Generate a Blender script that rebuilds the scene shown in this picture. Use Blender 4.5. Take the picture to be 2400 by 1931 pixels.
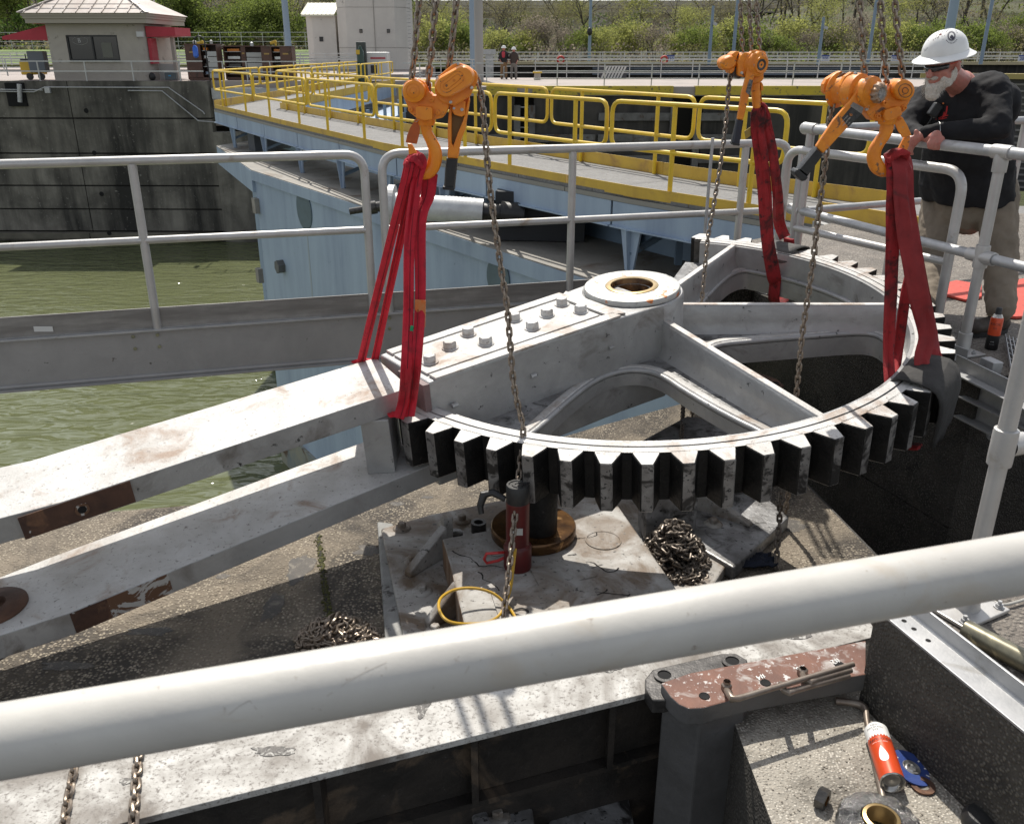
import bpy, math, random
from mathutils import Vector, Matrix, noise
for o in list(bpy.data.objects): bpy.data.objects.remove(o, do_unlink=True)
S = bpy.context.scene
COL = S.collection
random.seed(7)
# ------------------------------------------------------------------ camera, sky, sun, exposure
FPX, TH, HC = 2066.0, math.radians(22.3), 1.55
cam = bpy.data.objects.new('camera', bpy.data.cameras.new('camera')); COL.objects.link(cam)
cam.data.sensor_width = 36; cam.data.lens = 36*FPX/2400
cam.location = (0, 0, HC); cam.rotation_euler = (math.pi/2-TH, 0, 0)
cam.data.clip_start = .02; cam.data.clip_end = 2000
cam.data.dof.use_dof = True; cam.data.dof.focus_distance = 6.5; cam.data.dof.aperture_fstop = 15
S.camera = cam
W = bpy.data.worlds.new('World'); S.world = W; W.use_nodes = True
wn = W.node_tree; wn.nodes.clear()
SUN_EL, SUN_AZ = math.radians(57), math.atan2(-.13, 1)     # azimuth clockwise from +Y
sky = wn.nodes.new('ShaderNodeTexSky'); sky.sky_type = 'NISHITA'; sky.sun_disc = False
sky.sun_elevation = SUN_EL; sky.sun_rotation = SUN_AZ
bg = wn.nodes.new('ShaderNodeBackground'); bg.inputs[1].default_value = .145
wo = wn.nodes.new('ShaderNodeOutputWorld')
hsv = wn.nodes.new('ShaderNodeHueSaturation'); hsv.inputs['Saturation'].default_value = .32
wn.links.new(sky.outputs[0], hsv.inputs['Color'])
wn.links.new(hsv.outputs[0], bg.inputs[0]); wn.links.new(bg.outputs[0], wo.inputs[0])
sd = bpy.data.lights.new('sun', 'SUN'); sd.energy = 4.4; sd.angle = math.radians(.55); sd.color = (1, .945, .86)
sun = bpy.data.objects.new('sun', sd); COL.objects.link(sun)
sv = Vector((math.sin(SUN_AZ)*math.cos(SUN_EL), math.cos(SUN_AZ)*math.cos(SUN_EL), math.sin(SUN_EL)))
sun.rotation_euler = sv.to_track_quat('Z', 'Y').to_euler(); sun.location = (0, 0, 30)
S.view_settings.view_transform = 'Standard'; S.view_settings.look = 'None'
S.view_settings.exposure = 0.27; S.view_settings.gamma = 1; S.view_settings.use_curve_mapping = False

# ------------------------------------------------------------------ survey helpers (photo measurements -> metres)
_f = Vector((0, math.cos(TH), -math.sin(TH))); _u = Vector((0, math.sin(TH), math.cos(TH))); _r = Vector((1, 0, 0))
C0 = Vector((0, 0, HC))
def ray(px, py): return _f + _r*((px-1200)/FPX) - _u*((py-965.5)/FPX)
def at(px, py, z=0.0):
    d = ray(px, py); return C0 + d*((z-HC)/d.z)
def atY(px, py, Y):
    d = ray(px, py); return C0 + d*(Y/d.y)
def V(*a): return Vector(a)

# ------------------------------------------------------------------ mesh builder
ORG = {}
class MB:
    def __init__(s): s.v = []; s.f = []; s.m = []; s.s = []
    def add(s, vs, fs, mi=0, sm=False):
        n = len(s.v); s.v += [Vector(v) for v in vs]
        for f in fs: s.f.append([i+n for i in f]); s.m.append(mi); s.s.append(sm)
        return s
    def box(s, c, sz, R=None, mi=0):
        c = Vector(c); h = Vector(sz)/2; vs = []
        for z in (-1, 1):
            for x, y in ((-1, -1), (1, -1), (1, 1), (-1, 1)):
                p = Vector((x*h.x, y*h.y, z*h.z)); vs.append(c + (R @ p if R else p))
        return s.add(vs, [(3, 2, 1, 0), (4, 5, 6, 7), (0, 1, 5, 4), (1, 2, 6, 5), (2, 3, 7, 6), (3, 0, 4, 7)], mi)
    def bar(s, a, b, w, h, up=(0, 0, 1), mi=0):
        a = Vector(a); b = Vector(b); d = b-a; L = d.length
        if L < 1e-6: return s
        d.normalize(); u = Vector(up); x = d.cross(u)
        if x.length < 1e-4: x = d.orthogonal()
        x.normalize(); u = x.cross(d); R = Matrix((x, d, u)).transposed()
        return s.box((a+b)/2, (w, L, h), R, mi)
    def prism(s, pts, off, mi=0, mside=None, msides=None):
        """closed polygon (3D pts) swept by vector off"""
        n = len(pts); off = Vector(off); P = [Vector(p) for p in pts]; Q = [p+off for p in P]
        nrm = Vector((0, 0, 0))
        for i in range(n): nrm += P[i].cross(P[(i+1) % n])
        flip = nrm.dot(off) > 0
        base = list(range(n)); top = list(range(n, 2*n))
        s.add(P+Q, [tuple(reversed(base)) if flip else tuple(base), tuple(top) if flip else tuple(reversed(top))], mi)
        k = len(s.v)-2*n
        for i in range(n):
            j = (i+1) % n; q = (i, j, n+j, n+i) if flip else (j, i, n+i, n+j)
            s.f.append([t+k for t in q]); s.s.append(False)
            s.m.append(msides[i] if msides else (mi if mside is None else mside))
        return s
    def tube(s, path, r, seg=12, caps=True, mi=0, closed=False, flat=None):
        P = [Vector(p) for p in path]; n = len(P); rs = r if isinstance(r, (list, tuple)) else [r]*n
        T = []
        for i in range(n):
            a = P[(i-1) % n] if (closed or i > 0) else P[i]; b = P[(i+1) % n] if (closed or i < n-1) else P[i]
            t = b-a; T.append(t.normalized() if t.length > 1e-9 else Vector((0, 0, 1)))
        x = T[0].orthogonal().normalized(); vs = []
        for i in range(n):
            x = x - T[i]*x.dot(T[i]); x.normalize(); y = T[i].cross(x)
            for k in range(seg):
                a = 2*math.pi*k/seg; vs.append(P[i] + (x*math.cos(a) + y*math.sin(a))*rs[i])
        fs = []
        for i in range(n if closed else n-1):
            j = (i+1) % n
            for k in range(seg):
                l = (k+1) % seg; fs.append((i*seg+k, i*seg+l, j*seg+l, j*seg+k))
        s.add(vs, fs, mi, True)
        if caps and not closed:
            m = len(s.v)-len(vs)
            s.f.append([m+k for k in reversed(range(seg))]); s.m.append(mi); s.s.append(False)
            s.f.append([m+(n-1)*seg+k for k in range(seg)]); s.m.append(mi); s.s.append(False)
        return s
    def cyl(s, a, b, r, r2=None, seg=20, mi=0, caps=True): return s.tube([a, b], [r, r if r2 is None else r2], seg, caps, mi)
    def lathe(s, o, ax, prof, seg=28, mi=0, sm=True, mis=None):
        """prof: list of (r, h) along axis"""
        o = Vector(o); ax = Vector(ax).normalized(); x = ax.orthogonal().normalized(); y = ax.cross(x); vs = []
        for r, h in prof:
            for k in range(seg):
                a = 2*math.pi*k/seg; vs.append(o + ax*h + (x*math.cos(a)+y*math.sin(a))*r)
        n0 = len(s.v); s.v += vs
        for i in range(len(prof)-1):
            for k in range(seg):
                l = (k+1) % seg; s.f.append([n0+i*seg+k, n0+i*seg+l, n0+(i+1)*seg+l, n0+(i+1)*seg+k])
                s.m.append(mis[i] if mis else mi); s.s.append(sm)
        return s
    def loft(s, rings, mi=0, caps=True, sm=True):
        n = len(rings[0]); n0 = len(s.v)
        for r in rings: s.v += [Vector(p) for p in r]
        for i in range(len(rings)-1):
            for k in range(n):
                l = (k+1) % n; s.f.append([n0+i*n+k, n0+i*n+l, n0+(i+1)*n+l, n0+(i+1)*n+k]); s.m.append(mi); s.s.append(sm)
        if caps:
            s.f.append([n0+k for k in reversed(range(n))]); s.m.append(mi); s.s.append(sm)
            s.f.append([n0+(len(rings)-1)*n+k for k in range(n)]); s.m.append(mi); s.s.append(sm)
        return s
    def ell(s, c, rx, ry, rz, R=None, seg=16, mi=0):
        c = Vector(c); rings = []
        for i in range(seg//2+1):
            t = math.pi*i/(seg//2); t = min(max(t, .02), math.pi-.02); ring = []
            for k in range(seg):
                a = 2*math.pi*k/seg; p = Vector((rx*math.sin(t)*math.cos(a), ry*math.sin(t)*math.sin(a), rz*math.cos(t)))
                ring.append(c + (R @ p if R else p))
            rings.append(ring)
        return s.loft(list(reversed(rings)), mi)
    def mesh(s, name, mats, org):
        me = bpy.data.meshes.new(name)
        me.from_pydata([tuple(v-org) for v in s.v], [], s.f)
        for m in (mats if isinstance(mats, (list, tuple)) else [mats]): me.materials.append(m)
        me.polygons.foreach_set('material_index', s.m); me.polygons.foreach_set('use_smooth', s.s)
        me.update()
        if any(s.s): me.set_sharp_from_angle(angle=math.radians(40))
        return me
    def build(s, name, mats, parent=None, label=None, bevel=0, fixn=False):
        if parent is not None: org = ORG[parent.name]
        else:
            xs = [v.x for v in s.v]; ys = [v.y for v in s.v]; zs = [v.z for v in s.v]
            org = Vector(((min(xs)+max(xs))/2, (min(ys)+max(ys))/2, min(zs)))
        me = s.mesh(name, mats, org)
        o = bpy.data.objects.new(name, me); COL.objects.link(o); ORG[o.name] = org
        if parent is not None: o.parent = parent
        else: o.location = org
        if bevel:
            b = o.modifiers.new('bevel', 'BEVEL'); b.width = bevel; b.segments = 2; b.limit_method = 'ANGLE'; b.angle_limit = math.radians(35)
        if label: o['label'] = label
        return o
def tag(o, label, cat=None, group=None, kind=None):
    if label: o['label'] = label
    if cat: o['category'] = cat
    if group: o['group'] = group
    if kind: o['kind'] = kind
    return o
def thing(name, loc, label, cat, group=None):
    o = bpy.data.objects.new(name, None); COL.objects.link(o); o.location = loc; o.empty_display_size = .1
    ORG[o.name] = Vector(loc); return tag(o, label, cat, group)
def place(name, me, parent, loc, R=None, label=None, scale=None):
    o = bpy.data.objects.new(name, me); COL.objects.link(o)
    org = ORG[parent.name] if parent is not None else Vector((0, 0, 0))
    if parent is not None: o.parent = parent
    M = Matrix.Translation(Vector(loc)-org) @ (R.to_4x4() if R else Matrix.Identity(4))
    if scale: M = M @ Matrix.Diagonal((*scale, 1))
    o.matrix_basis = M; ORG[o.name] = Vector(loc)
    if label: o['label'] = label
    return o
def copytree(o, loc, rz=None, scale=None, parent=None):
    c = o.copy(); COL.objects.link(c)
    if parent is not None: c.parent = parent
    else:
        c.location = loc
        if rz is not None: c.rotation_euler = (0, 0, rz)
        if scale: c.scale = scale
    for ch in o.children: copytree(ch, None, parent=c)
    return c
def struct(mb, name, mats, **k):
    o = mb.build(name, mats, **k); o['kind'] = 'structure'; return o

# ------------------------------------------------------------------ materials
def mat(name, c1, c2=None, sc=4.0, rough=.6, metal=0.0, bump=0.0, bsc=60.0, c3=None, sc3=2.0, t3=(.55, .62), c4=None, sc4=30.0, t4=(.6, .66),
        streak=False, rvar=0.0, spec=None, detail=8.0, voro=None, t2=(.35, .65), coat=0):
    m = bpy.data.materials.new(name); m.use_nodes = True; nt = m.node_tree; N = nt.nodes; Lk = nt.links
    b = N['Principled BSDF']; b.inputs['Roughness'].default_value = rough; b.inputs['Metallic'].default_value = metal
    if spec is not None: b.inputs['Specular IOR Level'].default_value = spec
    if coat: b.inputs['Coat Weight'].default_value = coat; b.inputs['Coat Roughness'].default_value = .15
    geo = N.new('ShaderNodeNewGeometry'); pos = geo.outputs['Position']
    def mapped(scale3):
        mp = N.new('ShaderNodeMapping'); mp.inputs['Scale'].default_value = scale3; Lk.new(pos, mp.inputs[0]); return mp.outputs[0]
    def nz(scale, det=detail, vec=None, dist=0.0):
        n = N.new('ShaderNodeTexNoise'); n.inputs['Scale'].default_value = scale; n.inputs['Detail'].default_value = det
        n.inputs['Roughness'].default_value = .62; n.inputs['Distortion'].default_value = dist
        Lk.new(vec if vec else pos, n.inputs['Vector']); return n.outputs[0]
    def ramp(fac, lo, hi):
        r = N.new('ShaderNodeMapRange'); r.inputs['From Min'].default_value = lo; r.inputs['From Max'].default_value = hi
        Lk.new(fac, r.inputs['Value']); return r.outputs[0]
    def mix(fac, a, bb):
        x = N.new('ShaderNodeMix'); x.data_type = 'RGBA'; Lk.new(fac, x.inputs['Factor'])
        for k, q in ((6, a), (7, bb)):
            if isinstance(q, tuple): x.inputs[k].default_value = (*q, 1)
            else: Lk.new(q, x.inputs[k])
        return x.outputs[2]
    col = c1
    if c2: col = mix(ramp(nz(sc, dist=.4), *t2), c1, c2)
    if streak:
        st = nz(1.0, 6, mapped(streak if isinstance(streak, tuple) else (3, 3, .25)))
        col = mix(ramp(st, .40, .62), col, c3 if c3 else c2)
    elif c3: col = mix(ramp(nz(sc3, dist=.8), *t3), col, c3)
    if c4: col = mix(ramp(nz(sc4, 4), *t4), col, c4)
    if voro:   # pebbles: (scale, dark, light, amount)
        vs_, vd, vl, am = voro
        vt = N.new('ShaderNodeTexVoronoi'); vt.inputs['Scale'].default_value = vs_; Lk.new(pos, vt.inputs['Vector'])
        sep = N.new('ShaderNodeSeparateColor'); Lk.new(vt.outputs['Color'], sep.inputs[0])
        pc = mix(sep.outputs[0], vd, vl)
        f = ramp(vt.outputs['Distance'], .55, .30)
        mm = N.new('ShaderNodeMath'); mm.operation = 'MULTIPLY'; Lk.new(f, mm.inputs[0]); mm.inputs[1].default_value = am
        g = N.new('ShaderNodeMath'); g.operation = 'MULTIPLY'; Lk.new(mm.outputs[0], g.inputs[0])
        Lk.new(ramp(nz(3.1, 4), .30, .55), g.inputs[1])
        col = mix(g.outputs[0], col, pc)
    if isinstance(col, tuple): b.inputs['Base Color'].default_value = (*col, 1)
    else: Lk.new(col, b.inputs['Base Color'])
    if rvar:
        r = N.new('ShaderNodeMapRange'); r.inputs['To Min'].default_value = max(.03, rough-rvar); r.inputs['To Max'].default_value = min(1, rough+rvar)
        Lk.new(nz(sc*1.7, 5), r.inputs['Value']); Lk.new(r.outputs[0], b.inputs['Roughness'])
    if bump:
        bp = N.new('ShaderNodeBump'); bp.inputs['Strength'].default_value = 1; bp.inputs['Distance'].default_value = bump
        src = nz(bsc, 6)
        if voro:
            ad = N.new('ShaderNodeMath'); ad.operation = 'ADD'; Lk.new(src, ad.inputs[0]); Lk.new(ramp(vt.outputs['Distance'], .6, .1), ad.inputs[1]); src = ad.outputs[0]
        Lk.new(src, bp.inputs['Height']); Lk.new(bp.outputs[0], b.inputs['Normal'])
    return m
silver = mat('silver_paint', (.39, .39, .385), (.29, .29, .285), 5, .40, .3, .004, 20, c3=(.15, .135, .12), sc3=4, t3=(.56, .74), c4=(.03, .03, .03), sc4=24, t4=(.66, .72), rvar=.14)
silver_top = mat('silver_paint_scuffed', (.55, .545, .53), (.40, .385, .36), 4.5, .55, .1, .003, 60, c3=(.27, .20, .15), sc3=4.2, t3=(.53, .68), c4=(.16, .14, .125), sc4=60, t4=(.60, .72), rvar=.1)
silver_sooty = mat('silver_paint_greasy', (.36, .36, .36), (.13, .125, .12), 7, .36, .3, .004, 30, c3=(.04, .038, .036), sc3=9, t3=(.52, .64), c4=(.02, .02, .02), sc4=40, t4=(.62, .66))
tip_m = mat('tooth_tip_paint', (.22, .21, .20), (.13, .12, .112), 14, .5, .15, .002, 40, c3=(.02, .018, .017), sc3=10, t3=(.50, .58), c4=(.02, .02, .02), sc4=60, t4=(.60, .63))
grease = mat('black_grease', (.006, .006, .006), (.014, .013, .012), 14, .5, 0, .006, 30, spec=.25, c4=(.05, .045, .04), sc4=30, t4=(.68, .76))
whiteplate = mat('worn_white_paint', (.54, .53, .50), (.32, .305, .28), 9, .7, 0, .002, 80, c3=(.15, .13, .11), sc3=3.6, t3=(.47, .66), c4=(.15, .135, .12), sc4=95, t4=(.52, .68))
alu = mat('aluminium_pipe', (.50, .49, .475), (.42, .41, .395), 6, .42, .45, .0008, 60, c3=(.32, .27, .22), sc3=5, t3=(.62, .72), rvar=.1)
alu_near = mat('painted_handrail', (.53, .515, .475), (.45, .435, .405), 6, .40, .0, .0004, 60, c3=(.44, .39, .32), sc3=9, t3=(.56, .74), c4=(.30, .26, .22), sc4=60, t4=(.66, .72), rvar=.1)
galv = mat('galvanised_steel', (.46, .46, .46), (.36, .365, .37), 9, .5, .5, .0008, 90, c3=(.24, .23, .21), sc3=5, t3=(.60, .72))
beamgrey = mat('grey_beam_paint', (.33, .322, .315), (.285, .28, .273), 5, .5, .15, .002, 50, c4=(.12, .11, .10), sc4=16, t4=(.68, .72))
toe = mat('dull_toe_plate', (.33, .32, .30), (.25, .24, .23), 8, .5, .35, .001, 60, streak=(1.5, 1.5, 14), c3=(.19, .18, .17))
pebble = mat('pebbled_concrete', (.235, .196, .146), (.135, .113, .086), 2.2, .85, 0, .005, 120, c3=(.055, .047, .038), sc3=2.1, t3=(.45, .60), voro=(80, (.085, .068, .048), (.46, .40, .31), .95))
pebble_dk = mat('shaded_pebbled_concrete', (.075, .067, .055), (.045, .04, .034), 3, .8, 0, .008, 90, c3=(.018, .016, .014), sc3=2.0, t3=(.46, .62), voro=(95, (.05, .042, .034), (.26, .24, .20), .55))  # darker concrete for side faces and pit wall, shade put into the colour
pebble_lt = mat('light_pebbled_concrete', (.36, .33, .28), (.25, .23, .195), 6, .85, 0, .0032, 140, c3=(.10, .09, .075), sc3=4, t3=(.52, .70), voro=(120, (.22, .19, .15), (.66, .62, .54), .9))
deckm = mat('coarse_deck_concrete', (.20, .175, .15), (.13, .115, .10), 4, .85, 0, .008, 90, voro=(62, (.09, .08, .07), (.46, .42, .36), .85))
wallm = mat('stained_lock_concrete', (.24, .225, .19), (.10, .093, .078), .55, .85, 0, .012, 8, streak=(.55, .55, .07), c3=(.022, .021, .018), c4=(.22, .21, .185), sc4=7, t4=(.63, .72))
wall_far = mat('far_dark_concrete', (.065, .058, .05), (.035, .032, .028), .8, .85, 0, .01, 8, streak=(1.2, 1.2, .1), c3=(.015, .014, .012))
armor = mat('wall_armour_strips', (.16, .155, .15), (.08, .075, .07), 1.5, .6, .3, .004, 20, c3=(.07, .045, .03), sc3=2, t3=(.55, .65))
pave = mat('pale_lock_pavement', (.36, .31, .28), (.30, .265, .24), .5, .85, 0, .004, 20, c3=(.22, .2, .18), sc3=.3, t3=(.55, .7))
blue = mat('blue_gate_paint', (.29, .365, .47), (.245, .315, .42), 1.5, .5, .05, .003, 12, streak=(1.6, 1.6, .18), c3=(.34, .43, .53), c4=(.15, .19, .24), sc4=5, t4=(.70, .76))
blue_dk = mat('blue_truss_paint', (.21, .29, .38), (.16, .23, .31), 2, .5, .05, .003, 12, c3=(.10, .11, .12), sc3=2, t3=(.62, .72))
gatetop = mat('dirty_gate_top', (.30, .28, .245), (.19, .18, .16), 1.2, .7, 0, .004, 12, c3=(.13, .09, .06), sc3=.9, t3=(.56, .68))
yellow = mat('yellow_rail_paint', (.74, .50, .02), (.60, .40, .03), 4, .45, 0, .001, 40, c3=(.20, .12, .03), sc3=5, t3=(.66, .74))
kick = mat('yellow_kick_plate', (.64, .42, .05), (.52, .33, .05), 3, .45, 0, .002, 30, c3=(.38, .22, .06), sc3=2, t3=(.56, .7))
grating = mat('grey_walk_grating', (.20, .196, .187), (.145, .142, .137), 5, .8, 0, .003, 60, c4=(.14, .135, .13), sc4=22, t4=(.5, .6))
orange = mat('orange_hoist_paint', (.86, .29, .010), (.78, .23, .010), 16, .42, 0, .0009, 60, c3=(.40, .12, .015), sc3=17, t3=(.62, .72), c4=(.03, .02, .015), sc4=55, t4=(.67, .70), coat=.15)
orange_worn = mat('worn_orange_paint', (.82, .28, .014), (.66, .19, .014), 18, .48, 0, .0015, 60, c3=(.16, .08, .04), sc3=24, t3=(.60, .66), c4=(.30, .28, .26), sc4=40, t4=(.66, .70))
linkm = mat('brown_chain_steel', (.33, .275, .22), (.17, .135, .105), 60, .36, .75, .0006, 200)
linkdk = mat('dark_chain_steel', (.21, .18, .15), (.10, .083, .068), 60, .45, .7, .0006, 200)
redsl = mat('red_sling_fabric', (.56, .014, .032), (.42, .010, .024), 14, .85, 0, .003, 90, c3=(.26, .01, .02), sc3=13, t3=(.56, .70), c4=(.12, .01, .015), sc4=40, t4=(.64, .74))
redold = mat('dirty_red_sling_fabric', (.33, .016, .02), (.22, .012, .014), 9, .85, 0, .003, 90, c3=(.035, .008, .008), sc3=9, t3=(.50, .66), c4=(.03, .01, .01), sc4=32, t4=(.58, .70))
black = mat('black_rubber', (.010, .010, .011), (.018, .018, .018), 20, .45, 0, .0012, 120)
felt = mat('grey_softener_pad', (.10, .098, .092), (.06, .058, .055), 14, .85, 0, .003, 40)
rust = mat('rusty_steel', (.105, .050, .028), (.05, .024, .015), 10, .75, .1, .002, 60, c3=(.18, .09, .05), sc3=14, t3=(.6, .7))
rustbar = mat('rusty_primed_bar', (.17, .075, .048), (.11, .05, .035), 9, .65, .1, .002, 60, c3=(.34, .31, .29), sc3=11, t3=(.54, .66), c4=(.5, .48, .46), sc4=60, t4=(.60, .66))
bronze = mat('bronze_bush', (.52, .38, .18), (.42, .30, .14), 20, .3, .7, .0004, 80)
bronze_dk = mat('oily_bronze', (.17, .085, .03), (.045, .022, .01), 10, .22, .6, .001, 40, c3=(.42, .24, .10), sc3=9, t3=(.58, .66))
steel = mat('bright_steel', (.55, .55, .54), (.42, .42, .41), 30, .3, .85, .0003, 80)
dsteel = mat('dark_oily_steel', (.05, .048, .046), (.10, .095, .09), 20, .35, .6, .0012, 60)
coppipe = mat('tinned_tube', (.28, .24, .20), (.20, .16, .13), 20, .4, .6, .0005, 80)
jackred = mat('dark_red_jack_paint', (.10, .007, .007), (.065, .005, .005), 20, .4, 0, .0006, 60)
hose = mat('yellow_hose', (.55, .33, .02), (.42, .24, .02), 20, .4, 0)
greycast = mat('grey_casting_paint', (.115, .112, .11), (.085, .083, .08), 8, .5, .1, .003, 30)
# ------------------------------------------------------------------ setting: pit floor, decks, water
ax = V(.945, .327, 0)                                    # along the lock
ZF = -.6
# ground far below and water
mb = MB(); mb.add([(-500, -60, -14), (500, -60, -14), (500, 900, -14), (-500, 900, -14)], [(0, 1, 2, 3)])
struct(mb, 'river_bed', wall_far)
def water_mat():
    m = bpy.data.materials.new('green_water'); m.use_nodes = True; N = m.node_tree.nodes; Lk = m.node_tree.links
    b = N['Principled BSDF']; b.inputs['Roughness'].default_value = .07; b.inputs['IOR'].default_value = 1.33
    geo = N.new('ShaderNodeNewGeometry'); mp = N.new('ShaderNodeMapping'); Lk.new(geo.outputs['Position'], mp.inputs[0])
    mp.inputs['Rotation'].default_value = (0, 0, math.radians(-14)); mp.inputs['Scale'].default_value = (.8, 2.0, 1)
    n = N.new('ShaderNodeTexNoise'); n.inputs['Scale'].default_value = .95; n.inputs['Detail'].default_value = 2; n.inputs['Distortion'].default_value = .6
    Lk.new(mp.outputs[0], n.inputs['Vector'])
    bp = N.new('ShaderNodeBump'); bp.inputs['Distance'].default_value = .22; bp.inputs['Strength'].default_value = 1
    Lk.new(n.outputs[0], bp.inputs['Height']); Lk.new(bp.outputs[0], b.inputs['Normal'])
    n2 = N.new('ShaderNodeTexNoise'); n2.inputs['Scale'].default_value = .15; Lk.new(geo.outputs['Position'], n2.inputs['Vector'])
    mx = N.new('ShaderNodeMix'); mx.data_type = 'RGBA'; Lk.new(n2.outputs[0], mx.inputs['Factor'])
    mx.inputs[6].default_value = (.10, .112, .055, 1); mx.inputs[7].default_value = (.13, .142, .072, 1)
    Lk.new(mx.outputs[2], b.inputs['Base Color']); return m
watm = water_mat()
mb = MB(); mb.add([(-90, 3, -8.6), (60, 3, -8.6), (60, 70, -8.6), (-90, 70, -8.6)], [(0, 1, 2, 3)])
struct(mb, 'lock_water', watm)

# pit floor of pebbled concrete, with the quay face down to the water on its far side
e0 = at(-700, 1290, ZF); e1 = at(60, 1215, ZF); e2 = at(600, 1172, ZF); e3 = at(1000, 1120, ZF); e4 = at(1400, 1000, ZF)
TR0, TR1 = at(1850, 1095, ZF), at(2085, 1335, ZF)
fl = [V(-6, .12, ZF), V(1.25, 2.62, ZF), V(TR1.x+.08, 2.66, ZF), TR1, TR0, at(1740, 1015, ZF), V(1.45, 5.6, ZF), e4, e3, e2, e1, e0, V(-6, 3.2, ZF)]
mb = MB(); mb.prism(fl, (0, 0, -.35)); pf = struct(mb, 'pit_floor', pebble)
mb = MB(); mb.prism([p+V(0, 0, -.36) for p in fl], (0, 0, -9)); tag(mb.build('quay_wall', wallm), 'dark concrete quay face dropping from the pit floor to the water', 'wall')
# moss joint in the floor
mossm = mat('moss', (.045, .05, .012), (.09, .085, .02), 30, .9, 0, .01, 60)
mb = MB()
a, b_ = at(745, 1255, ZF), at(775, 1470, ZF); rnd = random.Random(3)
for i in range(260):
    t = rnd.random(); p = a.lerp(b_, t) + V(rnd.gauss(0, .008), rnd.gauss(0, .006), .002); r = rnd.uniform(.003, .008)
    mb.ell(p, r, r, r*.7, seg=6)
tag(mb.build('moss', mossm), 'thin line of green moss growing in the floor joint beside the casting', 'moss', kind='stuff')
crack = mat('dark_joint', (.02, .018, .015), rough=.9)  # near-black colour for joints and recess backs
mb = MB(); mb.bar(a+V(0, 0, .001), b_+V(0, 0, .001), .012, .006); struct(mb, 'floor_joint', crack)

# right hand pit wall and deck
A = at(1777, 674, 0); B = at(2240, 850, 0); Bc = at(2310, 884, 0)
W0 = at(1684, 683, 0)                                   # inner corner edge going left
DZ = V(0, 0, -1.6)
# deck slab beyond the pit: polygon (z=0)
deck = [A, B, Bc, V(4.2, 4.55, 0), V(16, 5.2, 0), V(16, 9.5, 0), V(3.6, 9.1, 0), V(3.1, 8.6, 0), A+V(-.28, .95, 0)+V(.25, .4, 0), ]
mb = MB(); mb.prism(deck, (0, 0, -9.6), 0, 1); struct(mb, 'lock_wall_deck', [deckm, pebble_dk])  # deck sides take the darker copy, their shade painted in
# wall skin on the pit side, darkened in colour as shade, with a construction joint
def wallstrip(name, p, q, zt, zb, m, label, th=.03, joint=None, parent=None):
    d = (q-p).normalized(); nrm = V(d.y, -d.x, 0)
    if nrm.dot(V(0, -1, 0)+V(-1, 0, 0)) < 0: nrm = -nrm
    mb = MB(); zs = [zt, zb] if joint is None else [zt, joint+.004, joint-.004, zb]
    def slab(z1, z0, t):
        P = [p+V(0, 0, z1), q+V(0, 0, z1), q+V(0, 0, z1)+nrm*t, p+V(0, 0, z1)+nrm*t]
        mb.prism(P, (0, 0, z0-z1))
    for i in range(0, len(zs), 2): slab(zs[i], zs[i+1], th)
    return tag(mb.build(name, m), label, 'wall')
wallstrip('pit_wall', A, Bc, -.03, -1.8, pebble_dk, 'shade-darkened pit wall of coarse concrete under the right deck edge', joint=-.88)
# upstand ledge at foot of that wall
# near right block and the ledge in front of it
K0 = at(2052, 1432, 0); K1 = at(2400, 1722, 0); kd = (K1-K0).normalized()
K2 = K0 + kd*3.0
blk = [K0, K2, K2+V(4, .8, 0), K0+V(4, 1.5, 0), K0+V(1.3, .36, 0)]
mb = MB(); mb.prism([p+V(0, 0, -.001) for p in blk], (0, 0, -.9), 0, 1)
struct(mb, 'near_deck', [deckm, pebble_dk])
# ledge with the tools
ZL = -.34
l0 = at(1713, 1672, ZL); l1 = at(1990, 1612, ZL); l2 = at(2262, 1931, ZL)
lg = [l0, l1+V(.1, .05, 0), l2+V(.3, -.1, 0), l2+V(.2, -1.2, 0), at(1810, 1931, ZL)+(at(1810, 1931, ZL)-l0)*1.3]
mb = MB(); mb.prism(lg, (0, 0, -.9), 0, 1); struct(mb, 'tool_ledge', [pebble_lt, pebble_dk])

# dark machinery bay in front of the near beam: greasy floor and lower walls
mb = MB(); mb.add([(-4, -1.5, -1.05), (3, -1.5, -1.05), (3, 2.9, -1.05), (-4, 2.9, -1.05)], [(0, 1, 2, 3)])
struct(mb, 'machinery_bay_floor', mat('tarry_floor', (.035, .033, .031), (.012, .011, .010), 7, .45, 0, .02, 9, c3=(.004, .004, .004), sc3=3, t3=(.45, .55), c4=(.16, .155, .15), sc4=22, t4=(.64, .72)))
# cut the pit floor short there: raised kerb block under the plate is the beam itself (below)

# deep oily trench between the pit floor and the right wall; its shade is in the near-black colour too
oil_shade = mat('shaded_oily_concrete', (.014, .012, .010), (.028, .023, .018), 5, .45, 0, .006, 90, c4=(.10, .09, .075), sc4=60, t4=(.66, .74))
mb = MB(); mb.add([(1.2, 2.4, -1.7), (6, 2.4, -1.7), (6, 6.6, -1.7), (1.2, 6.6, -1.7)], [(0, 1, 2, 3)]); struct(mb, 'trench_floor', oil_shade)
mb = MB(); mb.prism([V(TR1.x+.08, 2.66, ZF-.001), TR1+V(0, 0, -.001), TR0+V(0, 0, -.001), TR0+V(.012, 0, -.001), TR1+V(.012, 0, -.001), V(TR1.x+.092, 2.66, ZF-.001)], (0, 0, -1.1)); struct(mb, 'trench_side', oil_shade)

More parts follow.
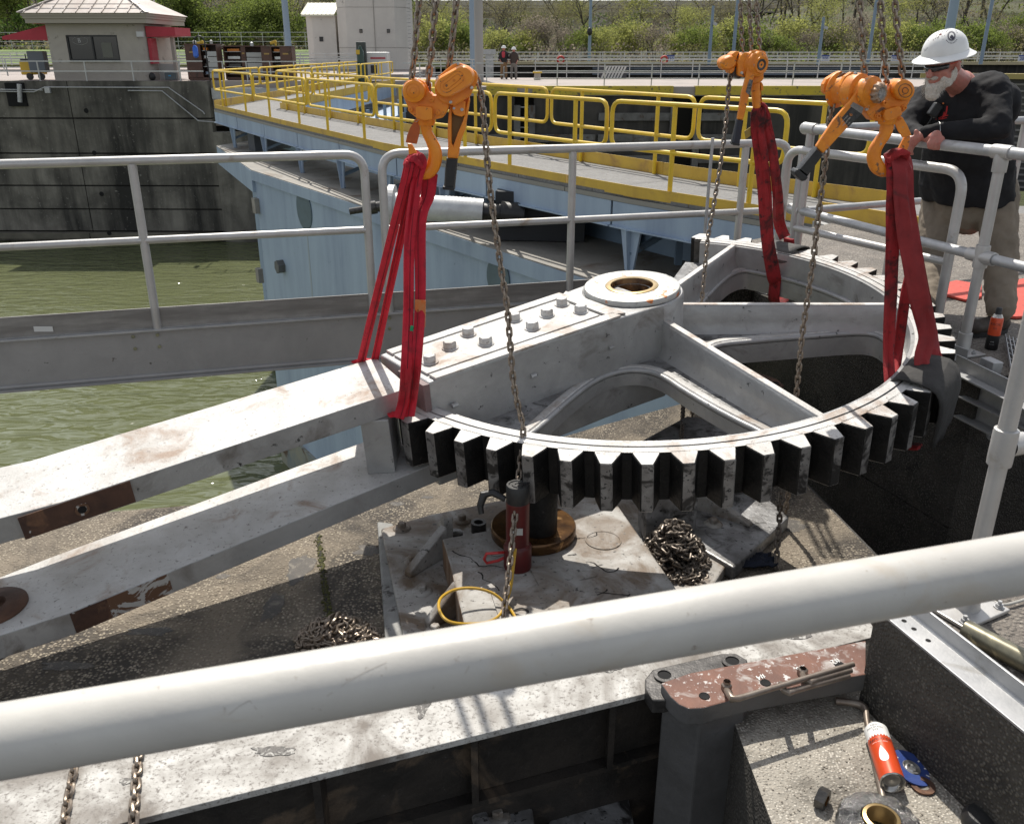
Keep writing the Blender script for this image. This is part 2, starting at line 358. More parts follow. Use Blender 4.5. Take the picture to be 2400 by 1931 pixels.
# wet and oily marks dried into the pit floor
wm = mat('dark_floor_stain', (.07, .058, .044), (.035, .030, .024), 9, .55, 0, .004, 120, c3=(.16, .14, .11), sc3=30, t3=(.54, .64))
rnd = random.Random(6)
for (x, y, a_, b2_) in ((700, 1330, .05, .12), (640, 1420, .04, .10), (520, 1350, .03, .02), (860, 1290, .06, .05), (350, 1480, .10, .03), (930, 1180, .04, .02), (150, 1560, .09, .03), (1000, 1165, .03, .015), (1850, 1230, .08, .06)):
    c = at(x, y, ZF+.0012); P = []
    for k in range(40):
        t = 2*math.pi*k/40; r = 1+.5*noise.noise(V(math.cos(t)*1.5+x, math.sin(t)*1.5, y))+.3*noise.noise(V(math.cos(t)*5, math.sin(t)*5, x)); P.append(c+V(math.cos(t)*a_*r, math.sin(t)*b2_*r, 0))
    mb = MB(); mb.add(P, [tuple(range(40))]); struct(mb, 'floor_stain', wm)
# ------------------------------------------------------------------ near beam of the machinery bay
def nl(x, off=0.0): return V(x, 1.694+.349*(x+.985)+off*1.059, 0)     # near edge of the plate
ZP = -.28
T = thing('plate_girder', nl(-.3)+V(0, .15, -.75), 'long girder with worn white top plate and black tarred web under the near handrail', 'girder')
mb = MB(); P = [nl(-2.6), nl(1.24), nl(1.24, .37), nl(-2.6, .37)]
mb.prism([p+V(0, 0, ZP) for p in P], (0, 0, -.022)); mb.build('top_plate', whiteplate, T, bevel=.002)
tar = mat('tarred_steel', (.022, .020, .018), (.045, .038, .032), 6, .38, .1, .005, 26, c3=(.11, .082, .058), sc3=4, t3=(.56, .66), c4=(.10, .095, .09), sc4=34, t4=(.68, .74))
mb = MB(); P = [nl(-2.6, .07), nl(.62, .07), nl(.62, .09), nl(-2.6, .09)]
mb.prism([p+V(0, 0, ZP-.024) for p in P], (0, 0, -.26)); mb.build('web', tar, T)
mb = MB(); P = [nl(-2.6, .03), nl(.62, .03), nl(.62, .2), nl(-2.6, .2)]
mb.prism([p+V(0, 0, ZP-.286) for p in P], (0, 0, -.02)); mb.build('bottom_flange', tar, T)
for x in (-1.45, -1.0, -.55, -.12, .30):
    p = nl(x, .01); mb = MB(); mb.prism([p+V(0, 0, ZP-.026), nl(x+.02, .01)+V(0, 0, ZP-.026), nl(x+.02, .068)+V(0, 0, ZP-.026), nl(x, .068)+V(0, 0, ZP-.026)], (0, 0, -.258)); mb.build('stiffener', tar, T)
mb = MB(); P = [nl(-2.6, .091), nl(1.2, .091), nl(1.2, .36), nl(-2.6, .36)]
mb.prism([p+V(0, 0, -.62) for p in P], (0, 0, -.7)); mb.build('foot_beam', tar, T)

# grease smears dried on the white plate
def smear(px, py, rx_, ry_, seed, z, m, par, name='grease_smear'):
    rnd = random.Random(seed); c = at(px, py, z); P = []
    for k in range(36):
        a = 2*math.pi*k/36; r = 1+.55*noise.noise(V(math.cos(a)*1.6+seed, math.sin(a)*1.6, seed))+.25*noise.noise(V(math.cos(a)*6, math.sin(a)*6, seed)); P.append(c+V(math.cos(a)*rx_*r, math.sin(a)*ry_*r, 0))
    mb = MB(); mb.prism(P, (0, 0, .0012)); return mb.build(name, m, par)
smr = mat('dried_grease', (.05, .046, .042), (.14, .13, .12), 60, .6, 0, .003, 90, c3=(.40, .39, .36), sc3=50, t3=(.52, .6))
smear(1850, 1475, .10, .045, 3, ZP+.0006, smr, T); smear(990, 1650, .022, .05, 5, ZP+.0006, smr, T); smear(1420, 1560, .05, .03, 8, ZP+.0006, smr, T); smear(300, 1830, .02, .012, 9, ZP+.0006, smr, T); smear(640, 1760, .06, .02, 14, ZP+.0006, smr, T)
# rusty bar with drilled holes, lug plate and column
T = thing('bracket_bar', at(1800, 1590, -.5), 'rust-red drilled bar with chalked hole numbers beside the concrete block', 'steel bar')
ZB = -.225
pts = [at(1549, 1600, ZB), at(1618, 1576, ZB), at(2030, 1500, ZB), at(2030, 1580, ZB), at(1925, 1598, ZB), at(1760, 1628, ZB), at(1650, 1658, ZB), at(1615, 1660, ZB), at(1592, 1650, ZB), at(1572, 1632, ZB)]
mb = MB(); mb.prism(pts, (0, 0, -.062), 0, 1); mb.build('bar', [rustbar, greycast], T, bevel=.004)
hole = mat('bolt_hole_dark', (.004, .004, .004), rough=.9)
for (x, y) in ((1651, 1630), (1794, 1599), (1882, 1578), (1968, 1557)):
    mb = MB(); c = at(x, y, ZB+.0015); mb.lathe(c-V(0, 0, .001), (0, 0, 1), [(.0165, 0), (.015, .002), (.0135, .001), (.0, .001)], 20); mb.build('bolt_hole', hole, T)
chalk = mat('white_chalk', (.75, .75, .72), rough=.9)
def text(body, loc, size, m, R, parent=None, name='marking', ext=.0006, org=None):
    cu = bpy.data.curves.new(name, 'FONT'); cu.body = body; cu.size = size; cu.extrude = ext; cu.align_x = 'CENTER'; cu.align_y = 'CENTER'
    o = bpy.data.objects.new('tmp', cu); COL.objects.link(o)
    dg = bpy.context.evaluated_depsgraph_get(); me = bpy.data.meshes.new_from_object(o.evaluated_get(dg)); bpy.data.objects.remove(o, do_unlink=True)
    me.materials.clear(); me.materials.append(m); me.name = name
    return place(name, me, parent, loc, R)
# the numbers read upside down from here
for t, x, y in (('#4', 1783, 1586), ('#3', 1876, 1566), ('#2', 1958, 1549)):
    text(t, at(x, y, ZB+.002), .028, chalk, Matrix.Rotation(math.pi+.35, 3, 'Z'), T)
# lug plate
mb = MB(); zl = -.258
pts = [at(1512, 1612, zl), at(1512, 1590, zl), at(1530, 1568, zl), at(1690, 1531, zl), at(1725, 1530, zl), at(1752, 1546, zl), at(1752, 1572, zl), at(1560, 1640, zl), at(1530, 1640, zl)]
mb.prism(pts, (0, 0, -.05)); mb.build('lug_plate', dsteel, T, bevel=.004)
for (x, y) in ((1557, 1584), (1716, 1551)):
    c = at(x, y, zl+.001); mb = MB(); mb.lathe(c, (0, 0, 1), [(.034, 0), (.034, .006), (.022, .006), (.021, .0015), (0, .0015)], 24); mb.build('bolt_boss', [dsteel], T)
    mb = MB(); mb.lathe(c+V(0, 0, .0022), (0, 0, 1), [(.0205, 0), (0, .0003)], 24); mb.build('bolt_hole', hole, T)
# column
mb = MB(); zt = ZB-.064
pts = [at(1552, 1640, zt), at(1640, 1690, zt), at(1745, 1660, zt)+V(0, .0, 0), at(1760, 1620, zt), at(1600, 1620, zt)]
mb.prism(pts, (0, 0, -.75)); tag(mb.build('column', [greycast], T, bevel=.006), None)

# tin tubes with elbows over the bar
def tubeline(name, pts, r, m, label, cat, z=None, fitting=None):
    mb = MB(); mb.tube(pts, r, 10); return tag(mb.build(name, m), label, cat)
z1 = ZB+.045
T1 = thing('grease_pipe', at(1720, 1630, ZB), 'long dull grease pipe with an elbow crossing the drilled bar', 'pipe')
mb = MB(); mb.tube([at(1703, 1617, ZB+.01), at(1706, 1622, z1-.01), at(1716, 1638, z1), at(1730, 1636, z1), at(1742, 1633, z1), at(2000, 1556, z1)], [.009, .010, .011, .0105, .009, .0085], 12); mb.build('pipe', coppipe, T1)
mb = MB(); mb.lathe(at(1702, 1614, ZB+.002), (0, 0, 1), [(.016, 0), (.016, .016), (.011, .02), (.011, .03)], 6, sm=False); mb.build('nut', coppipe, T1)
T1 = thing('grease_pipe', at(1850, 1610, ZB), 'middle grease pipe with an elbow at the bar edge near hole 3', 'pipe')
mb = MB(); mb.tube([at(1830, 1602, ZB+.01), at(1838, 1618, z1-.02), at(1850, 1622, z1-.02), at(1862, 1618, z1-.02), at(1990, 1583, z1-.02)], [.009, .010, .011, .0095, .0085], 12); mb.build('pipe', coppipe, T1)
T1 = thing('grease_pipe', at(1885, 1580, ZB), 'short grease pipe with a hex nut beside the chalked number 3', 'pipe')
mb = MB(); mb.tube([at(1880, 1576, ZB+.01), at(1885, 1594, z1-.01), at(1900, 1598, z1-.01), at(1912, 1593, z1-.01), at(1995, 1570, z1-.01)], [.009, .010, .011, .0095, .0085], 12); mb.build('pipe', coppipe, T1)
mb = MB(); mb.lathe(at(1880, 1580, ZB+.002), (0, 0, 1), [(.016, 0), (.016, .02), (.011, .024)], 6, sm=False); mb.build('nut', coppipe, T1)

# ------------------------------------------------------------------ the sector gear
GC = V(.638, 4.537, .25); gn = V(-.058, -.086, 1).normalized(); ge = V(0, 1, 0).cross(gn).normalized(); gg = gn.cross(ge)
GR = Matrix((ge, gg, gn)).transposed()
def LW(x, y, z=0.0): return GC + ge*x + gg*y + gn*z
def LP(a, r, z=0.0): return LW(r*math.cos(a), r*math.sin(a), z)
def GL(px, py, lz=0.0):
    d = ray(px, py); c = GC+gn*lz; t = (c-C0).dot(gn)/d.dot(gn); X = C0+d*t-GC; return V(X.dot(ge), X.dot(gg), lz)
rad = math.radians
G = thing('sector_gear', LW(0, 0, -.3), 'huge silver painted sector gear hanging from slings with black greased teeth', 'gear')
RT, RR, RI = 1.560, 1.468, 1.385; HT = .215
A0, A1 = rad(-142), rad(66)
# teeth
pitch = rad(5.72); tc = rad(-136.1+1.0); teeth = []
k = -1
tm = MB()
def tooth_mesh(a0=0.0, hd=HT):
    mb = MB(); hw_t, hw_r = .024, .056
    def pt(r, w, z): return GR @ V(r, w, z)
    base = [pt(RR-.012, -hw_r, 0), pt(RR+.012, -hw_r*.93, 0), pt(RT, -hw_t, 0), pt(RT, hw_t, 0), pt(RR+.012, hw_r*.93, 0), pt(RR-.012, hw_r, 0)]
    mb.prism(base, gn*-hd, 0, msides=[2, 2, 1, 2, 2, 2]); return mb
tmesh = tooth_mesh().mesh('tooth', [silver_top, tip_m, grease], V(0, 0, 0))
a = tc; n = 0
while a < A1:
    o = place('tooth', tmesh, G, LW(0, 0, 0), Matrix.Rotation(a, 3, gn)); n += 1
    b = o.modifiers.new('bevel', 'BEVEL'); b.width = .004; b.segments = 1; b.limit_method = 'ANGLE'
    a += pitch
# end block where the ring meets the arm
# ring
def arcring(r0, r1, z0, z1, a0, a1, n=90, mats=(0, 0, 0, 0)):
    """mats: top, outer, bottom, inner"""
    mb = MB(); vs = []
    for i in range(n+1):
        a = a0+(a1-a0)*i/n
        vs += [LP(a, r0, z1), LP(a, r1, z1), LP(a, r1, z0), LP(a, r0, z0)]
    n0 = 0; fs = []
    mb.v = vs
    for i in range(n):
        p, q = 4*i, 4*i+4
        for k, m_ in ((0, 0), (1, 1), (2, 2), (3, 3)):
            l = (k+1) % 4; mb.f.append([p+k, p+l, q+l, q+k]); mb.m.append(mats[m_]); mb.s.append(k in (1, 3))
    for e, rv in ((0, True), (4*n, False)):
        f = [e, e+1, e+2, e+3]; mb.f.append(f if not rv else f[::-1]); mb.m.append(mats[0]); mb.s.append(False)
    for f in range(len(mb.f)): mb.f[f] = list(reversed(mb.f[f]))
    return mb
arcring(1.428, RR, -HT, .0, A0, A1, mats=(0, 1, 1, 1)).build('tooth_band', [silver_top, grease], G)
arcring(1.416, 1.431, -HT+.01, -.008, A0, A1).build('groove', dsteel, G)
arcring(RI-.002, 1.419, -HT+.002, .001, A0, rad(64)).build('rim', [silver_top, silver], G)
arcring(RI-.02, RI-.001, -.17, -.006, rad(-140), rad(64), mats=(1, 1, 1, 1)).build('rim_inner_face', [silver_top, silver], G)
# fillet inside rim towards web plate, web plate ring, rolled lip, lower ring
def radial_sweep(prof, a0, a1, n=80, mi=None, name='lip', m=None, cap=True):
    mb = MB(); rings = []
    for i in range(n+1):
        a = a0+(a1-a0)*i/n; rings.append([LP(a, r, z) for r, z in prof])
    nn = len(prof)
    n0 = 0
    for r in rings: mb.v += r
    for i in range(n):
        for k in range(nn-1):
            mb.f.append([i*nn+k, (i+1)*nn+k, (i+1)*nn+k+1, i*nn+k+1]); mb.m.append(0); mb.s.append(True)
    return mb
# web plate = annulus sector regions with three openings (2D polygon with holes -> bmesh triangle fill)
import bmesh
from mathutils.geometry import tessellate_polygon
def smooth_loop(pts, it=2):
    P = [V(p[0], p[1], 0) for p in pts]
    for _ in range(it):
        Q = []
        for i in range(len(P)):
            a, b = P[i], P[(i+1) % len(P)]; Q += [a.lerp(b, .25), a.lerp(b, .75)]
        P = Q
    return P
ZWT, ZWB = -.15, -.215
def arc(r, a0, a1, n): return [(r*math.cos(rad(a0+(a1-a0)*i/n)), r*math.sin(rad(a0+(a1-a0)*i/n))) for i in range(n+1)]
open1 = smooth_loop([(-.72, -1.16), (-.56, -.98), (-.40, -.70), (-.24, -.46), (-.10, -.37), (.02, -.38), (.10, -.47), (.17, -.64), (.31, -.91), (.45, -1.12), (.47, -1.24)] + arc(1.335, -74, -118, 8))
open2 = smooth_loop([(.36, -.34), (.37, -.20), (.43, -.11), (.63, -.09), (.93, -.07), (1.20, -.055), (1.29, -.10)] + arc(1.325, -12, -54, 8) + [(.70, -1.05), (.55, -.78), (.42, -.52)])
open3 = smooth_loop([(.46, .27), (.43, .40), (.50, .56), (.62, .78), (.76, 1.00), (.86, 1.06)] + arc(1.36, 48, 14, 7) + [(1.26, .20), (1.0, .20), (.7, .21)])
outer = [V(x, y, 0) for x, y in arc(1.386, -139, 68, 70)] + [V(.24, .62, 0), V(.10, .40, 0), V(-.1, .30, 0), V(-.3, .1, 0), V(-.32, -.2, 0)]
def plate_with_holes(outer, holes, z1, z0):
    mb = MB(); loops = [outer]+holes; tris = tessellate_polygon([[v for v in l] for l in loops])
    flat = [v for l in loops for v in l]; n = len(flat)
    mb.v = [LW(v.x, v.y, z1) for v in flat] + [LW(v.x, v.y, z0) for v in flat]
    for t in tris:
        a, b, c = (flat[i] for i in t); up = (b-a).cross(c-a).z > 0
        t = list(t) if up else list(reversed(t))
        mb.f.append(t); mb.m.append(0); mb.s.append(False)
        mb.f.append([i+n for i in reversed(t)]); mb.m.append(0); mb.s.append(False)
    k = 0
    for l in loops:
        m_ = len(l)
        for i in range(m_):
            j = (i+1) % m_; mb.f.append([k+i, k+j, n+k+j, n+k+i]); mb.m.append(0); mb.s.append(False)
        k += m_
    return mb
plate_with_holes(outer, [open1, open2, open3], ZWT, ZWB).build('web_plate', silver_sooty, G)
for op in (open1, open2, open3):
    mb = MB(); c = sum(op, V(0, 0, 0))/len(op)
    path = [LW(p.x, p.y, ZWT-.004) for p in op]
    mb.tube(path, .0135, 10, closed=True); mb.build('rolled_lip', silver, G)
    n = len(op); out = []
    for i in range(n):
        t = (op[(i+1) % n]-op[i-1]).normalized(); nr = V(t.y, -t.x, 0); out.append(nr if nr.dot(op[i]-c) > 0 else -nr)
    mb = MB(); mb.v = [LW(*(p+q*w).xy, z) for w, z in ((.004, ZWT+.003), (.012, ZWT+.012), (.042, ZWT+.012), (.058, ZWT+.001)) for p, q in zip(op, out)]
    for r_ in range(3):
        for i in range(n): j = (i+1) % n; mb.f.append([r_*n+i, r_*n+j, (r_+1)*n+j, (r_+1)*n+i]); mb.m.append(0); mb.s.append(True)
    mb.build('opening_flange_top', silver_top, G)
# deeper flange ring below the plate at the openings
for op, d in ((open1, .02), (open2, .06), (open3, .06)):
    n = len(op); mb = MB()
    c = sum(op, V(0, 0, 0))/n
    out = []
    for i in range(n):
        t = (op[(i+1) % n]-op[i-1]).normalized(); nr = V(t.y, -t.x, 0)
        if nr.dot(op[i]-c) < 0: nr = -nr
        out.append(nr)
    mb.v = [LW(*(p-q*.004).xy, ZWT-.02) for p, q in zip(op, out)]+[LW(*(p-q*.004).xy, ZWB-d) for p, q in zip(op, out)]
    mb.v += [LW(*(p+q*.016).xy, ZWT-.02) for p, q in zip(op, out)]+[LW(*(p+q*.016).xy, ZWB-d) for p, q in zip(op, out)]
    for i in range(n):
        j = (i+1) % n; mb.f += [[i, j, n+j, n+i], [2*n+i, 3*n+i, 3*n+j, 2*n+j], [n+i, n+j, 3*n+j, 3*n+i]]; mb.m += [0]*3; mb.s += [True, True, False]
    mb.build('opening_flange', silver, G)
# spokes: vertical ribs on the plate
def rib(p, q, w, ztop, zbot, taper=1.0, name='rib'):
    p = V(*p, 0); q = V(*q, 0); d = (q-p).normalized(); s_ = V(-d.y, d.x, 0); N = 10; rings = []
    for i in range(N+1):
        c = p.lerp(q, i/N); hw = w/2; zt = ztop[0]+(ztop[1]-ztop[0])*i/N
        prof = [(-hw*1.9, zbot), (-hw*1.25, zbot+.03), (-hw, zbot+.07), (-hw, zt-.012), (-hw*.6, zt), (hw*.6, zt), (hw, zt-.012), (hw, zbot+.07), (hw*1.25, zbot+.03), (hw*1.9, zbot)]
        rings.append([LW(*(c+s_*u).xy, z) for u, z in prof])
    cap = MB(); cap.loft([[LW(*(p.lerp(q, i/N)+s_*u).xy, (ztop[0]+(ztop[1]-ztop[0])*i/N)+zz) for u, zz in ((-w*.34, .0005), (-w*.30, .003), (w*.30, .003), (w*.34, .0005))] for i in range(N+1)], 0, True, False); cap.build('rib_cap', silver_top, G)
    mb = MB(); mb.loft(rings, 0, True, True); return mb.build(name, silver, G)
rib((.14, -.20), (.625, -1.26), .050, (.04, -.004), ZWT)
rib((.20, .10), (1.375, -.055), .050, (.01, -.004), ZWT)
rib((.18, .17), (.80, 1.14), .050, (.03, -.004), ZWT)
# hub
mb = MB(); prof = [(.270, -.34), (.270, .118), (.262, .130), (.10, .130)]
mb.lathe(LW(0, .01, 0), gn, prof, 56); mb.build('hub', silver, G)
mb = MB(); mb.lathe(LW(0, .01, .131), gn, [(.252, 0), (.252, .020), (.247, .027), (.241, .028), (.139, .028), (.139, .0)], 64); mb.build('thrust_washer', mat('washer_face', (.46, .46, .44), (.38, .38, .36), 12, .5, .3, .001, 60, c3=(.50, .15, .03), sc3=16, t3=(.60, .63), c4=(.16, .14, .12), sc4=60, t4=(.62, .67)), G)
mb = MB(); mb.lathe(LW(0, .01, .1), gn, [(.138, 0), (.138, .061), (.135, .063), (.112, .063), (.110, .060), (.110, -.36)], 56, mis=[0, 0, 0, 0, 1]); mb.build('bush', [bronze, bronze_dk], G)
mb = MB(); mb.lathe(LW(0, .01, -.30), gn, [(.001, 0), (.112, 0)], 40); mb.build('bush_bottom', hole, G)
# the box arm with bolted cover
aa = rad(216.7); ad = V(math.cos(aa), math.sin(aa), 0); ac = V(-ad.y, ad.x, 0)        # ac points to the near side (local)
def AP(s_, t, z): v = ad*s_ + ac*t; return LW(v.x, v.y, z)
S1 = GL(1003, 892, .14); s1 = S1.dot(ad); t1 = S1.dot(ac)
F1 = GL(800, 862, .14)
prof_near = [(0.0, .262), (.3, .235), (.7, .222), (s1, t1)]
prof_far = [(0.0, -.262), (.3, -.238), (.7, -.222), (s1, -.215)]
lo = [AP(s_, t, .130) for s_, t in prof_near]+[AP(s_, t, .130) for s_, t in reversed(prof_far)]
mb = MB(); mb.prism(lo, gn*-.52); mb.build('arm', silver, G, bevel=.008)
cv = [AP(.368, .156, .131), AP(1.36, .142, .131), AP(1.36, -.142, .131), AP(.368, -.156, .131)]
mb = MB(); mb.prism(cv, gn*.011); mb.build('arm_cover', silver_top, G, bevel=.002)
# raised rails beside the cover leave a dark slit
for sg in (1, -1):
    q = [AP(.30, sg*.174, .131), AP(1.36, sg*.158, .131), AP(1.36, sg*.212, .131), AP(.30, sg*.236, .131)]
    mb = MB(); mb.prism(q, gn*.012); mb.build('arm_edge_strip', silver_top, G, bevel=.002)
mb = MB(); q = [AP(.262, .228, .131), AP(.345, .176, .131), AP(.345, -.176, .131), AP(.262, -.228, .131)]; mb.prism(q, gn*.012); mb.build('arm_edge_strip', silver_top, G, bevel=.002)
# end plate of the arm (reddish)
mb = MB(); q = [AP(s1+.002, t1+.012, .128), AP(s1+.03, t1+.006, .128), AP(s1+.03, .0, .128), AP(s1+.002, .0, .128)]
mb.prism(q, gn*-.24); mb.build('end_plate', mat('pinkish_edge', (.20, .13, .125), (.14, .10, .10), 9, .6), G)
# bolts
bm_ = MB(); bm_.lathe((0, 0, 0), gn, [(.039, 0), (.039, .004), (.036, .006), (.0, .006)], 20)
bm_.lathe((0, 0, .005), gn, [(.031, 0), (.031, .026), (.027, .031), (0, .031)], 6, sm=False)
bmesh_ = bm_.mesh('bolt', silver_top, V(0, 0, 0)); rnd = random.Random(5)
for (x, y) in ((1008, 849), (1055, 816), (1139, 806), (1098, 784), (1248, 770), (1206, 750), (1282, 740), (1361, 731), (1317, 714), (968, 835)):
    l = GL(x, y, .143); place('bolt', bmesh_, G, LW(l.x, l.y, .143), Matrix.Rotation(rnd.random()*3, 3, gn))
# small plugs on the arm side
pm = MB(); pm.cyl((0, 0, 0), (0, -.03, 0), .011, seg=8); pmesh = pm.mesh('plug', silver, V(0, 0, 0))
for s_ in (1.30, .86, .38):
    place('plug', pmesh, G, AP(s_, .232 if s_ < .5 else .224, -.01), GR @ Matrix.Rotation(aa+rad(90)+math.pi/2+math.pi/2, 3, 'Z'))
# ------------------------------------------------------------------ the two strut bars
def strut(name, far0, far1, near0, near1, lz, th, label, parts=None):
    f0, f1 = GL(*far0, lz), GL(*far1, lz); n0_, n1 = GL(*near0, lz), GL(*near1, lz)
    return f0, f1, n0_, n1
def ext(a, b, t): return a + (b-a)*t
UZ = .125
f1_, f0_ = GL(880, 838, UZ), GL(74, 1079, UZ); n1_, n0_ = GL(941, 914, UZ), GL(139, 1178, UZ)
fe = GL(-500, 1205, UZ); ne = GL(-520, 1350, UZ)
U = thing('strut_arm', LW(-2, -1.4, 0), 'upper silver strut bar with a bare rusty patch, red sling around its right end', 'strut')
fl_ = [ext(f0_, f1_, 1.0), f0_, fe]; nr_ = [ext(n0_, n1_, 1.03), n0_, ne]
top = [LW(p.x, p.y, UZ) for p in fl_]+[LW(p.x, p.y, UZ) for p in reversed(nr_)]
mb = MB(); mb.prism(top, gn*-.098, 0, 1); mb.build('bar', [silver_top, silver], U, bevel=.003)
rustp = mat('patchy_bare_steel', (.085, .040, .024), (.045, .022, .015), 10, .75, .1, .002, 60, c3=(.15, .075, .04), sc3=12, t3=(.55, .7), c4=(.36, .35, .33), sc4=11, t4=(.64, .655))
rustp2 = mat('flaking_edge_paint', (.40, .39, .37), (.36, .35, .33), 10, .6, .1, .002, 60, c3=(.11, .055, .03), sc3=9, t3=(.47, .49))
# rusty patch: thin unpainted strip welded on the near face
def facepatch(parent, pa, pb, lz, th, m, name, t0, t1, prd=.003):
    a = LW(*ext(pa, pb, t0).xy, lz-.004); b = LW(*ext(pa, pb, t1).xy, lz-.004); d = (b-a).normalized(); nn = d.cross(gn).normalized()
    if nn.y > 0: nn = -nn
    mb = MB(); mb.prism([a, b, b-gn*(th-.008), a-gn*(th-.008)], nn*prd); return mb.build(name, m, parent), nn
_, nn = facepatch(U, n0_, n1_, UZ, .098, rustp, 'bare_patch', -.10, .175)
mb = MB(); c = LW(*ext(n0_, n1_, .045).xy, UZ-.052)+nn*.003; mb.lathe(c, nn, [(.024, 0), (.024, .003), (.015, .003), (.013, .0005), (0, .0005)], 20, mis=[0, 0, 1, 1]); mb.build('hole_boss', [rustp2, hole], U)
LZ = -.235
f1_, f0_ = GL(881, 1025, LZ), GL(125, 1303, LZ); n1_, n0_ = GL(997, 1095, LZ), GL(162, 1436, LZ)
Lw = thing('strut_arm', LW(-2, -1.5, -.3), 'lower silver strut bar with a rusty round pin at its left end', 'strut')
fe = GL(-330, 1400, LZ); ne = GL(-330, 1680, LZ); nm = GL(0, 1488, LZ); fm = GL(0, 1352, LZ)
top = [LW(p.x, p.y, LZ) for p in [ext(f0_, f1_, 1.06), f0_, fm, fe]]+[LW(p.x, p.y, LZ) for p in [ne, nm, n0_, ext(n0_, n1_, 1.05)]]
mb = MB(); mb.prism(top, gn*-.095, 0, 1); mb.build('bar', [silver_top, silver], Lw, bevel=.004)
facepatch(Lw, n0_, n1_, LZ, .095, rustp, 'bare_patch', .0, .085)
facepatch(Lw, n0_, n1_, LZ, .095, rustp2, 'bare_patch', .085, .235)
pc = GL(-10, 1425, LZ)
mb = MB(); mb.lathe(LW(pc.x, pc.y, LZ+.001), gn, [(.108, 0), (.108, .008), (.098, .018), (.055, .022), (.040, .022), (.036, .004), (0, .004)], 40); mb.build('pin_cap', rust, Lw)
# web post between the two bars at the gear end
mb = MB(); p = GL(905, 985, -.12); q = GL(958, 1060, -.12)
a_, b_ = ext(n0_, n1_, .965), GL(900, 930, UZ-.1)
c = V(-1.215, -1.09, 0)
mb.prism([LW(c.x-.07, c.y-.03, UZ-.1), LW(c.x+.05, c.y-.03, UZ-.1), LW(c.x+.05, c.y+.22, UZ-.1), LW(c.x-.07, c.y+.22, UZ-.1)], gn*-(UZ-.1-LZ)); mb.build('web_post', silver, Lw, bevel=.004)
# ------------------------------------------------------------------ pedestal casting under the gear
PD = thing('pedestal_casting', at(1300, 1300, ZF), 'scuffed white-grey pedestal casting with bolted flange under the gear', 'casting')
cast = mat('scuffed_casting_paint', (.42, .41, .39), (.24, .225, .20), 5, .6, .05, .004, 40, c3=(.15, .11, .075), sc3=3.6, t3=(.46, .62), c4=(.06, .054, .048), sc4=50, t4=(.60, .68))
zb = ZF+.05; zp = -.40
fl_ = [at(893, 1238, zb), at(1010, 1205, zb), at(1180, 1170, zb), at(1640, 1120, zb), at(1790, 1190, zb), at(1640, 1420, zb), at(1560, 1560, zb), at(960, 1560, zb), at(935, 1440, zb)]
mb = MB(); mb.prism(fl_, (0, 0, -.052)); mb.build('flange', cast, PD, bevel=.008)
skirt = [at(893, 1238, ZF+.004)+V(-.02, .02, 0), at(893, 1238, ZF+.004)+V(.06, .0, 0), at(985, 1560, ZF+.004), at(925, 1560, ZF+.004)+V(-.03, 0, 0)]
mb = MB(); mb.prism(skirt, (0, 0, .03)); mb.build('grout_skirt', mat('grey_grout', (.30, .30, .285), (.20, .20, .19), 9, .8, 0, .006, 30, c4=(.07, .065, .06), sc4=20, t4=(.58, .66)), PD, bevel=.01)
blk_ = [at(1036, 1262, zp), at(1140, 1243, zp), at(1200, 1170, zp), at(1432, 1160, zp), at(1590, 1385, zp), at(1420, 1440, zp), at(1110, 1560, zp), at(1082, 1440, zp), at(1056, 1330, zp)]
mb = MB(); mb.prism(blk_, (0, 0, zb-zp-.001), 0, 1); mb.build('block', [cast, mat('rusty_streaked_side', (.30, .27, .23), (.17, .09, .04), 5, .7, 0, .003, 40, streak=(14, 14, .8), c3=(.10, .05, .02))], PD, bevel=.008)
def cracks(par, starts, z, m, seed, L_=14, w=.0022, name='crack'):
    rnd = random.Random(seed)
    for (x, y, a) in starts:
        p = at(x, y, z); mb = MB()
        for k in range(L_):
            a += rnd.gauss(0, .5); q = p+V(math.cos(a), math.sin(a), 0)*rnd.uniform(.012, .028); n_ = V(-(q-p).y, (q-p).x, 0).normalized()*w*rnd.uniform(.5, 1.6)
            mb.add([p-n_, q-n_, q+n_, p+n_], [(0, 1, 2, 3)]); p = q
        mb.build(name, m, par)
ckm = mat('open_crack', (.018, .015, .013), rough=.9)
cracks(PD, [(1150, 1300, -.6), (1200, 1390, .1), (1300, 1370, -.2), (1260, 1330, -.9), (1380, 1400, .3), (1290, 1290, .5), (1120, 1340, -.3), (1450, 1330, -1.0), (1060, 1290, -1.3), (1340, 1430, .1)], zp+.0015, ckm, 4)
# loose grey plates on the block face
for pts, h in (([(1150, 1390), (1380, 1360), (1420, 1440), (1180, 1480)], .006), ([(1240, 1330), (1360, 1300), (1400, 1350), (1270, 1385)], .004)):
    mb = MB(); mb.prism([at(x, y, zp+.001) for x, y in pts], (0, 0, h)); mb.build('flaking_skin', cast, PD)
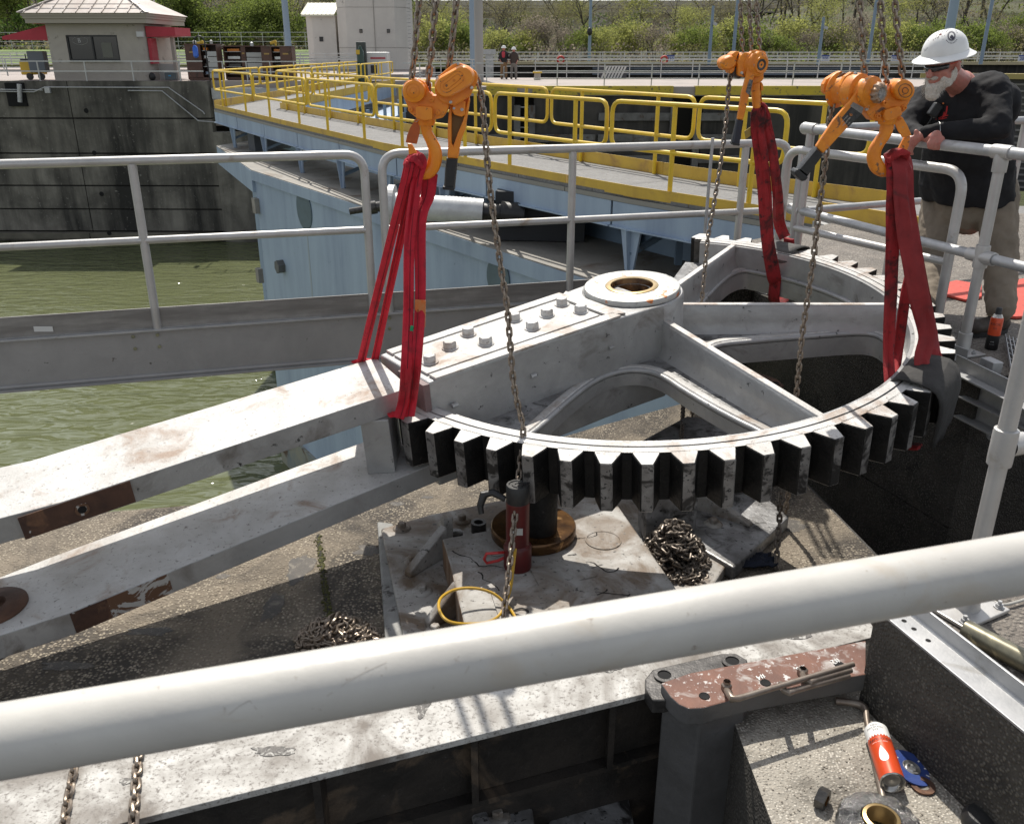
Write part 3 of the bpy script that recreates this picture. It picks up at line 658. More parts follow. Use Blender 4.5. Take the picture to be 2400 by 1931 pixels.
# gussets
def gusset(p, q, w=.02, name='gusset', h=.15):
    p = at(*p, zb); q = at(*q, zb); d = (q-p).normalized(); s_ = V(-d.y, d.x, 0)*w
    mb = MB(); mb.prism([p-s_+V(0, 0, .0), q-s_, q-s_+V(0, 0, h), p-s_+V(0, 0, .03)], s_*2); mb.build(name, cast, PD, bevel=.006)
gusset((955, 1352), (1042, 1300)); gusset((1035, 1235), (1052, 1285), .022, h=.16); gusset((1760, 1240), (1610, 1190), .02, h=.14); gusset((1000, 1470), (1070, 1440), .02)
bm2 = MB(); bm2.lathe((0, 0, 0), (0, 0, 1), [(.044, 0), (.040, .006), (.03, .009), (0, .009)], 20); bm2.lathe((0, 0, .006), (0, 0, 1), [(.020, 0), (.020, .022), (.016, .026), (0, .026)], 6, sm=False)
b2m = bm2.mesh('anchor_bolt', cast, V(0, 0, 0))
for (x, y) in ((942, 1238), (1083, 1220), (968, 1315), (990, 1385), (1668, 1230), (1020, 1480)):
    place('anchor_bolt', b2m, PD, at(x, y, zb+.001), Matrix.Rotation(x, 3, 'Z'))
mb = MB(); mb.lathe(at(1122, 1245, zb), (0, 0, 1), [(.036, 0), (.036, .05), (.022, .05), (.020, .02), (0, .02)], 20); mb.build('threaded_stud', dsteel, PD)
mb = MB(); mb.lathe(at(1068, 1260, zb), (0, 0, 1), [(.034, 0), (.034, .03), (0, .035)], 20); mb.build('threaded_stud', dsteel, PD)
mb = MB(); mb.lathe(at(1414, 1266, zp+.001), (0, 0, 1), [(.078, 0), (.078, .003), (.072, .003), (.070, .0005), (0, .0005)], 32); mb.build('round_scar', cast, PD)
# bronze disc, pintle, jack
mb = MB(); c = at(1250, 1252, zp); mb.lathe(c, (0, 0, 1), [(.182, .002), (.185, .01), (.185, .045), (.180, .052), (.075, .055), (.075, .001)], 56)
dk = mb.build('bronze_disc', bronze_dk); tag(dk, 'round oily bronze thrust disc lying on the pedestal behind the red jack', 'disc')
mb = MB(); c = at(1262, 1240, zp+.056); mb.lathe(c, (0, 0, 1), [(.078, 0), (.080, .01), (.080, .30), (.074, .31), (0, .31)], 32)
tag(mb.build('pintle_shaft', grease), 'black greased shaft standing on the bronze disc under the gear', 'shaft')
jc = at(1213, 1328, zp)
J = thing('hydraulic_jack', jc, 'dark red hydraulic jack with black top standing on the pedestal', 'jack')
mb = MB(); mb.lathe(jc, (0, 0, 1), [(.055, 0), (.057, .006), (.057, .10), (.054, .105)], 28); mb.build('base', jackred, J)
mb = MB(); mb.lathe(jc, (0, 0, 1), [(.054, .104), (.047, .112), (.047, .30), (.045, .302)], 28); mb.build('barrel', jackred, J)
mb = MB(); mb.lathe(jc, (0, 0, 1), [(.046, .301), (.0465, .303), (.0465, .372), (.044, .376), (.036, .376), (.034, .372), (.024, .372), (.022, .376), (.012, .376), (.010, .373), (0, .373)], 28); mb.build('collar', black, J)
mb = MB(); p = jc+V(-.05, -.01, .075); mb.tube([p, p+V(-.03, -.03, .015), p+V(-.075, -.03, .012), p+V(-.085, -.02, -.02), p+V(-.075, -.01, -.045), p+V(-.03, .0, -.04), p+V(0, .01, -.03)], .006, 8); mb.build('carry_handle', mat('bright_red_handle', (.45, .03, .03), rough=.4), J)
mb = MB(); p = jc+V(-.05, .02, .30); mb.tube([p, p+V(-.05, .02, .02), p+V(-.085, .01, .015), p+V(-.10, 0, -.03), p+V(-.095, -.01, -.06)], [.012, .016, .018, .014, .012], 10); mb.build('coupler', black, J)
mb = MB(); mb.box(jc+V(.0, -.0475, .19), (.04, .002, .03)); mb.build('rating_label', mat('small_label', (.4, .4, .38), rough=.6), J)
# yellow hose loop
pts = [(1208, 1285), (1203, 1330), (1196, 1380), (1178, 1430), (1150, 1455), (1095, 1462), (1050, 1455), (1030, 1430), (1033, 1402), (1065, 1382), (1110, 1378), (1155, 1390), (1190, 1420), (1207, 1445), (1225, 1480)]
zz = [.16, .10, .05, .03, .03, .06, .08, .09, .09, .08, .07, .05, .02, .015, .012]
def sm(pts, n=6):
    out = []
    for i in range(len(pts)-1):
        p0 = pts[max(i-1, 0)]; p1 = pts[i]; p2 = pts[i+1]; p3 = pts[min(i+2, len(pts)-1)]
        for k in range(n):
            t = k/n; out.append(.5*((2*p1)+(p2-p0)*t+(2*p0-5*p1+4*p2-p3)*t*t+(3*p1-p0-3*p2+p3)*t**3))
    return out+[pts[-1]]
mb = MB(); mb.tube(sm([at(x, y, zp+z) for (x, y), z in zip(pts, zz)]), .0058, 8); tag(mb.build('hydraulic_hose', hose), 'yellow hydraulic hose looped beside the red jack', 'hose')
# second casting at right behind the chain pile
C2 = thing('side_casting', at(1690, 1240, ZF), 'greasy grey casting with a gusset right of the pedestal, under the gear', 'casting')
mb = MB(); mb.prism([at(1600, 1260, ZF+.07), at(1560, 1180, ZF+.07), at(1780, 1150, ZF+.07), at(1850, 1210, ZF+.07), at(1720, 1330, ZF+.07)], (0, 0, -.068)); mb.build('flange', silver_sooty, C2, bevel=.01)
mb = MB(); mb.prism([at(1500, 1130, -.30), at(1620, 1120, -.30), at(1640, 1145, -.30), at(1515, 1160, -.30)], (0, 0, -.23)); mb.build('upright', silver_sooty, C2, bevel=.01)
place('anchor_bolt', b2m, C2, at(1672, 1228, ZF+.071)); 
# grey pier seen through the front opening of the gear
PR = thing('machine_pier', at(1520, 1010, ZF), 'pale grey steel pier with greasy ledge seen through the gear opening', 'pier')
zz_ = -.28
mb = MB(); mb.prism([at(1490, 1040, zz_), at(1610, 975, zz_), at(1800, 1000, zz_), at(1700, 1080, zz_)], (0, 0, -.3)); mb.build('ledge', silver_sooty, PR, bevel=.006)
w0 = at(1516, 975, zz_); w1 = at(1830, 1010, zz_)
w0 = at(1520, 960, zz_)+V(0, .25, 0); w1 = at(1700, 905, zz_)+V(.1, .1, 0)
mb = MB(); mb.prism([w0, w1, w1+V(0, .08, 0), w0+V(0, .08, 0)], (0, 0, .38)); mb.build('upright', silver, PR, bevel=.004)
# rusty lever with a hole seen in the right opening
RL = thing('rusty_lever', at(1780, 890, -.5), 'rust brown lever end with an eye hole behind the front spoke', 'lever')
mb = MB(); zz_ = -.36
mb.prism([at(1700, 880, zz_), at(1730, 862, zz_), at(1775, 872, zz_), at(1822, 888, zz_), at(1838, 903, zz_), at(1825, 915, zz_), at(1775, 905, zz_), at(1720, 905, zz_)], (0, 0, -.06)); mb.build('arm', rust, RL, bevel=.006)
mb = MB(); mb.lathe(at(1818, 899, zz_+.001), (0, 0, 1), [(.03, 0), (.03, .004), (.021, .004), (.02, .001), (0, .001)], 20, mis=[0, 0, 1, 1]); mb.build('eye', [rust, hole], RL)
# a dark rag and small tools
mb = MB(); rnd = random.Random(9)
c = at(1770, 1320, ZF+.01); vs = []; N = 10
for j in range(N):
    for i in range(N):
        vs.append(c+V((i/N-.5)*.20, (j/N-.5)*.12, .025+.03*noise.noise(V(i*.6, j*.7, 1))))
mb.add(vs, [(j*N+i, j*N+i+1, (j+1)*N+i+1, (j+1)*N+i) for j in range(N-1) for i in range(N-1)], 0, True)
o = mb.build('rag', mat('navy_rag', (.012, .018, .035), (.006, .008, .015), 20, .9)); tag(o, 'crumpled dark navy rag on the dark pit floor below the right pit wall', 'rag')
o.modifiers.new('s', 'SOLIDIFY').thickness = .006

# ------------------------------------------------------------------ near deck: angle irons, posts, tools
def angle_iron(name, p, q, side, label, holes=(), leg=.09, up=.06, m=galv, th=.008):
    """flat leg on the deck edge, upright leg on the far side"""
    T = thing(name, p, label, 'angle iron')
    s_ = Vector(side).normalized()
    mb = MB(); mb.prism([p, q, q+s_*leg, p+s_*leg], (0, 0, th)); mb.build('flat_leg', m, T, bevel=.0015)
    mb = MB(); mb.prism([p+s_*(leg-th)+V(0, 0, th+.0005), q+s_*(leg-th)+V(0, 0, th+.0005), q+s_*leg+V(0, 0, th+.0005), p+s_*leg+V(0, 0, th+.0005)], (0, 0, up)); mb.build('upright_leg', m, T, bevel=.0015)
    mb = MB(); mb.tube([p+s_*(leg-th)+V(0, 0, th), q+s_*(leg-th)+V(0, 0, th)], .007, 8); mb.build('weld_bead', m, T)
    for t in holes:
        c = p.lerp(q, t)+s_*leg*.42+V(0, 0, th+.0008); mb = MB(); mb.lathe(c, (0, 0, 1), [(.0075, 0), (0, .0003)], 14); mb.build('bolt_hole', hole, T)
    return T
ks = V(-kd.y, kd.x, 0)
if ks.x < 0: ks = -ks
E0 = K0+kd*-.02; E1 = K0+kd*1.6
angle_iron('angle_iron', E0+V(0, 0, .002), E1+V(0, 0, .002), ks, 'galvanised angle iron along the near concrete block edge at lower right', holes=(.06, .085, .12, .34, .35, .52), leg=.085, up=.05)
# foreground base plate & post with fittings
pb = at(2262, 1428, .0)
RF = thing('handrail_post', pb, 'near aluminium handrail post with bolted square base flange and cross fitting', 'railing post')
Rz = Matrix.Rotation(rad(28), 3, 'Z')
mb = MB(); mb.box(pb+V(0, 0, .008), (.20, .15, .012), Rz); mb.build('base_flange', alu, RF, bevel=.003)
mb = MB(); mb.lathe(pb+V(0, 0, .014), (0, 0, 1), [(.040, 0), (.037, .012), (.0355, .03), (.0355, .085), (.030, .087)], 28); mb.build('socket', alu, RF)
for sx, sy in ((-1, -1), (1, -1), (-1, 1), (1, 1)):
    c = pb+Rz @ V(sx*.078, sy*.052, .0145); mb = MB(); mb.lathe(c, (0, 0, 1), [(.016, 0), (.016, .003), (.011, .003), (.011, .012), (.006, .012), (.006, .022), (0, .022)], 6, sm=False); mb.build('anchor_bolt', galv, RF)
pt_ = at(2358, 1010, .50); pt_ = V(pb.x, pb.y, .55)
mb = MB(); mb.cyl(pb+V(0, 0, .03), pb+V(0, 0, 1.04), .024, seg=24); mb.build('post', alu, RF)
zc = .535
mb = MB(); mb.lathe(pb+V(0, 0, zc-.055), (0, 0, 1), [(.0245, 0), (.032, .002), (.033, .014), (.033, .096), (.032, .108), (.0245, .11)], 28); mb.build('cross_fitting', alu, RF)
dr = V(.93, .36, 0).normalized()
mb = MB(); mb.lathe(pb+V(0, 0, zc)+dr*.02, dr, [(.031, 0), (.032, .03), (.032, .055), (.0245, .057)], 24); mb.build('cross_fitting', alu, RF)
mb = MB(); mb.cyl(pb+V(0, 0, zc)+dr*.05, pb+V(0, 0, zc)+dr*1.2, .024, seg=20); mb.build('mid_rail', alu, RF)
# big near top rail
q0 = V(-.411, 0, 0)
def cam_pt(px, py, depth):
    return C0 + ray(px, py)*depth
pL, pR = cam_pt(0, 1737, .708), cam_pt(2400, 1319, .873); d = pR-pL
NR = thing('handrail', pL.lerp(pR, .5)+V(0, 0, -1), 'thick out-of-focus handrail pipe crossing the whole foreground', 'handrail')
mb = MB(); N = 40; mb.tube([pL-d*1.6+d*4.6*i/N for i in range(N+1)], .0302, 40); mb.build('top_rail', alu_near, NR)
mb = MB(); sc = mat('rail_scratch', (.42, .39, .35), rough=.6)
# tube off-cut, wire
ps, pe = at(2262, 1475, .03), at(2470, 1585, .03)
mb = MB(); mb.tube([ps, pe], .030, 20, caps=False); mb.tube([pe, ps], .0275, 20, caps=False)
tag(mb.build('pipe_offcut', mat('gold_tinted_pipe', (.24, .22, .15), (.10, .095, .08), 14, .35, .6, 0, c3=(.45, .40, .25), sc3=10)), 'stained length of pipe lying beside the near post flange', 'pipe')
mb = MB(); mb.tube(sm([at(2290, 1385, .01), at(2310, 1395, .012), at(2335, 1412, .012), at(2360, 1416, .012), at(2410, 1402, .012)]), .0045, 8); tag(mb.build('cable', mat('pale_cable', (.36, .35, .32), rough=.5)), 'thin pale cable lying behind the near post on the block', 'cable')

# ---- tools on the ledge
zl = ZL
# spray can lying down
def canmat():
    m = bpy.data.materials.new('can_print'); m.use_nodes = True; return m
cA = at(2052, 1710, zl+.036); cB = at(2093, 1835, zl+.036); dd = (cB-cA).normalized(); rc = .0335
cA = cB - dd*.205
CN = thing('spray_can', (cA+cB)/2-V(0, 0, rc), 'orange and white industrial spray can lying on the pebbled ledge, its base to the camera', 'spray can')
orangecan = mat('can_orange', (.62, .075, .02), (.58, .065, .018), 30, .3, .15); whitecan = mat('can_white', (.72, .72, .70), rough=.35); tin = mat('can_tin', (.62, .60, .56), (.40, .38, .34), 30, .25, .9)
mb = MB(); L_ = (cB-cA).length
mb.lathe(cA, dd, [(.012, -.016), (.024, -.010), (rc-.003, 0), (rc, .004), (rc, .045)], 32, mis=[1, 1, 1, 1]); mb.lathe(cA, dd, [(rc, .045), (rc, L_-.006)], 32, mi=0)
mb.lathe(cA, dd, [(rc, L_-.006), (rc+.001, L_-.003), (rc-.001, L_), (rc-.004, L_-.001), (.022, L_-.010), (0, L_-.013)], 32, mi=2)
mb.build('can_body', [orangecan, whitecan, tin], CN)
mb = MB(); mb.cyl(cA-dd*.016, cA-dd*.028, .006, .004, 12); mb.build('valve', mat('red_nozzle', (.5, .02, .02), rough=.4), CN)
# printing wrapped on the upper side
upv = V(0, 0, 1); sd_ = dd.cross(upv).normalized()      # across the can
view = (C0-(cA+cB)/2); nv = (view - dd*view.dot(dd)).normalized(); sd_ = nv.cross(dd).normalized()
def wrap(o, rr, base, ddir, nvv, sdv, org):
    me = o.data
    for v in me.vertices:
        w, h, z = v.co.x, v.co.y, v.co.z; a = w/rr
        p = base + ddir*(-h) + (nvv*math.cos(a) + sdv*math.sin(a))*(rr+.0004+abs(z)*.3); v.co = p-org
    me.update()
def printed(body, size, h, m, parent, base, ddir, nvv, sdv, rr, rot=0, shear=0):
    cu = bpy.data.curves.new('print', 'FONT'); cu.body = body; cu.size = size; cu.align_x = 'CENTER'; cu.align_y = 'CENTER'; cu.shear = shear; cu.resolution_u = 3
    o = bpy.data.objects.new('tmp', cu); COL.objects.link(o); dg = bpy.context.evaluated_depsgraph_get()
    me = bpy.data.meshes.new_from_object(o.evaluated_get(dg)); bpy.data.objects.remove(o, do_unlink=True)
    bmx = bmesh.new(); bmx.from_mesh(me); bmesh.ops.subdivide_edges(bmx, edges=[e for e in bmx.edges if e.calc_length() > .004], cuts=3); bmesh.ops.triangulate(bmx, faces=bmx.faces); bmx.to_mesh(me); bmx.free()
    me.materials.clear(); me.materials.append(m); me.name = 'printing'
    c, s_ = math.cos(rot), math.sin(rot)
    for v in me.vertices: x, y = v.co.x, v.co.y; v.co.x = x*c-y*s_; v.co.y = x*s_+y*c + h
    oo = bpy.data.objects.new('printing', me); COL.objects.link(oo); oo.parent = parent
    wrap(oo, rr, base, ddir, nvv, sdv, ORG[parent.name]); return oo
inkd = mat('can_ink', (.03, .03, .03), rough=.5); inkw = mat('can_white_ink', (.78, .78, .75), rough=.5)
def P_(body, size, h, m, **k): printed(body, size, h, m, CN, cA, dd, nv, -sd_ if False else sd_, rc, **k)
P_('NEW', .009, -.012, inkd); P_('INDUSTRIAL', .009, -.022, inkd); P_('SIZE', .009, -.032, inkd)
P_('KANO', .007, -.056, inkd); P_('Aerokroil', .018, -.068, inkd, shear=.4); P_('THE OIL THAT CREEPS', .0045, -.080, inkw)
# white drop
mb = MB(); drop = []
for i in range(28):
    t = 2*math.pi*i/28; x = .017*math.sin(t)*(math.sin(t/2)**1.2); y = .030*math.cos(t)
    drop.append((x, y-.125))
me = bpy.data.meshes.new('drop_mark'); vs = [(0, -.128, 0)]
NR_ = 5
for r_ in range(1, NR_+1):
    for x, y in drop: vs.append((x*r_/NR_, -.128+(y+.128)*r_/NR_, 0))
fs = [(0, 1+i, 1+(i+1) % 28) for i in range(28)]
for r_ in range(NR_-1):
    for i in range(28):
        j = (i+1) % 28; fs.append((1+r_*28+i, 1+(r_+1)*28+i, 1+(r_+1)*28+j, 1+r_*28+j))
me.from_pydata(vs, [], fs); me.materials.append(inkw)
oo = bpy.data.objects.new('drop_mark', me); COL.objects.link(oo); oo.parent = CN; wrap(oo, rc, cA, dd, nv, sd_, ORG[CN.name])
for k in range(7): P_('— — — —'[:3+2*(k % 3)], .004, -.112-.0048*k, inkd)
# ragged white crown
me = bpy.data.meshes.new('crown_mark'); vs = []; fs = []
for i in range(24):
    x = -.05+.1*i/23; vs += [(x, -.044, 0), (x, -.047 - (.010 if i % 2 else .002), 0)]
for i in range(23): fs.append((2*i, 2*i+1, 2*i+3, 2*i+2))
me.from_pydata(vs, [], fs); me.materials.append(whitecan); oo = bpy.data.objects.new('crown_mark', me); COL.objects.link(oo); oo.parent = CN; wrap(oo, rc-.0001, cA, dd, nv, sd_, ORG[CN.name])
# bent thin pipe
mb = MB(); mb.tube(sm([at(1958, 1642, zl+.02), at(1985, 1645, zl+.02), at(2012, 1650, zl+.02), at(2028, 1662, zl+.02), at(2032, 1690, zl+.018), at(2045, 1760, zl+.016), at(2072, 1880, zl+.012)], 5), [.012]*8+[.0125]*8+[.009]*15, 10)
tag(mb.build('bent_pipe', coppipe), 'thin bent steel pipe with an elbow lying beside the spray can', 'pipe')
# grinding disc, washer, hex nut
dc = at(2135, 1800, zl+.008); Rt = Matrix.Rotation(rad(14), 3, V(.3, 1, 0))
GD = thing('grinding_disc', dc, 'blue grinding disc with a steel hub leaning behind the spray can', 'grinding disc')
mb = MB(); mb.lathe(dc, Rt @ V(0, 0, 1), [(.062, 0), (.062, .004), (.024, .0045), (.018, .002)], 40); mb.build('abrasive_disc', mat('blue_disc_label', (.015, .045, .20), (.03, .06, .22), 30, .6, 0, .001, 200), GD)
mb = MB(); mb.lathe(dc, Rt @ V(0, 0, 1), [(.026, .0046), (.024, .007), (.016, .004), (.014, .007), (.011, .007), (.010, .001), (0, .001)], 30); mb.build('hub', steel, GD)
for i, a in enumerate((-.5, .1, .7, 2.4)):
    mb = MB(); c = dc+Rt @ V(math.cos(a)*.045, math.sin(a)*.045, .0046); mb.box(c, (.010, .004, .0004), Rt @ Matrix.Rotation(a, 3, 'Z')); mb.build('label_mark', inkw, GD)
mb = MB(); mb.lathe(at(2162, 1842, zl+.002), (0, 0, 1), [(.033, 0), (.033, .005), (.018, .005), (.018, 0), (.033, 0)], 32, sm=False); tag(mb.build('washer', rust), 'dark rusty flat washer beside the grinding disc', 'washer')
nc = at(1916, 1868, zl+.02); mb = MB(); nd = V(.75, -.65, 0).normalized()
prof = [(.017, 0), (.030, .0), (.030, .026), (.017, .026), (.0165, .013), (.017, 0)]
mb.lathe(nc+V(0, 0, .005), nd, prof, 6, sm=False, mis=[0, 0, 0, 1, 1]); tag(mb.build('hex_nut', [dsteel, bronze_dk]), 'big dark hex nut standing on edge on the ledge', 'nut')
# foil wrapped bush in the bottom corner
FB = thing('greasy_bush', at(2055, 1935, zl), 'bronze bush smeared in shiny black grease at the bottom edge', 'bush')
mb = MB(); c = at(2056, 1962, zl); rnd = random.Random(4); rings = []
for r_, h in ((.105, 0), (.108, .03), (.100, .055), (.080, .066), (.050, .066), (.047, .03)):
    ring = []
    for k in range(64):
        a = 2*math.pi*k/64; rr = r_*(1+.05*noise.noise(V(math.cos(a)*4, math.sin(a)*4, h*60))); hh = h + .008*noise.noise(V(math.cos(a)*6+3, math.sin(a)*6, r_*60)); ring.append(c+V(math.cos(a)*rr, math.sin(a)*rr, hh))
    rings.append(ring)
mb.loft(rings, 0, False); mb.build('greasy_wrap', mat('wet_black_grease', (.05, .05, .05), (.30, .29, .28), 26, .14, .7, .018, 40), FB)
mb = MB(); mb.lathe(c, (0, 0, 1), [(.046, .05), (.046, .070), (.037, .072), (.035, .02)], 40); mb.build('bronze_ring', bronze, FB)
mb = MB(); mb.lathe(at(2300, 1935, zl), (0, 0, 1), [(.05, 0), (.052, .02), (.04, .04), (0, .045)], 24); tag(mb.build('rubber_stop', black), 'round black stop at the bottom right corner of the ledge', 'stop')
# small gravel on the ledge
mb = MB(); rnd = random.Random(11)
for i in range(420):
    px, py = rnd.uniform(1720, 2200), rnd.uniform(1640, 1925)
    if (px-1713) < (py-1672)*.38 or px > 1990+(py-1612)*.80: continue
    p = at(px, py, zl); r = rnd.uniform(.0015, .0042); mb.ell(p+V(0, 0, r*.4), r, r*rnd.uniform(.6, 1), r*.6, Matrix.Rotation(rnd.random()*6, 3, 'Z'), 6)
tag(mb.build('loose_gravel', mat('gravel', (.34, .31, .26), (.12, .10, .08), 90, .8)), 'loose pebbles scattered over the ledge around the spray can', 'gravel', kind='stuff')

# greasy castings at the bottom of the machinery bay
LC = thing('lower_casting', at(1120, 1900, -.9), 'greasy speckled casting with a bolt low in the dark machinery bay', 'casting')
for pts, z, h in (([(930, 1990), (985, 1885), (1080, 1852), (1240, 1838), (1262, 1990)], -.72, -.3), ([(1280, 1990), (1292, 1852), (1400, 1832), (1470, 1850), (1500, 1990)], -.80, -.2), ([(1090, 1856), (1120, 1850), (1180, 1990), (1130, 1990)], -.68, -.03)):
    mb = MB(); mb.prism([at(x, y, z) for x, y in pts], (0, 0, h)); mb.build('ledge', silver_sooty, LC, bevel=.01)
place('anchor_bolt', b2m, LC, at(1165, 1915, -.718))
mb = MB(); mb.tube(sm([at(915, 1905, -.6), at(905, 1925, -.62), at(900, 1960, -.65)]), .008, 8); tag(mb.build('hose_end', hose), 'short yellow hose end in the dark bay at the bottom edge', 'hose')
# ------------------------------------------------------------------ inboard bridge beam with welded railing
BL, BR = at(0, 795, -.15), at(1155, 714, -.15); bd = (BR-BL).normalized(); bn = V(bd.y, -bd.x, 0)   # bn towards camera
BB = thing('footbridge_beam', BL.lerp(BR, .5)+V(0, 0, -.5), 'grey channel beam with toe plate spanning behind the gear arms above the water', 'beam')
x0, x1 = BL-bd*2.2, BR+bd*1.35
x0.z = x1.z = 0.0
def slab(p, q, n, t0, t1, z0, z1, m, name, par, bv=0, label=None):
    mb = MB(); mb.prism([p+n*t0+V(0, 0, z0), q+n*t0+V(0, 0, z0), q+n*t1+V(0, 0, z0), p+n*t1+V(0, 0, z0)], (0, 0, z1-z0)); return mb.build(name, m, par, label, bevel=bv)
slab(x0, x1, bn, -.05, .03, -.165, -.150, galv, 'top_flange', BB, .002)
slab(x0, x1, bn, -.012, -.002, -.148, -.012+.0, toe, 'toe_plate', BB)
slab(x0, x1, bn, -.012, .0, -.50, -.1655, beamgrey, 'web', BB)
slab(x0, x1, bn, .0005, .045, -.50, -.486, beamgrey, 'bottom_flange', BB, .003)
mb = MB(); mb.tube([x0+bn*.002+V(0, 0, -.475), x1+bn*.002+V(0, 0, -.475)], .016, 8); mb.build('fillet', beamgrey, BB)
boltm = MB(); boltm.lathe((0, 0, 0), bn, [(.012, 0), (.012, .008), (0, .009)], 8, sm=False); bme = boltm.mesh('bolt_head', mat('brass_bolt', (.32, .31, .20), (.2, .2, .14), 30, .5, .5), V(0, 0, 0))
def onbeam(px, py, off=.001):       # point of the web plane seen at a photo position
    d = ray(px, py); n = bn; c = BL+bn*off; return C0+d*((c-C0).dot(n)/d.dot(n))
for (x, y) in ((312, 789), (369, 785), (317, 817), (374, 812), (876, 735), (913, 745), (913, 770)): place('bolt_head', bme, BB, onbeam(x, y))
mb = MB(); p = onbeam(78, 765, .002); q = onbeam(123, 765, .002); mb.prism([p, q, q+V(0, 0, -.035), p+V(0, 0, -.035)], bn*.002); mb.build('white_label', mat('white_tag', (.6, .6, .58), rough=.5), BB)
def rr(pts, r=.10, n=6):
    """polyline with rounded corners"""
    P = [Vector(p) for p in pts]; out = [P[0]]
    for i in range(1, len(P)-1):
        a, b, c = P[i-1], P[i], P[i+1]; u = (a-b).normalized(); w = (c-b).normalized(); rr_ = min(r, (a-b).length*.45, (c-b).length*.45)
        s0, s1_ = b+u*rr_, b+w*rr_
        for k in range(n+1):
            t = k/n; out.append(s0*(1-t)**2+b*2*t*(1-t)+s1_*t*t)
    return out+[P[-1]]
PRr = .0285
def onplane(px, py, off=0.0):
    d = ray(px, py); c = BL+bn*off; return C0+d*((c-C0).dot(bn)/d.dot(bn))
# left frame
R1 = thing('railing', BL.lerp(BR, .3)+V(0, 0, .1), 'left welded pipe railing frame with rounded end standing on the grey beam', 'railing')
zt = onplane(560, 370).z; zm = onplane(560, 553).z; zb_ = -.15
pe = onplane(856, 430); pe.z = zt
ps = x0
mb = MB(); mb.tube(rr([V(ps.x, ps.y, zt), pe, V(pe.x, pe.y, zb_)], .13, 8), PRr, 18); mb.build('top_rail', alu, R1)
mb = MB(); mb.tube([V(ps.x, ps.y, zm), V(pe.x, pe.y, zm)], PRr*.86, 16); mb.build('mid_rail', alu, R1)
for px in (309, -330):
    p = onplane(px, 385); mb = MB(); mb.cyl(V(p.x, p.y, zb_), V(p.x, p.y, zt-.02), PRr*.95, seg=16); mb.build('post', alu, R1)
R2 = thing('railing', BL.lerp(BR, .8)+V(0, 0, .1), 'middle welded pipe railing frame running behind the chains from the gap to the red sling', 'railing')
p0 = onplane(897, 430); p0.z = zt; p1 = onplane(1852, 338); p1.z = zt
mb = MB(); mb.tube(rr([V(p0.x, p0.y, zb_), p0, p1, V(p1.x, p1.y, zb_-.1)], .13, 8), PRr, 18); mb.build('top_rail', alu, R2)
mb = MB(); mb.tube([V(p0.x, p0.y, zm), V(p1.x, p1.y, zm)], PRr*.86, 16); mb.build('mid_rail', alu, R2)
for px in (1343, 1748):
    p = onplane(px, 350); mb = MB(); mb.cyl(V(p.x, p.y, zb_), V(p.x, p.y, zt-.02), PRr*.95, seg=16); mb.build('post', alu, R2)
mb = MB(); p = onplane(1670, 330, .05); mb.cyl(V(p.x, p.y, -.2), V(p.x, p.y, zt+.05), .012, seg=10); mb.build('locking_rod', galv, R2)
# third frame turning toward the deck
R3 = thing('railing', at(2050, 640, 0), 'right welded pipe railing frame with a rounded corner, in front of the leaning man', 'railing')
z3 = .93; a3 = at(1848, 349, z3); b3 = at(2262, 402, z3)
mb = MB(); mb.tube(rr([V(a3.x, a3.y, -.1), a3, b3, V(b3.x, b3.y, -.2)], .13, 8), PRr, 18); mb.build('top_rail', alu, R3)
zm3 = at(2200, 590, .0).z
m0 = a3.lerp(b3, .03); mb = MB(); mz = z3-.51
mb.tube([V(a3.x, a3.y, mz), V(b3.x, b3.y, mz)], PRr*.86, 16); mb.build('mid_rail', alu, R3)
pp = a3.lerp(b3, .03); mb = MB(); pp = at(1876, 366, z3-.05); pp = a3.lerp(b3, .10)
mb.cyl(V(pp.x, pp.y, -.1), V(pp.x, pp.y, z3-.02), PRr*.95, seg=16); mb.build('post', alu, R3)
# slip-fitting rail the man leans on
R4 = thing('railing', at(2300, 700, 0), 'galvanised pipe railing with tee fittings that the man leans on', 'railing')
zt4 = 1.07; A4, B4 = at(1888, 301, zt4), at(2350, 357, zt4); D4 = (B4-A4).normalized()
C4 = B4+D4*.0+V(1.3, .35, 0)*0
mb = MB(); mb.tube([A4, B4+D4*1.1], .0295, 20); mb.build('top_rail', galv, R4)
def fitting(c, axis, r=.037, L=.11, m=alu):
    mb = MB(); mb.lathe(Vector(c)-Vector(axis)*L/2, axis, [(.029, 0), (r*.97, .001), (r, .012), (r, L-.012), (r*.97, L-.001), (.029, L)], 24); return mb.build('fitting', m, R4)
fitting(B4, D4); fitting(B4+V(0, 0, -.05), (0, 0, 1), .036, .10); fitting(A4+D4*.05, D4, .038, .12)
mb = MB(); mb.ell(A4, .040, .040, .040); mb.build('fitting', alu, R4)
zb4 = 0.0
mb = MB(); mb.cyl(V(B4.x, B4.y, 0), V(B4.x, B4.y, zt4), .0275, seg=20); mb.build('post', alu, R4)
mb = MB(); mb.lathe(V(B4.x, B4.y, .003), (0, 0, 1), [(.040, 0), (.037, .01), (.036, .11), (.029, .112)], 24); mb.build('socket', alu, R4)
mb = MB(); mb.box(V(B4.x, B4.y, .008), (.20, .13, .012), Matrix.Rotation(math.atan2(D4.y, D4.x), 3, 'Z')); mb.build('base_flange', alu, R4, bevel=.003)
for s_ in (-1, 1):
    mb = MB(); mb.lathe(V(B4.x, B4.y, .0145)+D4*.078*s_, (0, 0, 1), [(.012, 0), (.012, .012), (.006, .013), (.006, .02), (0, .02)], 6, sm=False); mb.build('anchor_bolt', galv, R4)
zq = at(2310, 600, 0); zmid = .535
mA = V(A4.x, A4.y, zmid); mB_ = V(B4.x, B4.y, zmid)
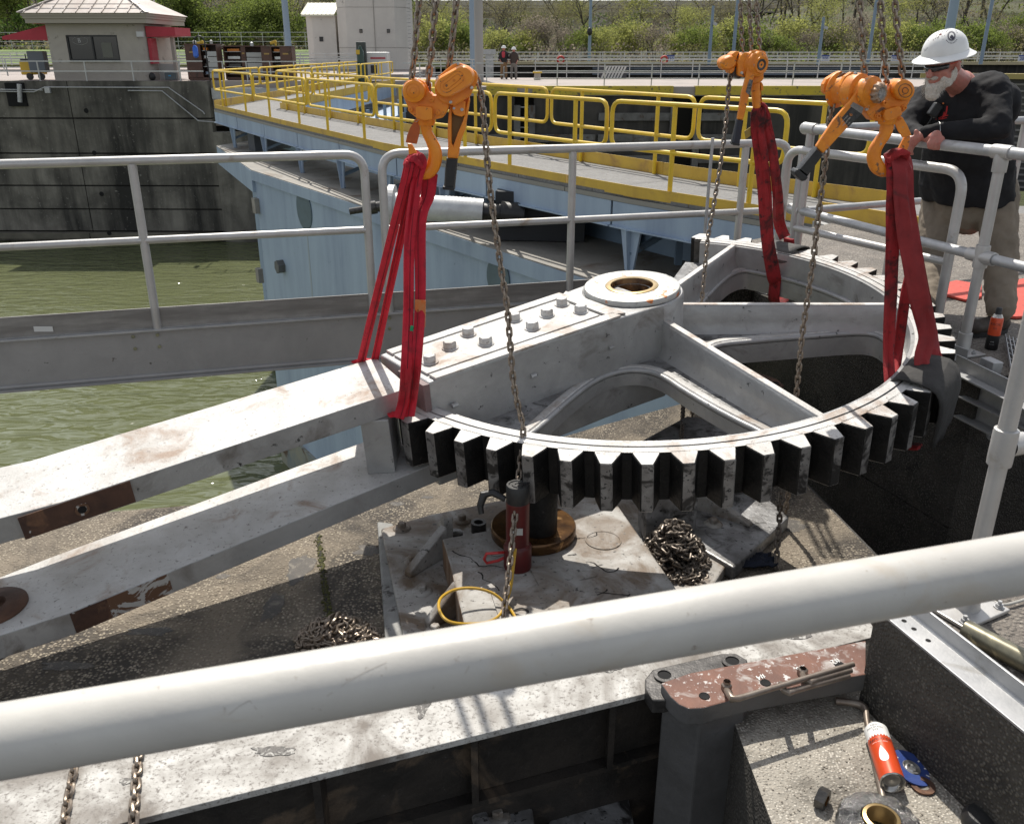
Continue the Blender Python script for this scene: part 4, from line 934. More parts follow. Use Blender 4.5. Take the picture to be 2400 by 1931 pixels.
mb = MB(); mb.tube([mA, mB_+D4*1.1], .027, 20); mb.build('mid_rail', galv, R4)
fitting(mB_, (0, 0, 1), .037, .12); fitting(mB_, D4, .036, .17); fitting(mA, D4, .038, .12)
pa = A4+D4*.06
mb = MB(); mb.cyl(V(pa.x, pa.y, -.1), V(pa.x, pa.y, zt4), .0275, seg=20); mb.build('post', alu, R4)
# short return leg behind (towards the walkway)
C5 = A4+V(1.9, .75, 0); 
mb = MB(); mb.tube([pa+V(0, 0, -.0)+V(.05, .03, 0), C5], .027, 18); mb.build('top_rail', galv, R4)
mb = MB(); mb.tube([V(pa.x, pa.y, zmid)+V(.05, .03, 0), V(C5.x, C5.y, zmid)], .025, 18); mb.build('mid_rail', galv, R4)
for t in (.42, .98):
    q = pa.lerp(C5, t); mb = MB(); mb.cyl(V(q.x, q.y, 0), V(q.x, q.y, zt4), .025, seg=14); mb.build('post', alu, R4)

# deck edge angle irons and short channel at right
sA = (B-A).normalized(); sN = V(-sA.y, sA.x, 0)
if sN.x < 0: sN = -sN
angle_iron('angle_iron', A+V(0, 0, .003), B+V(0, 0, .003), sN, 'galvanised angle iron along the far pit edge behind the gear', holes=(.1, .2, .5, .7), leg=.08, up=.05)
WW = (A-W0).normalized(); 
T = thing('edge_plate', W0, 'pale steel edge plate closing the far end of the pit behind the gear', 'edge plate')
mb = MB(); w_ = W0-WW*1.2; mb.prism([w_, A, A+V(-.03, .09, 0), w_+V(-.03, .09, 0)], (0, 0, .02)); mb.build('plate', galv, T)
mb = MB(); mb.prism([w_+V(0, .05, -.01), A+V(0, .05, -.01), A+V(0, .12, -.01), w_+V(0, .12, -.01)], (0, 0, -.62)); mb.build('end_wall', pebble_dk, T)
bc = at(1815, 683, .02); mb = MB(); mb.box(bc, (.20, .12, .014), Matrix.Rotation(.3, 3, 'Z')); mb.build('base_flange', alu, T, bevel=.003)
mb = MB(); mb.cyl(bc, bc+V(0, 0, .08), .036, seg=20); mb.build('socket', alu, T)
# beams at the right side: channel hanging at the pit edge
T = thing('channel_beam', at(2320, 900, 0), 'short grey channel beam carrying a walkway grating at the right pit corner', 'beam')
g0 = at(2242, 852, -.0); g1 = at(2420, 940, -.0); gd = (g1-g0).normalized(); g2 = g1+gd*1.2; gN = V(gd.y, -gd.x, 0)
if gN.y > 0: gN = -gN
slab(g0, g2, gN, .0, .008, -.14, .05, galv, 'web', T); slab(g0, g2, gN, .009, .07, -.03, -.022, galv, 'flange', T)
h0 = at(2290, 915, -.1); h1 = at(2440, 985, -.1); hd = (h1-h0).normalized(); h2 = h1+hd*1.2
slab(h0, h2, gN, .03, .038, -.13, -.03, galv, 'web', T); slab(h0, h2, gN, -.0, .11, -.14, -.131, galv, 'flange', T); slab(h0, h2, gN, .0, .11, -.029, -.022, galv, 'flange', T)
mb = MB(); mb.box(at(2322, 858, .03), (.10, .06, .07), Matrix.Rotation(math.atan2(gd.y, gd.x), 3, 'Z')); mb.build('corner_block', galv, T, bevel=.004)
c = at(2330, 1020, -.3)
mb = MB(); mb.tube(sm([at(2328, 960, -.25), at(2318, 990, -.28), at(2314, 1015, -.3), at(2322, 1030, -.31), at(2350, 1035, -.31)]), .008, 8); mb.build('hook_rod', galv, T)
# grating panel beside the channel
gt = mat('black_grating', (.06, .06, .06), (.16, .16, .155), 60, .6, .4)
mb = MB()
for i in range(26):
    p = at(2370, 868, .03)+gd*(i*.03); mb.bar(p, p+V(.35, .75, 0)*.8, .004, .02)
for i in range(7):
    p = at(2370, 868, .028)+V(.35, .75, 0)*(i*.12); mb.bar(p, p+gd*.78, .006, .012)
o = mb.build('grating_bars', galv, T); o['kind'] = 'stuff'

# spray can standing on the deck
c = at(2322, 818, 0)
CN2 = thing('spray_can', c, 'orange and black spray can standing upright on the deck by the man boot', 'spray can')
Hc = .205; rc2 = .033
mb = MB(); mb.lathe(c, (0, 0, 1), [(0, .001), (rc2-.002, .001), (rc2, .004), (rc2, .085), (rc2, Hc-.03), (rc2-.004, Hc-.02), (.022, Hc-.006), (.018, Hc-.002)], 32, mis=[1, 1, 1, 0, 0, 2, 2]); mb.build('can_body', [orangecan, black, tin], CN2)
mb = MB(); mb.lathe(c+V(0, 0, Hc-.012), (0, 0, 1), [(.021, 0), (.0175, .012), (.016, .042), (.013, .046), (0, .047)], 24); mb.build('cap', black, CN2)
vw = (C0-c); nv2 = V(vw.x, vw.y, 0).normalized(); sd2 = nv2.cross(V(0, 0, -1)).normalized()
def P2(body, size, h, m, **k): printed(body, size, h, m, CN2, c, V(0, 0, -1), nv2, sd2, rc2, **k)
P2('KROIL', .020, .150, inkd); P2('OIL', .014, .128, inkd); P2('= = =', .008, .05, inkw); P2('= = = =', .008, .035, inkw)

# red mats
redm = mat('red_rubber_mat', (.55, .07, .045), (.46, .055, .035), 8, .7, 0, .003, 30, c4=(.15, .03, .02), sc4=20, t4=(.64, .7))
for pts, lab in (([(2185, 675), (2240, 662), (2300, 672), (2300, 700), (2262, 708), (2195, 690)], 'red rubber mat lying between the rail posts left of the man boot'), ([(2335, 668), (2450, 650), (2560, 740), (2380, 748), (2340, 745)], 'large red rubber mat lying on the deck right of the man')):
    mb = MB(); mb.prism([at(x, y, .004) for x, y in pts], (0, 0, .018)); tag(mb.build('rubber_mat', redm, bevel=.004), lab, 'mat')
# ------------------------------------------------------------------ chains
def link_mesh(p, r, m, name='chain_link'):
    """one welded link, pitch p, wire radius r, long axis Z, flat in XZ"""
    hw = r*1.72+.0; hl = p/2+r; path = []                # centre line half width / half length
    L_ = p/2+r-hw + .0
    for k in range(8): a = math.pi*k/7; path.append(V(hw*math.cos(a), 0, max(L_, 0)+hw*math.sin(a)))
    for k in range(8): a = math.pi+math.pi*k/7; path.append(V(hw*math.cos(a), 0, -max(L_, 0)+hw*math.sin(a)))
    mb = MB(); mb.tube(path, r, 7, closed=True); return mb.mesh(name, m, V(0, 0, 0))
LM = {}
def chain(label, pts, m=linkm, r=.0052, p=.0295, tw=.4, group='hoist chains', smooth=True, marks=None):
    P = sm([Vector(q) for q in pts], 10) if smooth else [Vector(q) for q in pts]
    key = (m.name, r, p)
    if key not in LM: LM[key] = link_mesh(p, r, m)
    T = thing('chain', P[-1], label, 'chain', group)
    acc = 0; k = 0; nxt = p/2; prev = None; rnd = random.Random(int(P[0].x*1000) % 97)
    for i in range(len(P)-1):
        a, b = P[i], P[i+1]; L_ = (b-a).length
        while nxt <= acc+L_ and L_ > 0:
            c = a.lerp(b, (nxt-acc)/L_); t = (b-a).normalized()
            x = V(1, 0, 0); x = (x-t*x.dot(t)).normalized(); y = t.cross(x)
            ang = tw + (math.pi/2 if k % 2 else 0) + rnd.gauss(0, .07); xx = x*math.cos(ang)+y*math.sin(ang); yy = t.cross(xx)
            R = Matrix((xx, yy, t)).transposed(); place('chain_link', LM[key], T, c, R); k += 1; nxt += p
        acc += L_
    return T
def pile(label, c, rx, ry, h, n, m=linkdk, r=.0050, p=.030, seed=1, name='chain_pile', zf=0.0):
    key = (m.name, r, p)
    if key not in LM: LM[key] = link_mesh(p, r, m)
    src = LM[key]; rnd = random.Random(seed); mb = MB()
    sv_ = [v.co.copy() for v in src.vertices]; sf = [list(q.vertices) for q in src.polygons]
    # meandering strands layered over one another so links interlock
    q = V(0, 0, 0); ang = 0; k = 0
    for i in range(n):
        ang += rnd.gauss(0, .55)
        step = V(math.cos(ang), math.sin(ang), 0)*p*.9
        if ((q+step).x/rx)**2+((q+step).y/ry)**2 > 1: ang += math.pi*.6; step = V(math.cos(ang), math.sin(ang), 0)*p*.9
        q += step
        if (q.x/rx)**2+(q.y/ry)**2 > 1.1: q *= .9
        rad_ = min(1, math.sqrt((q.x/rx)**2+(q.y/ry)**2)); top = h*(1-rad_**1.7); z = r + top*rnd.random()**.5
        t = (step.normalized()+V(0, 0, rnd.gauss(0, .35))).normalized(); x = t.orthogonal().normalized(); y = t.cross(x)
        a = (math.pi/2 if k % 2 else 0)+rnd.gauss(0, .5); xx = x*math.cos(a)+y*math.sin(a); yy = t.cross(xx)
        R = Matrix((xx, yy, t)).transposed(); cc = Vector(c)+q+V(0, 0, z)
        mb.add([cc+R @ v for v in sv_], sf, 0, True); k += 1
    o = mb.build(name, m); return tag(o, label, 'chain pile')

# ------------------------------------------------------------------ generic hoist helpers working in a vertical plane at depth Y
class HP:
    """photo-plane helper: outline points (zoom coordinates) -> points of a vertical plane at depth Y"""
    def __init__(s, x0, y0, k, Y): s.x0, s.y0, s.k, s.Y = x0, y0, k, Y
    def __call__(s, X, Yp, dy=0.0):
        p = atY(s.x0+X/s.k, s.y0+Yp/s.k, s.Y)      # in-plane position measured at Y, then moved straight back
        return p+V(0, dy, 0)
def hp_plate(h, pts, d0, d1, m, name, par, bev=.003, mi=0):
    mb = MB(); P = [h(x, y, d0) for x, y in pts]; mb.prism(P, (0, d1-d0, 0)); return mb.build(name, m, par, bevel=bev)
def circ(cx, cy, r, n=24): return [(cx+r*math.cos(2*math.pi*i/n), cy+r*math.sin(2*math.pi*i/n)) for i in range(n)]
def stadium(x0, y0, x1, y1, r, n=12):
    a = math.atan2(y1-y0, x1-x0); out = []
    for i in range(n+1): t = a+math.pi/2+math.pi*i/n; out.append((x0+r*math.cos(t), y0+r*math.sin(t)))
    for i in range(n+1): t = a-math.pi/2+math.pi*i/n; out.append((x1+r*math.cos(t), y1+r*math.sin(t)))
    return out
def hp_dome(h, pts_fn, levels, m, name, par):
    """stack of shrinking outlines giving a domed cover; levels: (scale arg, depth)"""
    rings = [[h(x, y, d) for x, y in pts_fn(s_)] for s_, d in levels]
    mb = MB(); n = len(rings[0])
    mb.loft(list(reversed(rings)), 0, True, True); return mb.build(name, m, par)
def hook_loft(h, path, widths, depth, m, name, par, dc=0.0, nseg=14):
    C = [h(x, y, dc) for x, y in path]; k = h.Y/FPX/h.k*1.0
    pxm = (h(100, 0)-h(0, 0)).length/100
    Cs = []; Ws = []
    n = len(C); sub = 5
    Pp = sm(C, sub); W_ = []
    for i in range(len(Pp)):
        t = i/sub; j = min(int(t), n-2); W_.append(widths[j]+(widths[j+1]-widths[j])*(t-j))
    rings = []
    for i, p in enumerate(Pp):
        a = Pp[max(i-1, 0)]; b = Pp[min(i+1, len(Pp)-1)]; t = (b-a).normalized(); x = V(0, 1, 0); s_ = t.cross(x).normalized(); hw = W_[i]*pxm/2; hd = min(depth/2, hw*1.1)
        ring = []
        for q in range(nseg):
            a_ = 2*math.pi*q/nseg; ca, sa = math.cos(a_), math.sin(a_)
            ex = math.copysign(abs(ca)**.75, ca); ey = math.copysign(abs(sa)**.75, sa); ring.append(p+s_*hw*ex+x*hd*ey)
        rings.append(ring)
    mb = MB(); mb.loft(rings, 0, True, True); return mb.build(name, m, par)
def hp_bolt(h, X, Y_, r, d, m, par, hexa=False, hgt=.010, name='bolt'):
    c = h(X, Y_, d); rr_ = r*(h(100, 0)-h(0, 0)).length/100
    mb = MB(); mb.lathe(c, (0, -1, 0), [(rr_*1.25, 0), (rr_*1.2, hgt*.35), (rr_*.85, hgt*.4), (rr_*.82, hgt), (rr_*.45, hgt), (rr_*.4, hgt*.6), (0, hgt*.6)], 6 if hexa else 16, sm=not hexa); return mb.build(name, m, par)

# ------------------------------------------------------------------ left hoist (seen from its gear-cover side)
Y1 = 3.38
h1 = HP(900, 100, 4.337, Y1)
H = thing('lever_hoist', h1(400, 700), 'left orange lever hoist, clean bright paint, holding the bright red sling', 'hoist', 'orange lever hoists')
body = [(190, 480), (196, 430), (230, 392), (290, 368), (350, 372), (400, 395), (432, 440), (452, 495), (495, 535), (560, 545), (640, 600), (662, 640), (640, 700), (598, 765), (520, 785), (430, 792), (330, 768), (262, 715), (238, 650), (200, 560)]
hp_plate(h1, body, .0, .075, orange, 'side_plate', H, .004)
hp_dome(h1, lambda s_: circ(313, 495, 118*s_, 32), [(1, 0.002), (1, -.022), (.94, -.034), (.80, -.038)], orange, 'sheave_cover', H)
for r_ in (68, 34):
    mb = MB(); pxm = (h1(100, 0)-h1(0, 0)).length/100; mb.tube([h1(305+r_*math.cos(t*.2618), 487+r_*1.08*math.sin(t*.2618), -.039) for t in range(24)], .0009, 6, closed=True); mb.build('cast_ring', orange_worn, H)
hp_plate(h1, [(328, 655), (345, 642), (478, 648), (498, 662), (498, 780), (420, 790), (335, 768)], -.03, .002, orange, 'bottom_yoke', H, .006)
for X, Y_ in ((272, 680), (484, 583), (547, 712)): hp_bolt(h1, X, Y_, 24, -.001, orange, H, hgt=.013)
hp_plate(h1, [(524, 375), (560, 335), (700, 222), (762, 205), (860, 240), (940, 300), (955, 345), (950, 400), (905, 480), (880, 545), (720, 640), (620, 620), (560, 585), (520, 505)], -.012, .012, orange, 'gear_case_plate', H, .004)
hp_dome(h1, lambda s_: stadium(642+0, 440, 808, 345, 118*s_), [(1, -.010), (1, -.045), (.95, -.062), (.82, -.072)], orange, 'gear_cover', H)
for rr_, dd_ in ((62, -.0725), (50, -.0725)):
    mb = MB(); mb.tube([h1(x, y, dd_) for x, y in stadium(648, 438, 760, 350, rr_ if rr_ == 62 else 30)], .0014, 6, closed=True); mb.build('cast_ring', orange_worn, H)
for X, Y_ in ((648, 430), (724, 378)): hp_bolt(h1, X, Y_, 11, -.0725, orange_worn, H, hgt=.002)
for X, Y_ in ((757, 215), (546, 362), (892, 457), (680, 604)): hp_bolt(h1, X, Y_, 15, -.012, steel, H, True, .014, 'cap_screw')
mb = MB(); mb.cyl(h1(700, 430, .01), h1(700, 430, .11), .052, seg=28); mb.build('chain_wheel_housing', orange, H)
hp_plate(h1, [(524, 395), (700, 250), (800, 250), (930, 330), (940, 420), (860, 540), (720, 620), (560, 560)], .075, .10, orange, 'rear_plate', H, .004)
# lever
lev = [(668, 620), (700, 600), (862, 548), (868, 600), (842, 760), (820, 900), (775, 1010), (748, 1190), (640, 1185), (645, 1040), (642, 860), (650, 740)]
cav = [(682, 730), (770, 735), (812, 745), (800, 800), (745, 930), (700, 1045), (682, 1040), (680, 900)]
hp_plate(h1, lev, .055, .075, orange, 'lever', H, .004)
for seg_ in ([(668, 620), (690, 615), (682, 730), (680, 900), (682, 1040), (700, 1060), (748, 1190), (640, 1185), (645, 1040), (642, 860), (650, 740)], [(862, 548), (868, 600), (842, 760), (820, 900), (775, 1010), (748, 1190), (720, 1190), (700, 1060), (745, 930), (800, 800), (840, 620)]):
    hp_plate(h1, seg_, .030, .0555, orange, 'lever_rib', H, .003)
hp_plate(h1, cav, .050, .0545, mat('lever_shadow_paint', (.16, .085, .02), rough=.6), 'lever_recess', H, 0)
hp_plate(h1, [(690, 640), (800, 590), (826, 610), (822, 740), (790, 762), (712, 740), (690, 700)], .018, .03, orange, 'pawl_plate', H, .003)
hp_bolt(h1, 708, 672, 12, .018, steel, H, True, .010); hp_bolt(h1, 790, 686, 15, .018, steel, H, True, .012)
grip = [(630, 1185), (742, 1190), (735, 1270), (712, 1490), (604, 1480), (615, 1300)]
hp_dome(h1, lambda s_: [(673+(x-673)*s_, y) for x, y in grip], [(.75, .022), (1, .032), (1, .072), (.75, .082)], black, 'grip', H)
hp_plate(h1, [(592, 1470), (715, 1480), (712, 1515), (600, 1505), (588, 1490)], .018, .086, black, 'grip_end', H, .004)
for i in range(5): hp_plate(h1, [(618-i*3, 1300+i*38), (735-i*5, 1303+i*38), (735-i*5, 1308+i*38), (618-i*3, 1305+i*38)], .0300, .074, dsteel, 'grip_groove', H, 0)
hp_bolt(h1, 662, 1303, 9, .030, bronze, H, hgt=.004)
# hook
hook_loft(h1, [(418, 780), (418, 850), (432, 925), (475, 1010), (510, 1100), (512, 1200), (480, 1290), (420, 1340), (350, 1330), (300, 1270), (275, 1180), (248, 1060)], [120, 122, 112, 122, 140, 152, 150, 135, 110, 80, 55, 30], .046, orange, 'hook', H, .03)
mb = MB(); mb.lathe(h1(418, 790, .03), (0, 0, 1), [(.030, -.02), (.034, -.01), (.034, .02), (.0, .02)], 24); mb.build('hook_collar', orange, H)
hp_plate(h1, [(305, 800), (345, 790), (362, 870), (358, 925), (330, 1036), (216, 1020), (230, 950), (262, 868)], .012, .018, mat('dull_orange_latch', (.50, .10, .012), (.40, .08, .012), 20, .5), 'latch', H, .001)
hp_bolt(h1, 320, 802, 16, .012, orange_worn, H, hgt=.008)
hp_plate(h1, [(228, 1030), (275, 1035), (345, 1148), (262, 1170)], .018, .034, orange, 'hook_tip', H, .004)
mb = MB(); mb.tube([h1(330, 775, .0), h1(300, 800, -.004), h1(335, 805, -.006), h1(360, 780, 0)], .0012, 6); mb.build('safety_wire', steel, H)
def top(px, py, Y): return atY(px, py, Y)
chain('chain rising from the round sheave end of the left hoist, leftmost of its three', [top(992, -190, Y1+.03), top(982, 0, Y1+.03), top(964, 190, Y1+.02), top(955, 212, Y1+.02)], tw=.5)
chain('middle one of the three chains above the left hoist, entering beside its bolt', [top(1030, -190, Y1+.04), top(1021, 0, Y1+.04), top(1003, 195, Y1+.04), top(1000, 222, Y1+.04)], tw=.2)
chain('rightmost of the three chains above the left hoist, ending behind its oval gear cover', [top(1080, -190, Y1+.06), top(1070, 0, Y1+.06), top(1052, 160, Y1+.06), top(1050, 215, Y1+.06)], tw=.6)
tl = [(1118, 186), (1124, 205), (1130, 235), (1136, 300), (1142, 380), (1152, 470), (1164, 557), (1176, 640), (1189, 724), (1196, 810), (1203, 891), (1214, 950), (1226, 1003)]
lo_ = GL(1226, 1004, .02); wc = LW(lo_.x, lo_.y, .02)
Ye = wc.y-.01
TP = [atY(x, y, Y1+.07 + (Ye-Y1-.07)*((y-186)/820)**1.5) for x, y in tl]
TP = [h1(930, 370, .06)]+TP
end = at(1180, 1440, zp+.02)
TP += [TP[-1].lerp(end, t)+V(0, 0, -.05*math.sin(math.pi*t)) for t in (.12, .3, .5, .7, .88, 1.0)]
chain('long tail chain from the left hoist down to the red jack', TP, tw=.35)
mb = MB(); mb.tube(sm([at(1200, 1432, zp+.012), at(1222, 1425, zp+.012), at(1238, 1432, zp+.012), at(1228, 1442, zp+.012), at(1205, 1436, zp+.012)]), .003, 6); tag(mb.build('wire_ring', dsteel), 'small black wire ring at the end of the tail chain by the jack', 'ring')

# ------------------------------------------------------------------ right hoist (seen from its lever side)
Y3 = 3.75
h3 = HP(1830, 130, 5.423, Y3)
H = thing('lever_hoist', h3(1400, 800), 'right scratched orange lever hoist with a specification plate on its slanting lever, beside the man', 'hoist', 'orange lever hoists')
ow = orange_worn
hp_plate(h3, [(1040, 600), (1100, 560), (1270, 545), (1330, 480), (1400, 380), (1460, 330), (1520, 300), (1600, 312), (1655, 365), (1668, 445), (1655, 560), (1610, 640), (1590, 700), (1515, 760), (1400, 825), (1290, 850), (1165, 830), (1090, 740), (1100, 690)], .0, .07, ow, 'side_plate', H, .004)
hp_dome(h3, lambda s_: circ(1530, 440, 138*s_, 32), [(1, .002), (1, -.02), (.93, -.032), (.80, -.036)], ow, 'sheave_cover', H)
for r_ in (85, 38): mb = MB(); mb.tube([h3(1535+r_*math.cos(t*.2618), 445+r_*math.sin(t*.2618), -.037) for t in range(24)], .0012, 6, closed=True); mb.build('cast_ring', dsteel, H)
hp_plate(h3, [(1290, 690), (1460, 640), (1500, 660), (1512, 755), (1400, 820), (1300, 842), (1275, 760)], -.028, .002, ow, 'bottom_yoke', H, .006)
for X, Y_, r_ in ((1308, 602, 30), (1558, 665, 30), (1228, 772, 34)): hp_bolt(h3, X, Y_, r_, -.001, ow, H, hgt=.016)
# drum, ratchet case and handwheel, turned a little to the left
axd = (V(-.52, .85, .02)).normalized(); c3 = h3(1180, 470, -.06)
mb = MB(); mb.lathe(c3, axd, [(.0, .002), (.030, .002), (.034, .003), (.035, .022), (.044, .030), (.060, .032), (.061, .055), (.052, .060), (.052, .085), (.068, .092), (.070, .130), (.056, .150), (.056, .19), (.070, .20), (.070, .206), (.04, .21)], 40); mb.build('drum_case', ow, H)
knob = MB(); rings = []
for z_, r_ in ((-.012, .022), (-.012, .031), (-.004, .038), (.012, .038), (.018, .032)):
    xx = axd.orthogonal().normalized(); yy = axd.cross(xx); rings.append([c3+axd*z_+(xx*math.cos(2*math.pi*i/60)+yy*math.sin(2*math.pi*i/60))*(r_*(1+.07*math.cos(12*2*math.pi*i/60))) for i in range(60)])
knob.loft(rings, 0, False); knob.build('handwheel', mat('worn_handwheel', (.35, .16, .05), (.30, .28, .25), 30, .45, .3, .001, 80, c3=(.05, .03, .02), sc3=30, t3=(.55, .62)), H)
mb = MB(); mb.lathe(c3, axd, [(.022, -.0125), (.019, -.004), (.010, .0), (.006, -.004), (0, -.004)], 30); mb.build('knob_face', mat('whitish_knob_face', (.48, .46, .44), (.22, .20, .18), 50, .5, .2), H)
hp_plate(h3, [(775, 520), (790, 390), (850, 270), (930, 215), (1010, 225), (1120, 280), (1100, 350), (1000, 330), (930, 420), (900, 520), (860, 590), (800, 600)], .03, .06, ow, 'case_flange', H, .004)
hp_plate(h3, [(645, 470), (650, 380), (690, 310), (800, 240), (880, 205), (900, 225), (800, 290), (730, 380), (700, 500), (680, 520)], .10, .14, ow, 'gear_cover', H, .006)
hp_plate(h3, [(700, 500), (730, 380), (800, 290), (900, 225), (930, 240), (850, 300), (790, 400), (775, 560), (730, 560)], .085, .12, dsteel, 'chain_gap', H, 0)
hp_bolt(h3, 980, 238, 22, .028, steel, H, True, .012); hp_bolt(h3, 1085, 682, 20, -.002, steel, H, True, .012)
lev = [(905, 480), (985, 360), (1060, 300), (1150, 290), (1120, 380), (1040, 470), (1060, 560), (1040, 640), (1010, 700), (985, 745), (820, 905), (700, 1030), (600, 1140), (500, 1240), (412, 1152), (470, 1060), (560, 930), (640, 810), (760, 670), (850, 570)]
hp_plate(h3, lev, -.035, -.012, ow, 'lever', H, .005)
hp_plate(h3, [(735, 790), (860, 640), (985, 735), (820, 905)], -.0365, -.0352, mat('spec_plate', (.015, .015, .015), (.05, .048, .045), 60, .5), 'spec_plate', H, 0)
hp_plate(h3, [(840, 640), (880, 590), (1010, 660), (985, 735), (960, 720)], -.0380, -.0352, mat('dusty_label', (.16, .15, .14), (.28, .26, .24), 60, .7), 'worn_label', H, 0)
Rp = Matrix.Rotation(rad(90), 3, 'X') @ Matrix.Rotation(rad(52), 3, 'Z')
lt = mat('label_print', (.5, .46, .42), rough=.6)
text('6', h3(850, 748, -.037), .020, mat('label_orange', (.6, .2, .03), rough=.5), Rp, H, 'printing', .0002)
for i, tx in enumerate(('WARNING', 'LOAD CHAIN', 'DO NOT LIFT', '6 TON')): text(tx, h3(775+i*14, 800+i*16+(i % 2)*20, -.037), .0065, lt, Rp, H, 'printing', .0002)
gr = [(415, 1152), (503, 1240), (290, 1530), (175, 1440)]
hp_dome(h3, lambda s_: [(415+(x-415)*1.0 if False else x*s_+(1-s_)*346, y*s_+(1-s_)*1340) for x, y in gr], [(.86, -.052), (1, -.040), (1, -.006), (.86, .006)], black, 'grip', H)
hp_plate(h3, [(128, 1460), (165, 1420), (300, 1530), (262, 1575), (215, 1580), (130, 1500)], -.056, .010, black, 'grip_end', H, .005)
for i in range(4):
    t0 = .2+.18*i; a = (415-(415-175)*t0, 1152+(1440-1152)*t0); b = (503-(503-290)*t0, 1240+(1530-1240)*t0); hp_plate(h3, [a, b, (b[0]-5, b[1]+6), (a[0]-5, a[1]+6)], -.0415, .0, dsteel, 'grip_groove', H, 0)
hook_loft(h3, [(1392, 830), (1382, 930), (1355, 1020), (1290, 1110), (1232, 1210), (1218, 1320), (1262, 1430), (1350, 1480), (1450, 1450), (1530, 1360), (1580, 1230), (1610, 1080)], [170, 168, 150, 150, 165, 180, 185, 165, 130, 100, 70, 40], .046, ow, 'hook', H, .03)
mb = MB(); mb.lathe(h3(1392, 835, .03), (0, 0, 1), [(.033, -.015), (.037, -.006), (.037, .02), (0, .02)], 24); mb.build('hook_collar', ow, H)
hp_plate(h3, [(1478, 800), (1520, 768), (1560, 790), (1625, 900), (1675, 1020), (1600, 1045), (1560, 1050), (1500, 960), (1465, 880)], .008, .016, ow, 'latch', H, .002)
hp_plate(h3, [(1600, 1040), (1672, 1025), (1655, 1150), (1600, 1290), (1548, 1250), (1500, 1235)], .016, .034, ow, 'hook_tip', H, .004)
hp_bolt(h3, 1520, 810, 20, .008, ow, H, hgt=.008)
chain('leftmost of the three chains above the right hoist, nearest its handwheel', [top(2008, -190, Y3+.06), top(2015, 0, Y3+.06), top(2026, 165, Y3+.05), top(2032, 195, Y3+.05)], tw=.3)
chain('middle one of the three chains above the right hoist, between handwheel and sheave', [top(2056, -190, Y3+.04), top(2063, 0, Y3+.04), top(2078, 200, Y3+.04), top(2080, 225, Y3+.04)], tw=.5)
chain('rightmost of the three chains above the right hoist, beside the man hard hat', [top(2088, -190, Y3+.03), top(2097, 0, Y3+.03), top(2115, 175, Y3+.03), top(2118, 200, Y3+.03)], tw=.2)
tl = [(1974, 215), (1962, 222), (1952, 242), (1946, 275), (1943, 310), (1938, 345), (1932, 400), (1924, 460), (1914, 540), (1904, 623), (1893, 700), (1881, 779), (1873, 860), (1866, 935)]
lo_ = GL(1866, 935, -.1); Ye = LW(lo_.x, lo_.y, -.1).y+.12
TP = [atY(x, y, Y3+.10 + (Ye-Y3-.10)*max(0, (y-300)/640)) for x, y in tl]; e_ = TP[-1]
TP += [V(e_.x+.02, e_.y, e_.z-.25), V(e_.x+.02, e_.y, ZF+.05)]
chain('long tail chain from the right hoist hanging through the right gear opening', TP, tw=.6)

# ------------------------------------------------------------------ middle hoist further back, seen edge on
Y2 = 5.25
h2 = HP(1650, 80, 5.784, Y2)
H = thing('lever_hoist', h2(700, 700), 'small-looking middle orange lever hoist seen edge on above the back of the gear', 'hoist', 'orange lever hoists')
hp_dome(h2, lambda s_: stadium(310, 400, 350, 380, 95*s_), [(.7, -.03), (.95, -.02), (1, .0), (1, .08)], ow, 'gear_cover', H)
hp_plate(h2, [(335, 500), (345, 380), (370, 270), (420, 235), (470, 240), (440, 300), (420, 400), (400, 500), (360, 540)], -.02, .10, ow, 'gear_case_plate', H, .004)
hp_plate(h2, [(400, 290), (470, 240), (500, 330), (440, 420), (420, 560), (500, 600), (470, 610), (390, 570)], -.0, .09, dsteel, 'chain_gap', H, 0)
hp_plate(h2, [(430, 380), (470, 290), (520, 250), (600, 260), (650, 300), (620, 420), (560, 480), (520, 590), (440, 560)], -.05, .08, ow, 'ratchet_case', H, .008)
hp_bolt(h2, 480, 528, 18, -.05, steel, H, True, .012)
c2 = h2(735, 415, -.08); ax2 = V(-.42, .9, .05).normalized()
mb = MB(); mb.lathe(c2, ax2, [(0, .004), (.030, .004), (.042, 0), (.044, .012), (.060, .02), (.066, .03), (.066, .05), (.072, .055), (.072, .075), (.055, .085), (.055, .15), (0, .15)], 36); mb.build('drum_case', ow, H)
mb = MB(); mb.lathe(c2, ax2, [(.030, .003), (.026, .0), (.012, .006), (0, .002)], 24); mb.build('knob_face', dsteel, H)
hp_plate(h2, [(700, 300), (730, 240), (790, 225), (835, 250), (850, 320), (840, 400), (800, 480), (790, 520), (740, 500), (720, 400)], -.01, .06, ow, 'side_plate', H, .006)
hp_plate(h2, [(620, 560), (700, 500), (790, 510), (795, 610), (760, 650), (640, 682), (625, 640)], -.03, .06, ow, 'bottom_yoke', H, .008)
hp_plate(h2, [(545, 440), (560, 330), (600, 290), (650, 290), (640, 420), (640, 560), (615, 640), (570, 830), (530, 990), (488, 1160), (410, 1148), (440, 960), (470, 780), (520, 600)], -.075, -.045, ow, 'lever', H, .006)
hp_plate(h2, [(520, 780), (570, 610), (618, 625), (575, 830)], -.0765, -.0752, mat('small_spec_plate', (.02, .02, .02), (.2, .19, .18), 80, .5), 'spec_plate', H, 0)
gr2 = [(405, 1148), (490, 1160), (435, 1480), (335, 1462)]
hp_dome(h2, lambda s_: [(x*s_+(1-s_)*416, y) for x, y in gr2], [(.7, -.088), (1, -.078), (1, -.042), (.7, -.032)], mat('navy_grip', (.012, .016, .028), rough=.45), 'grip', H)
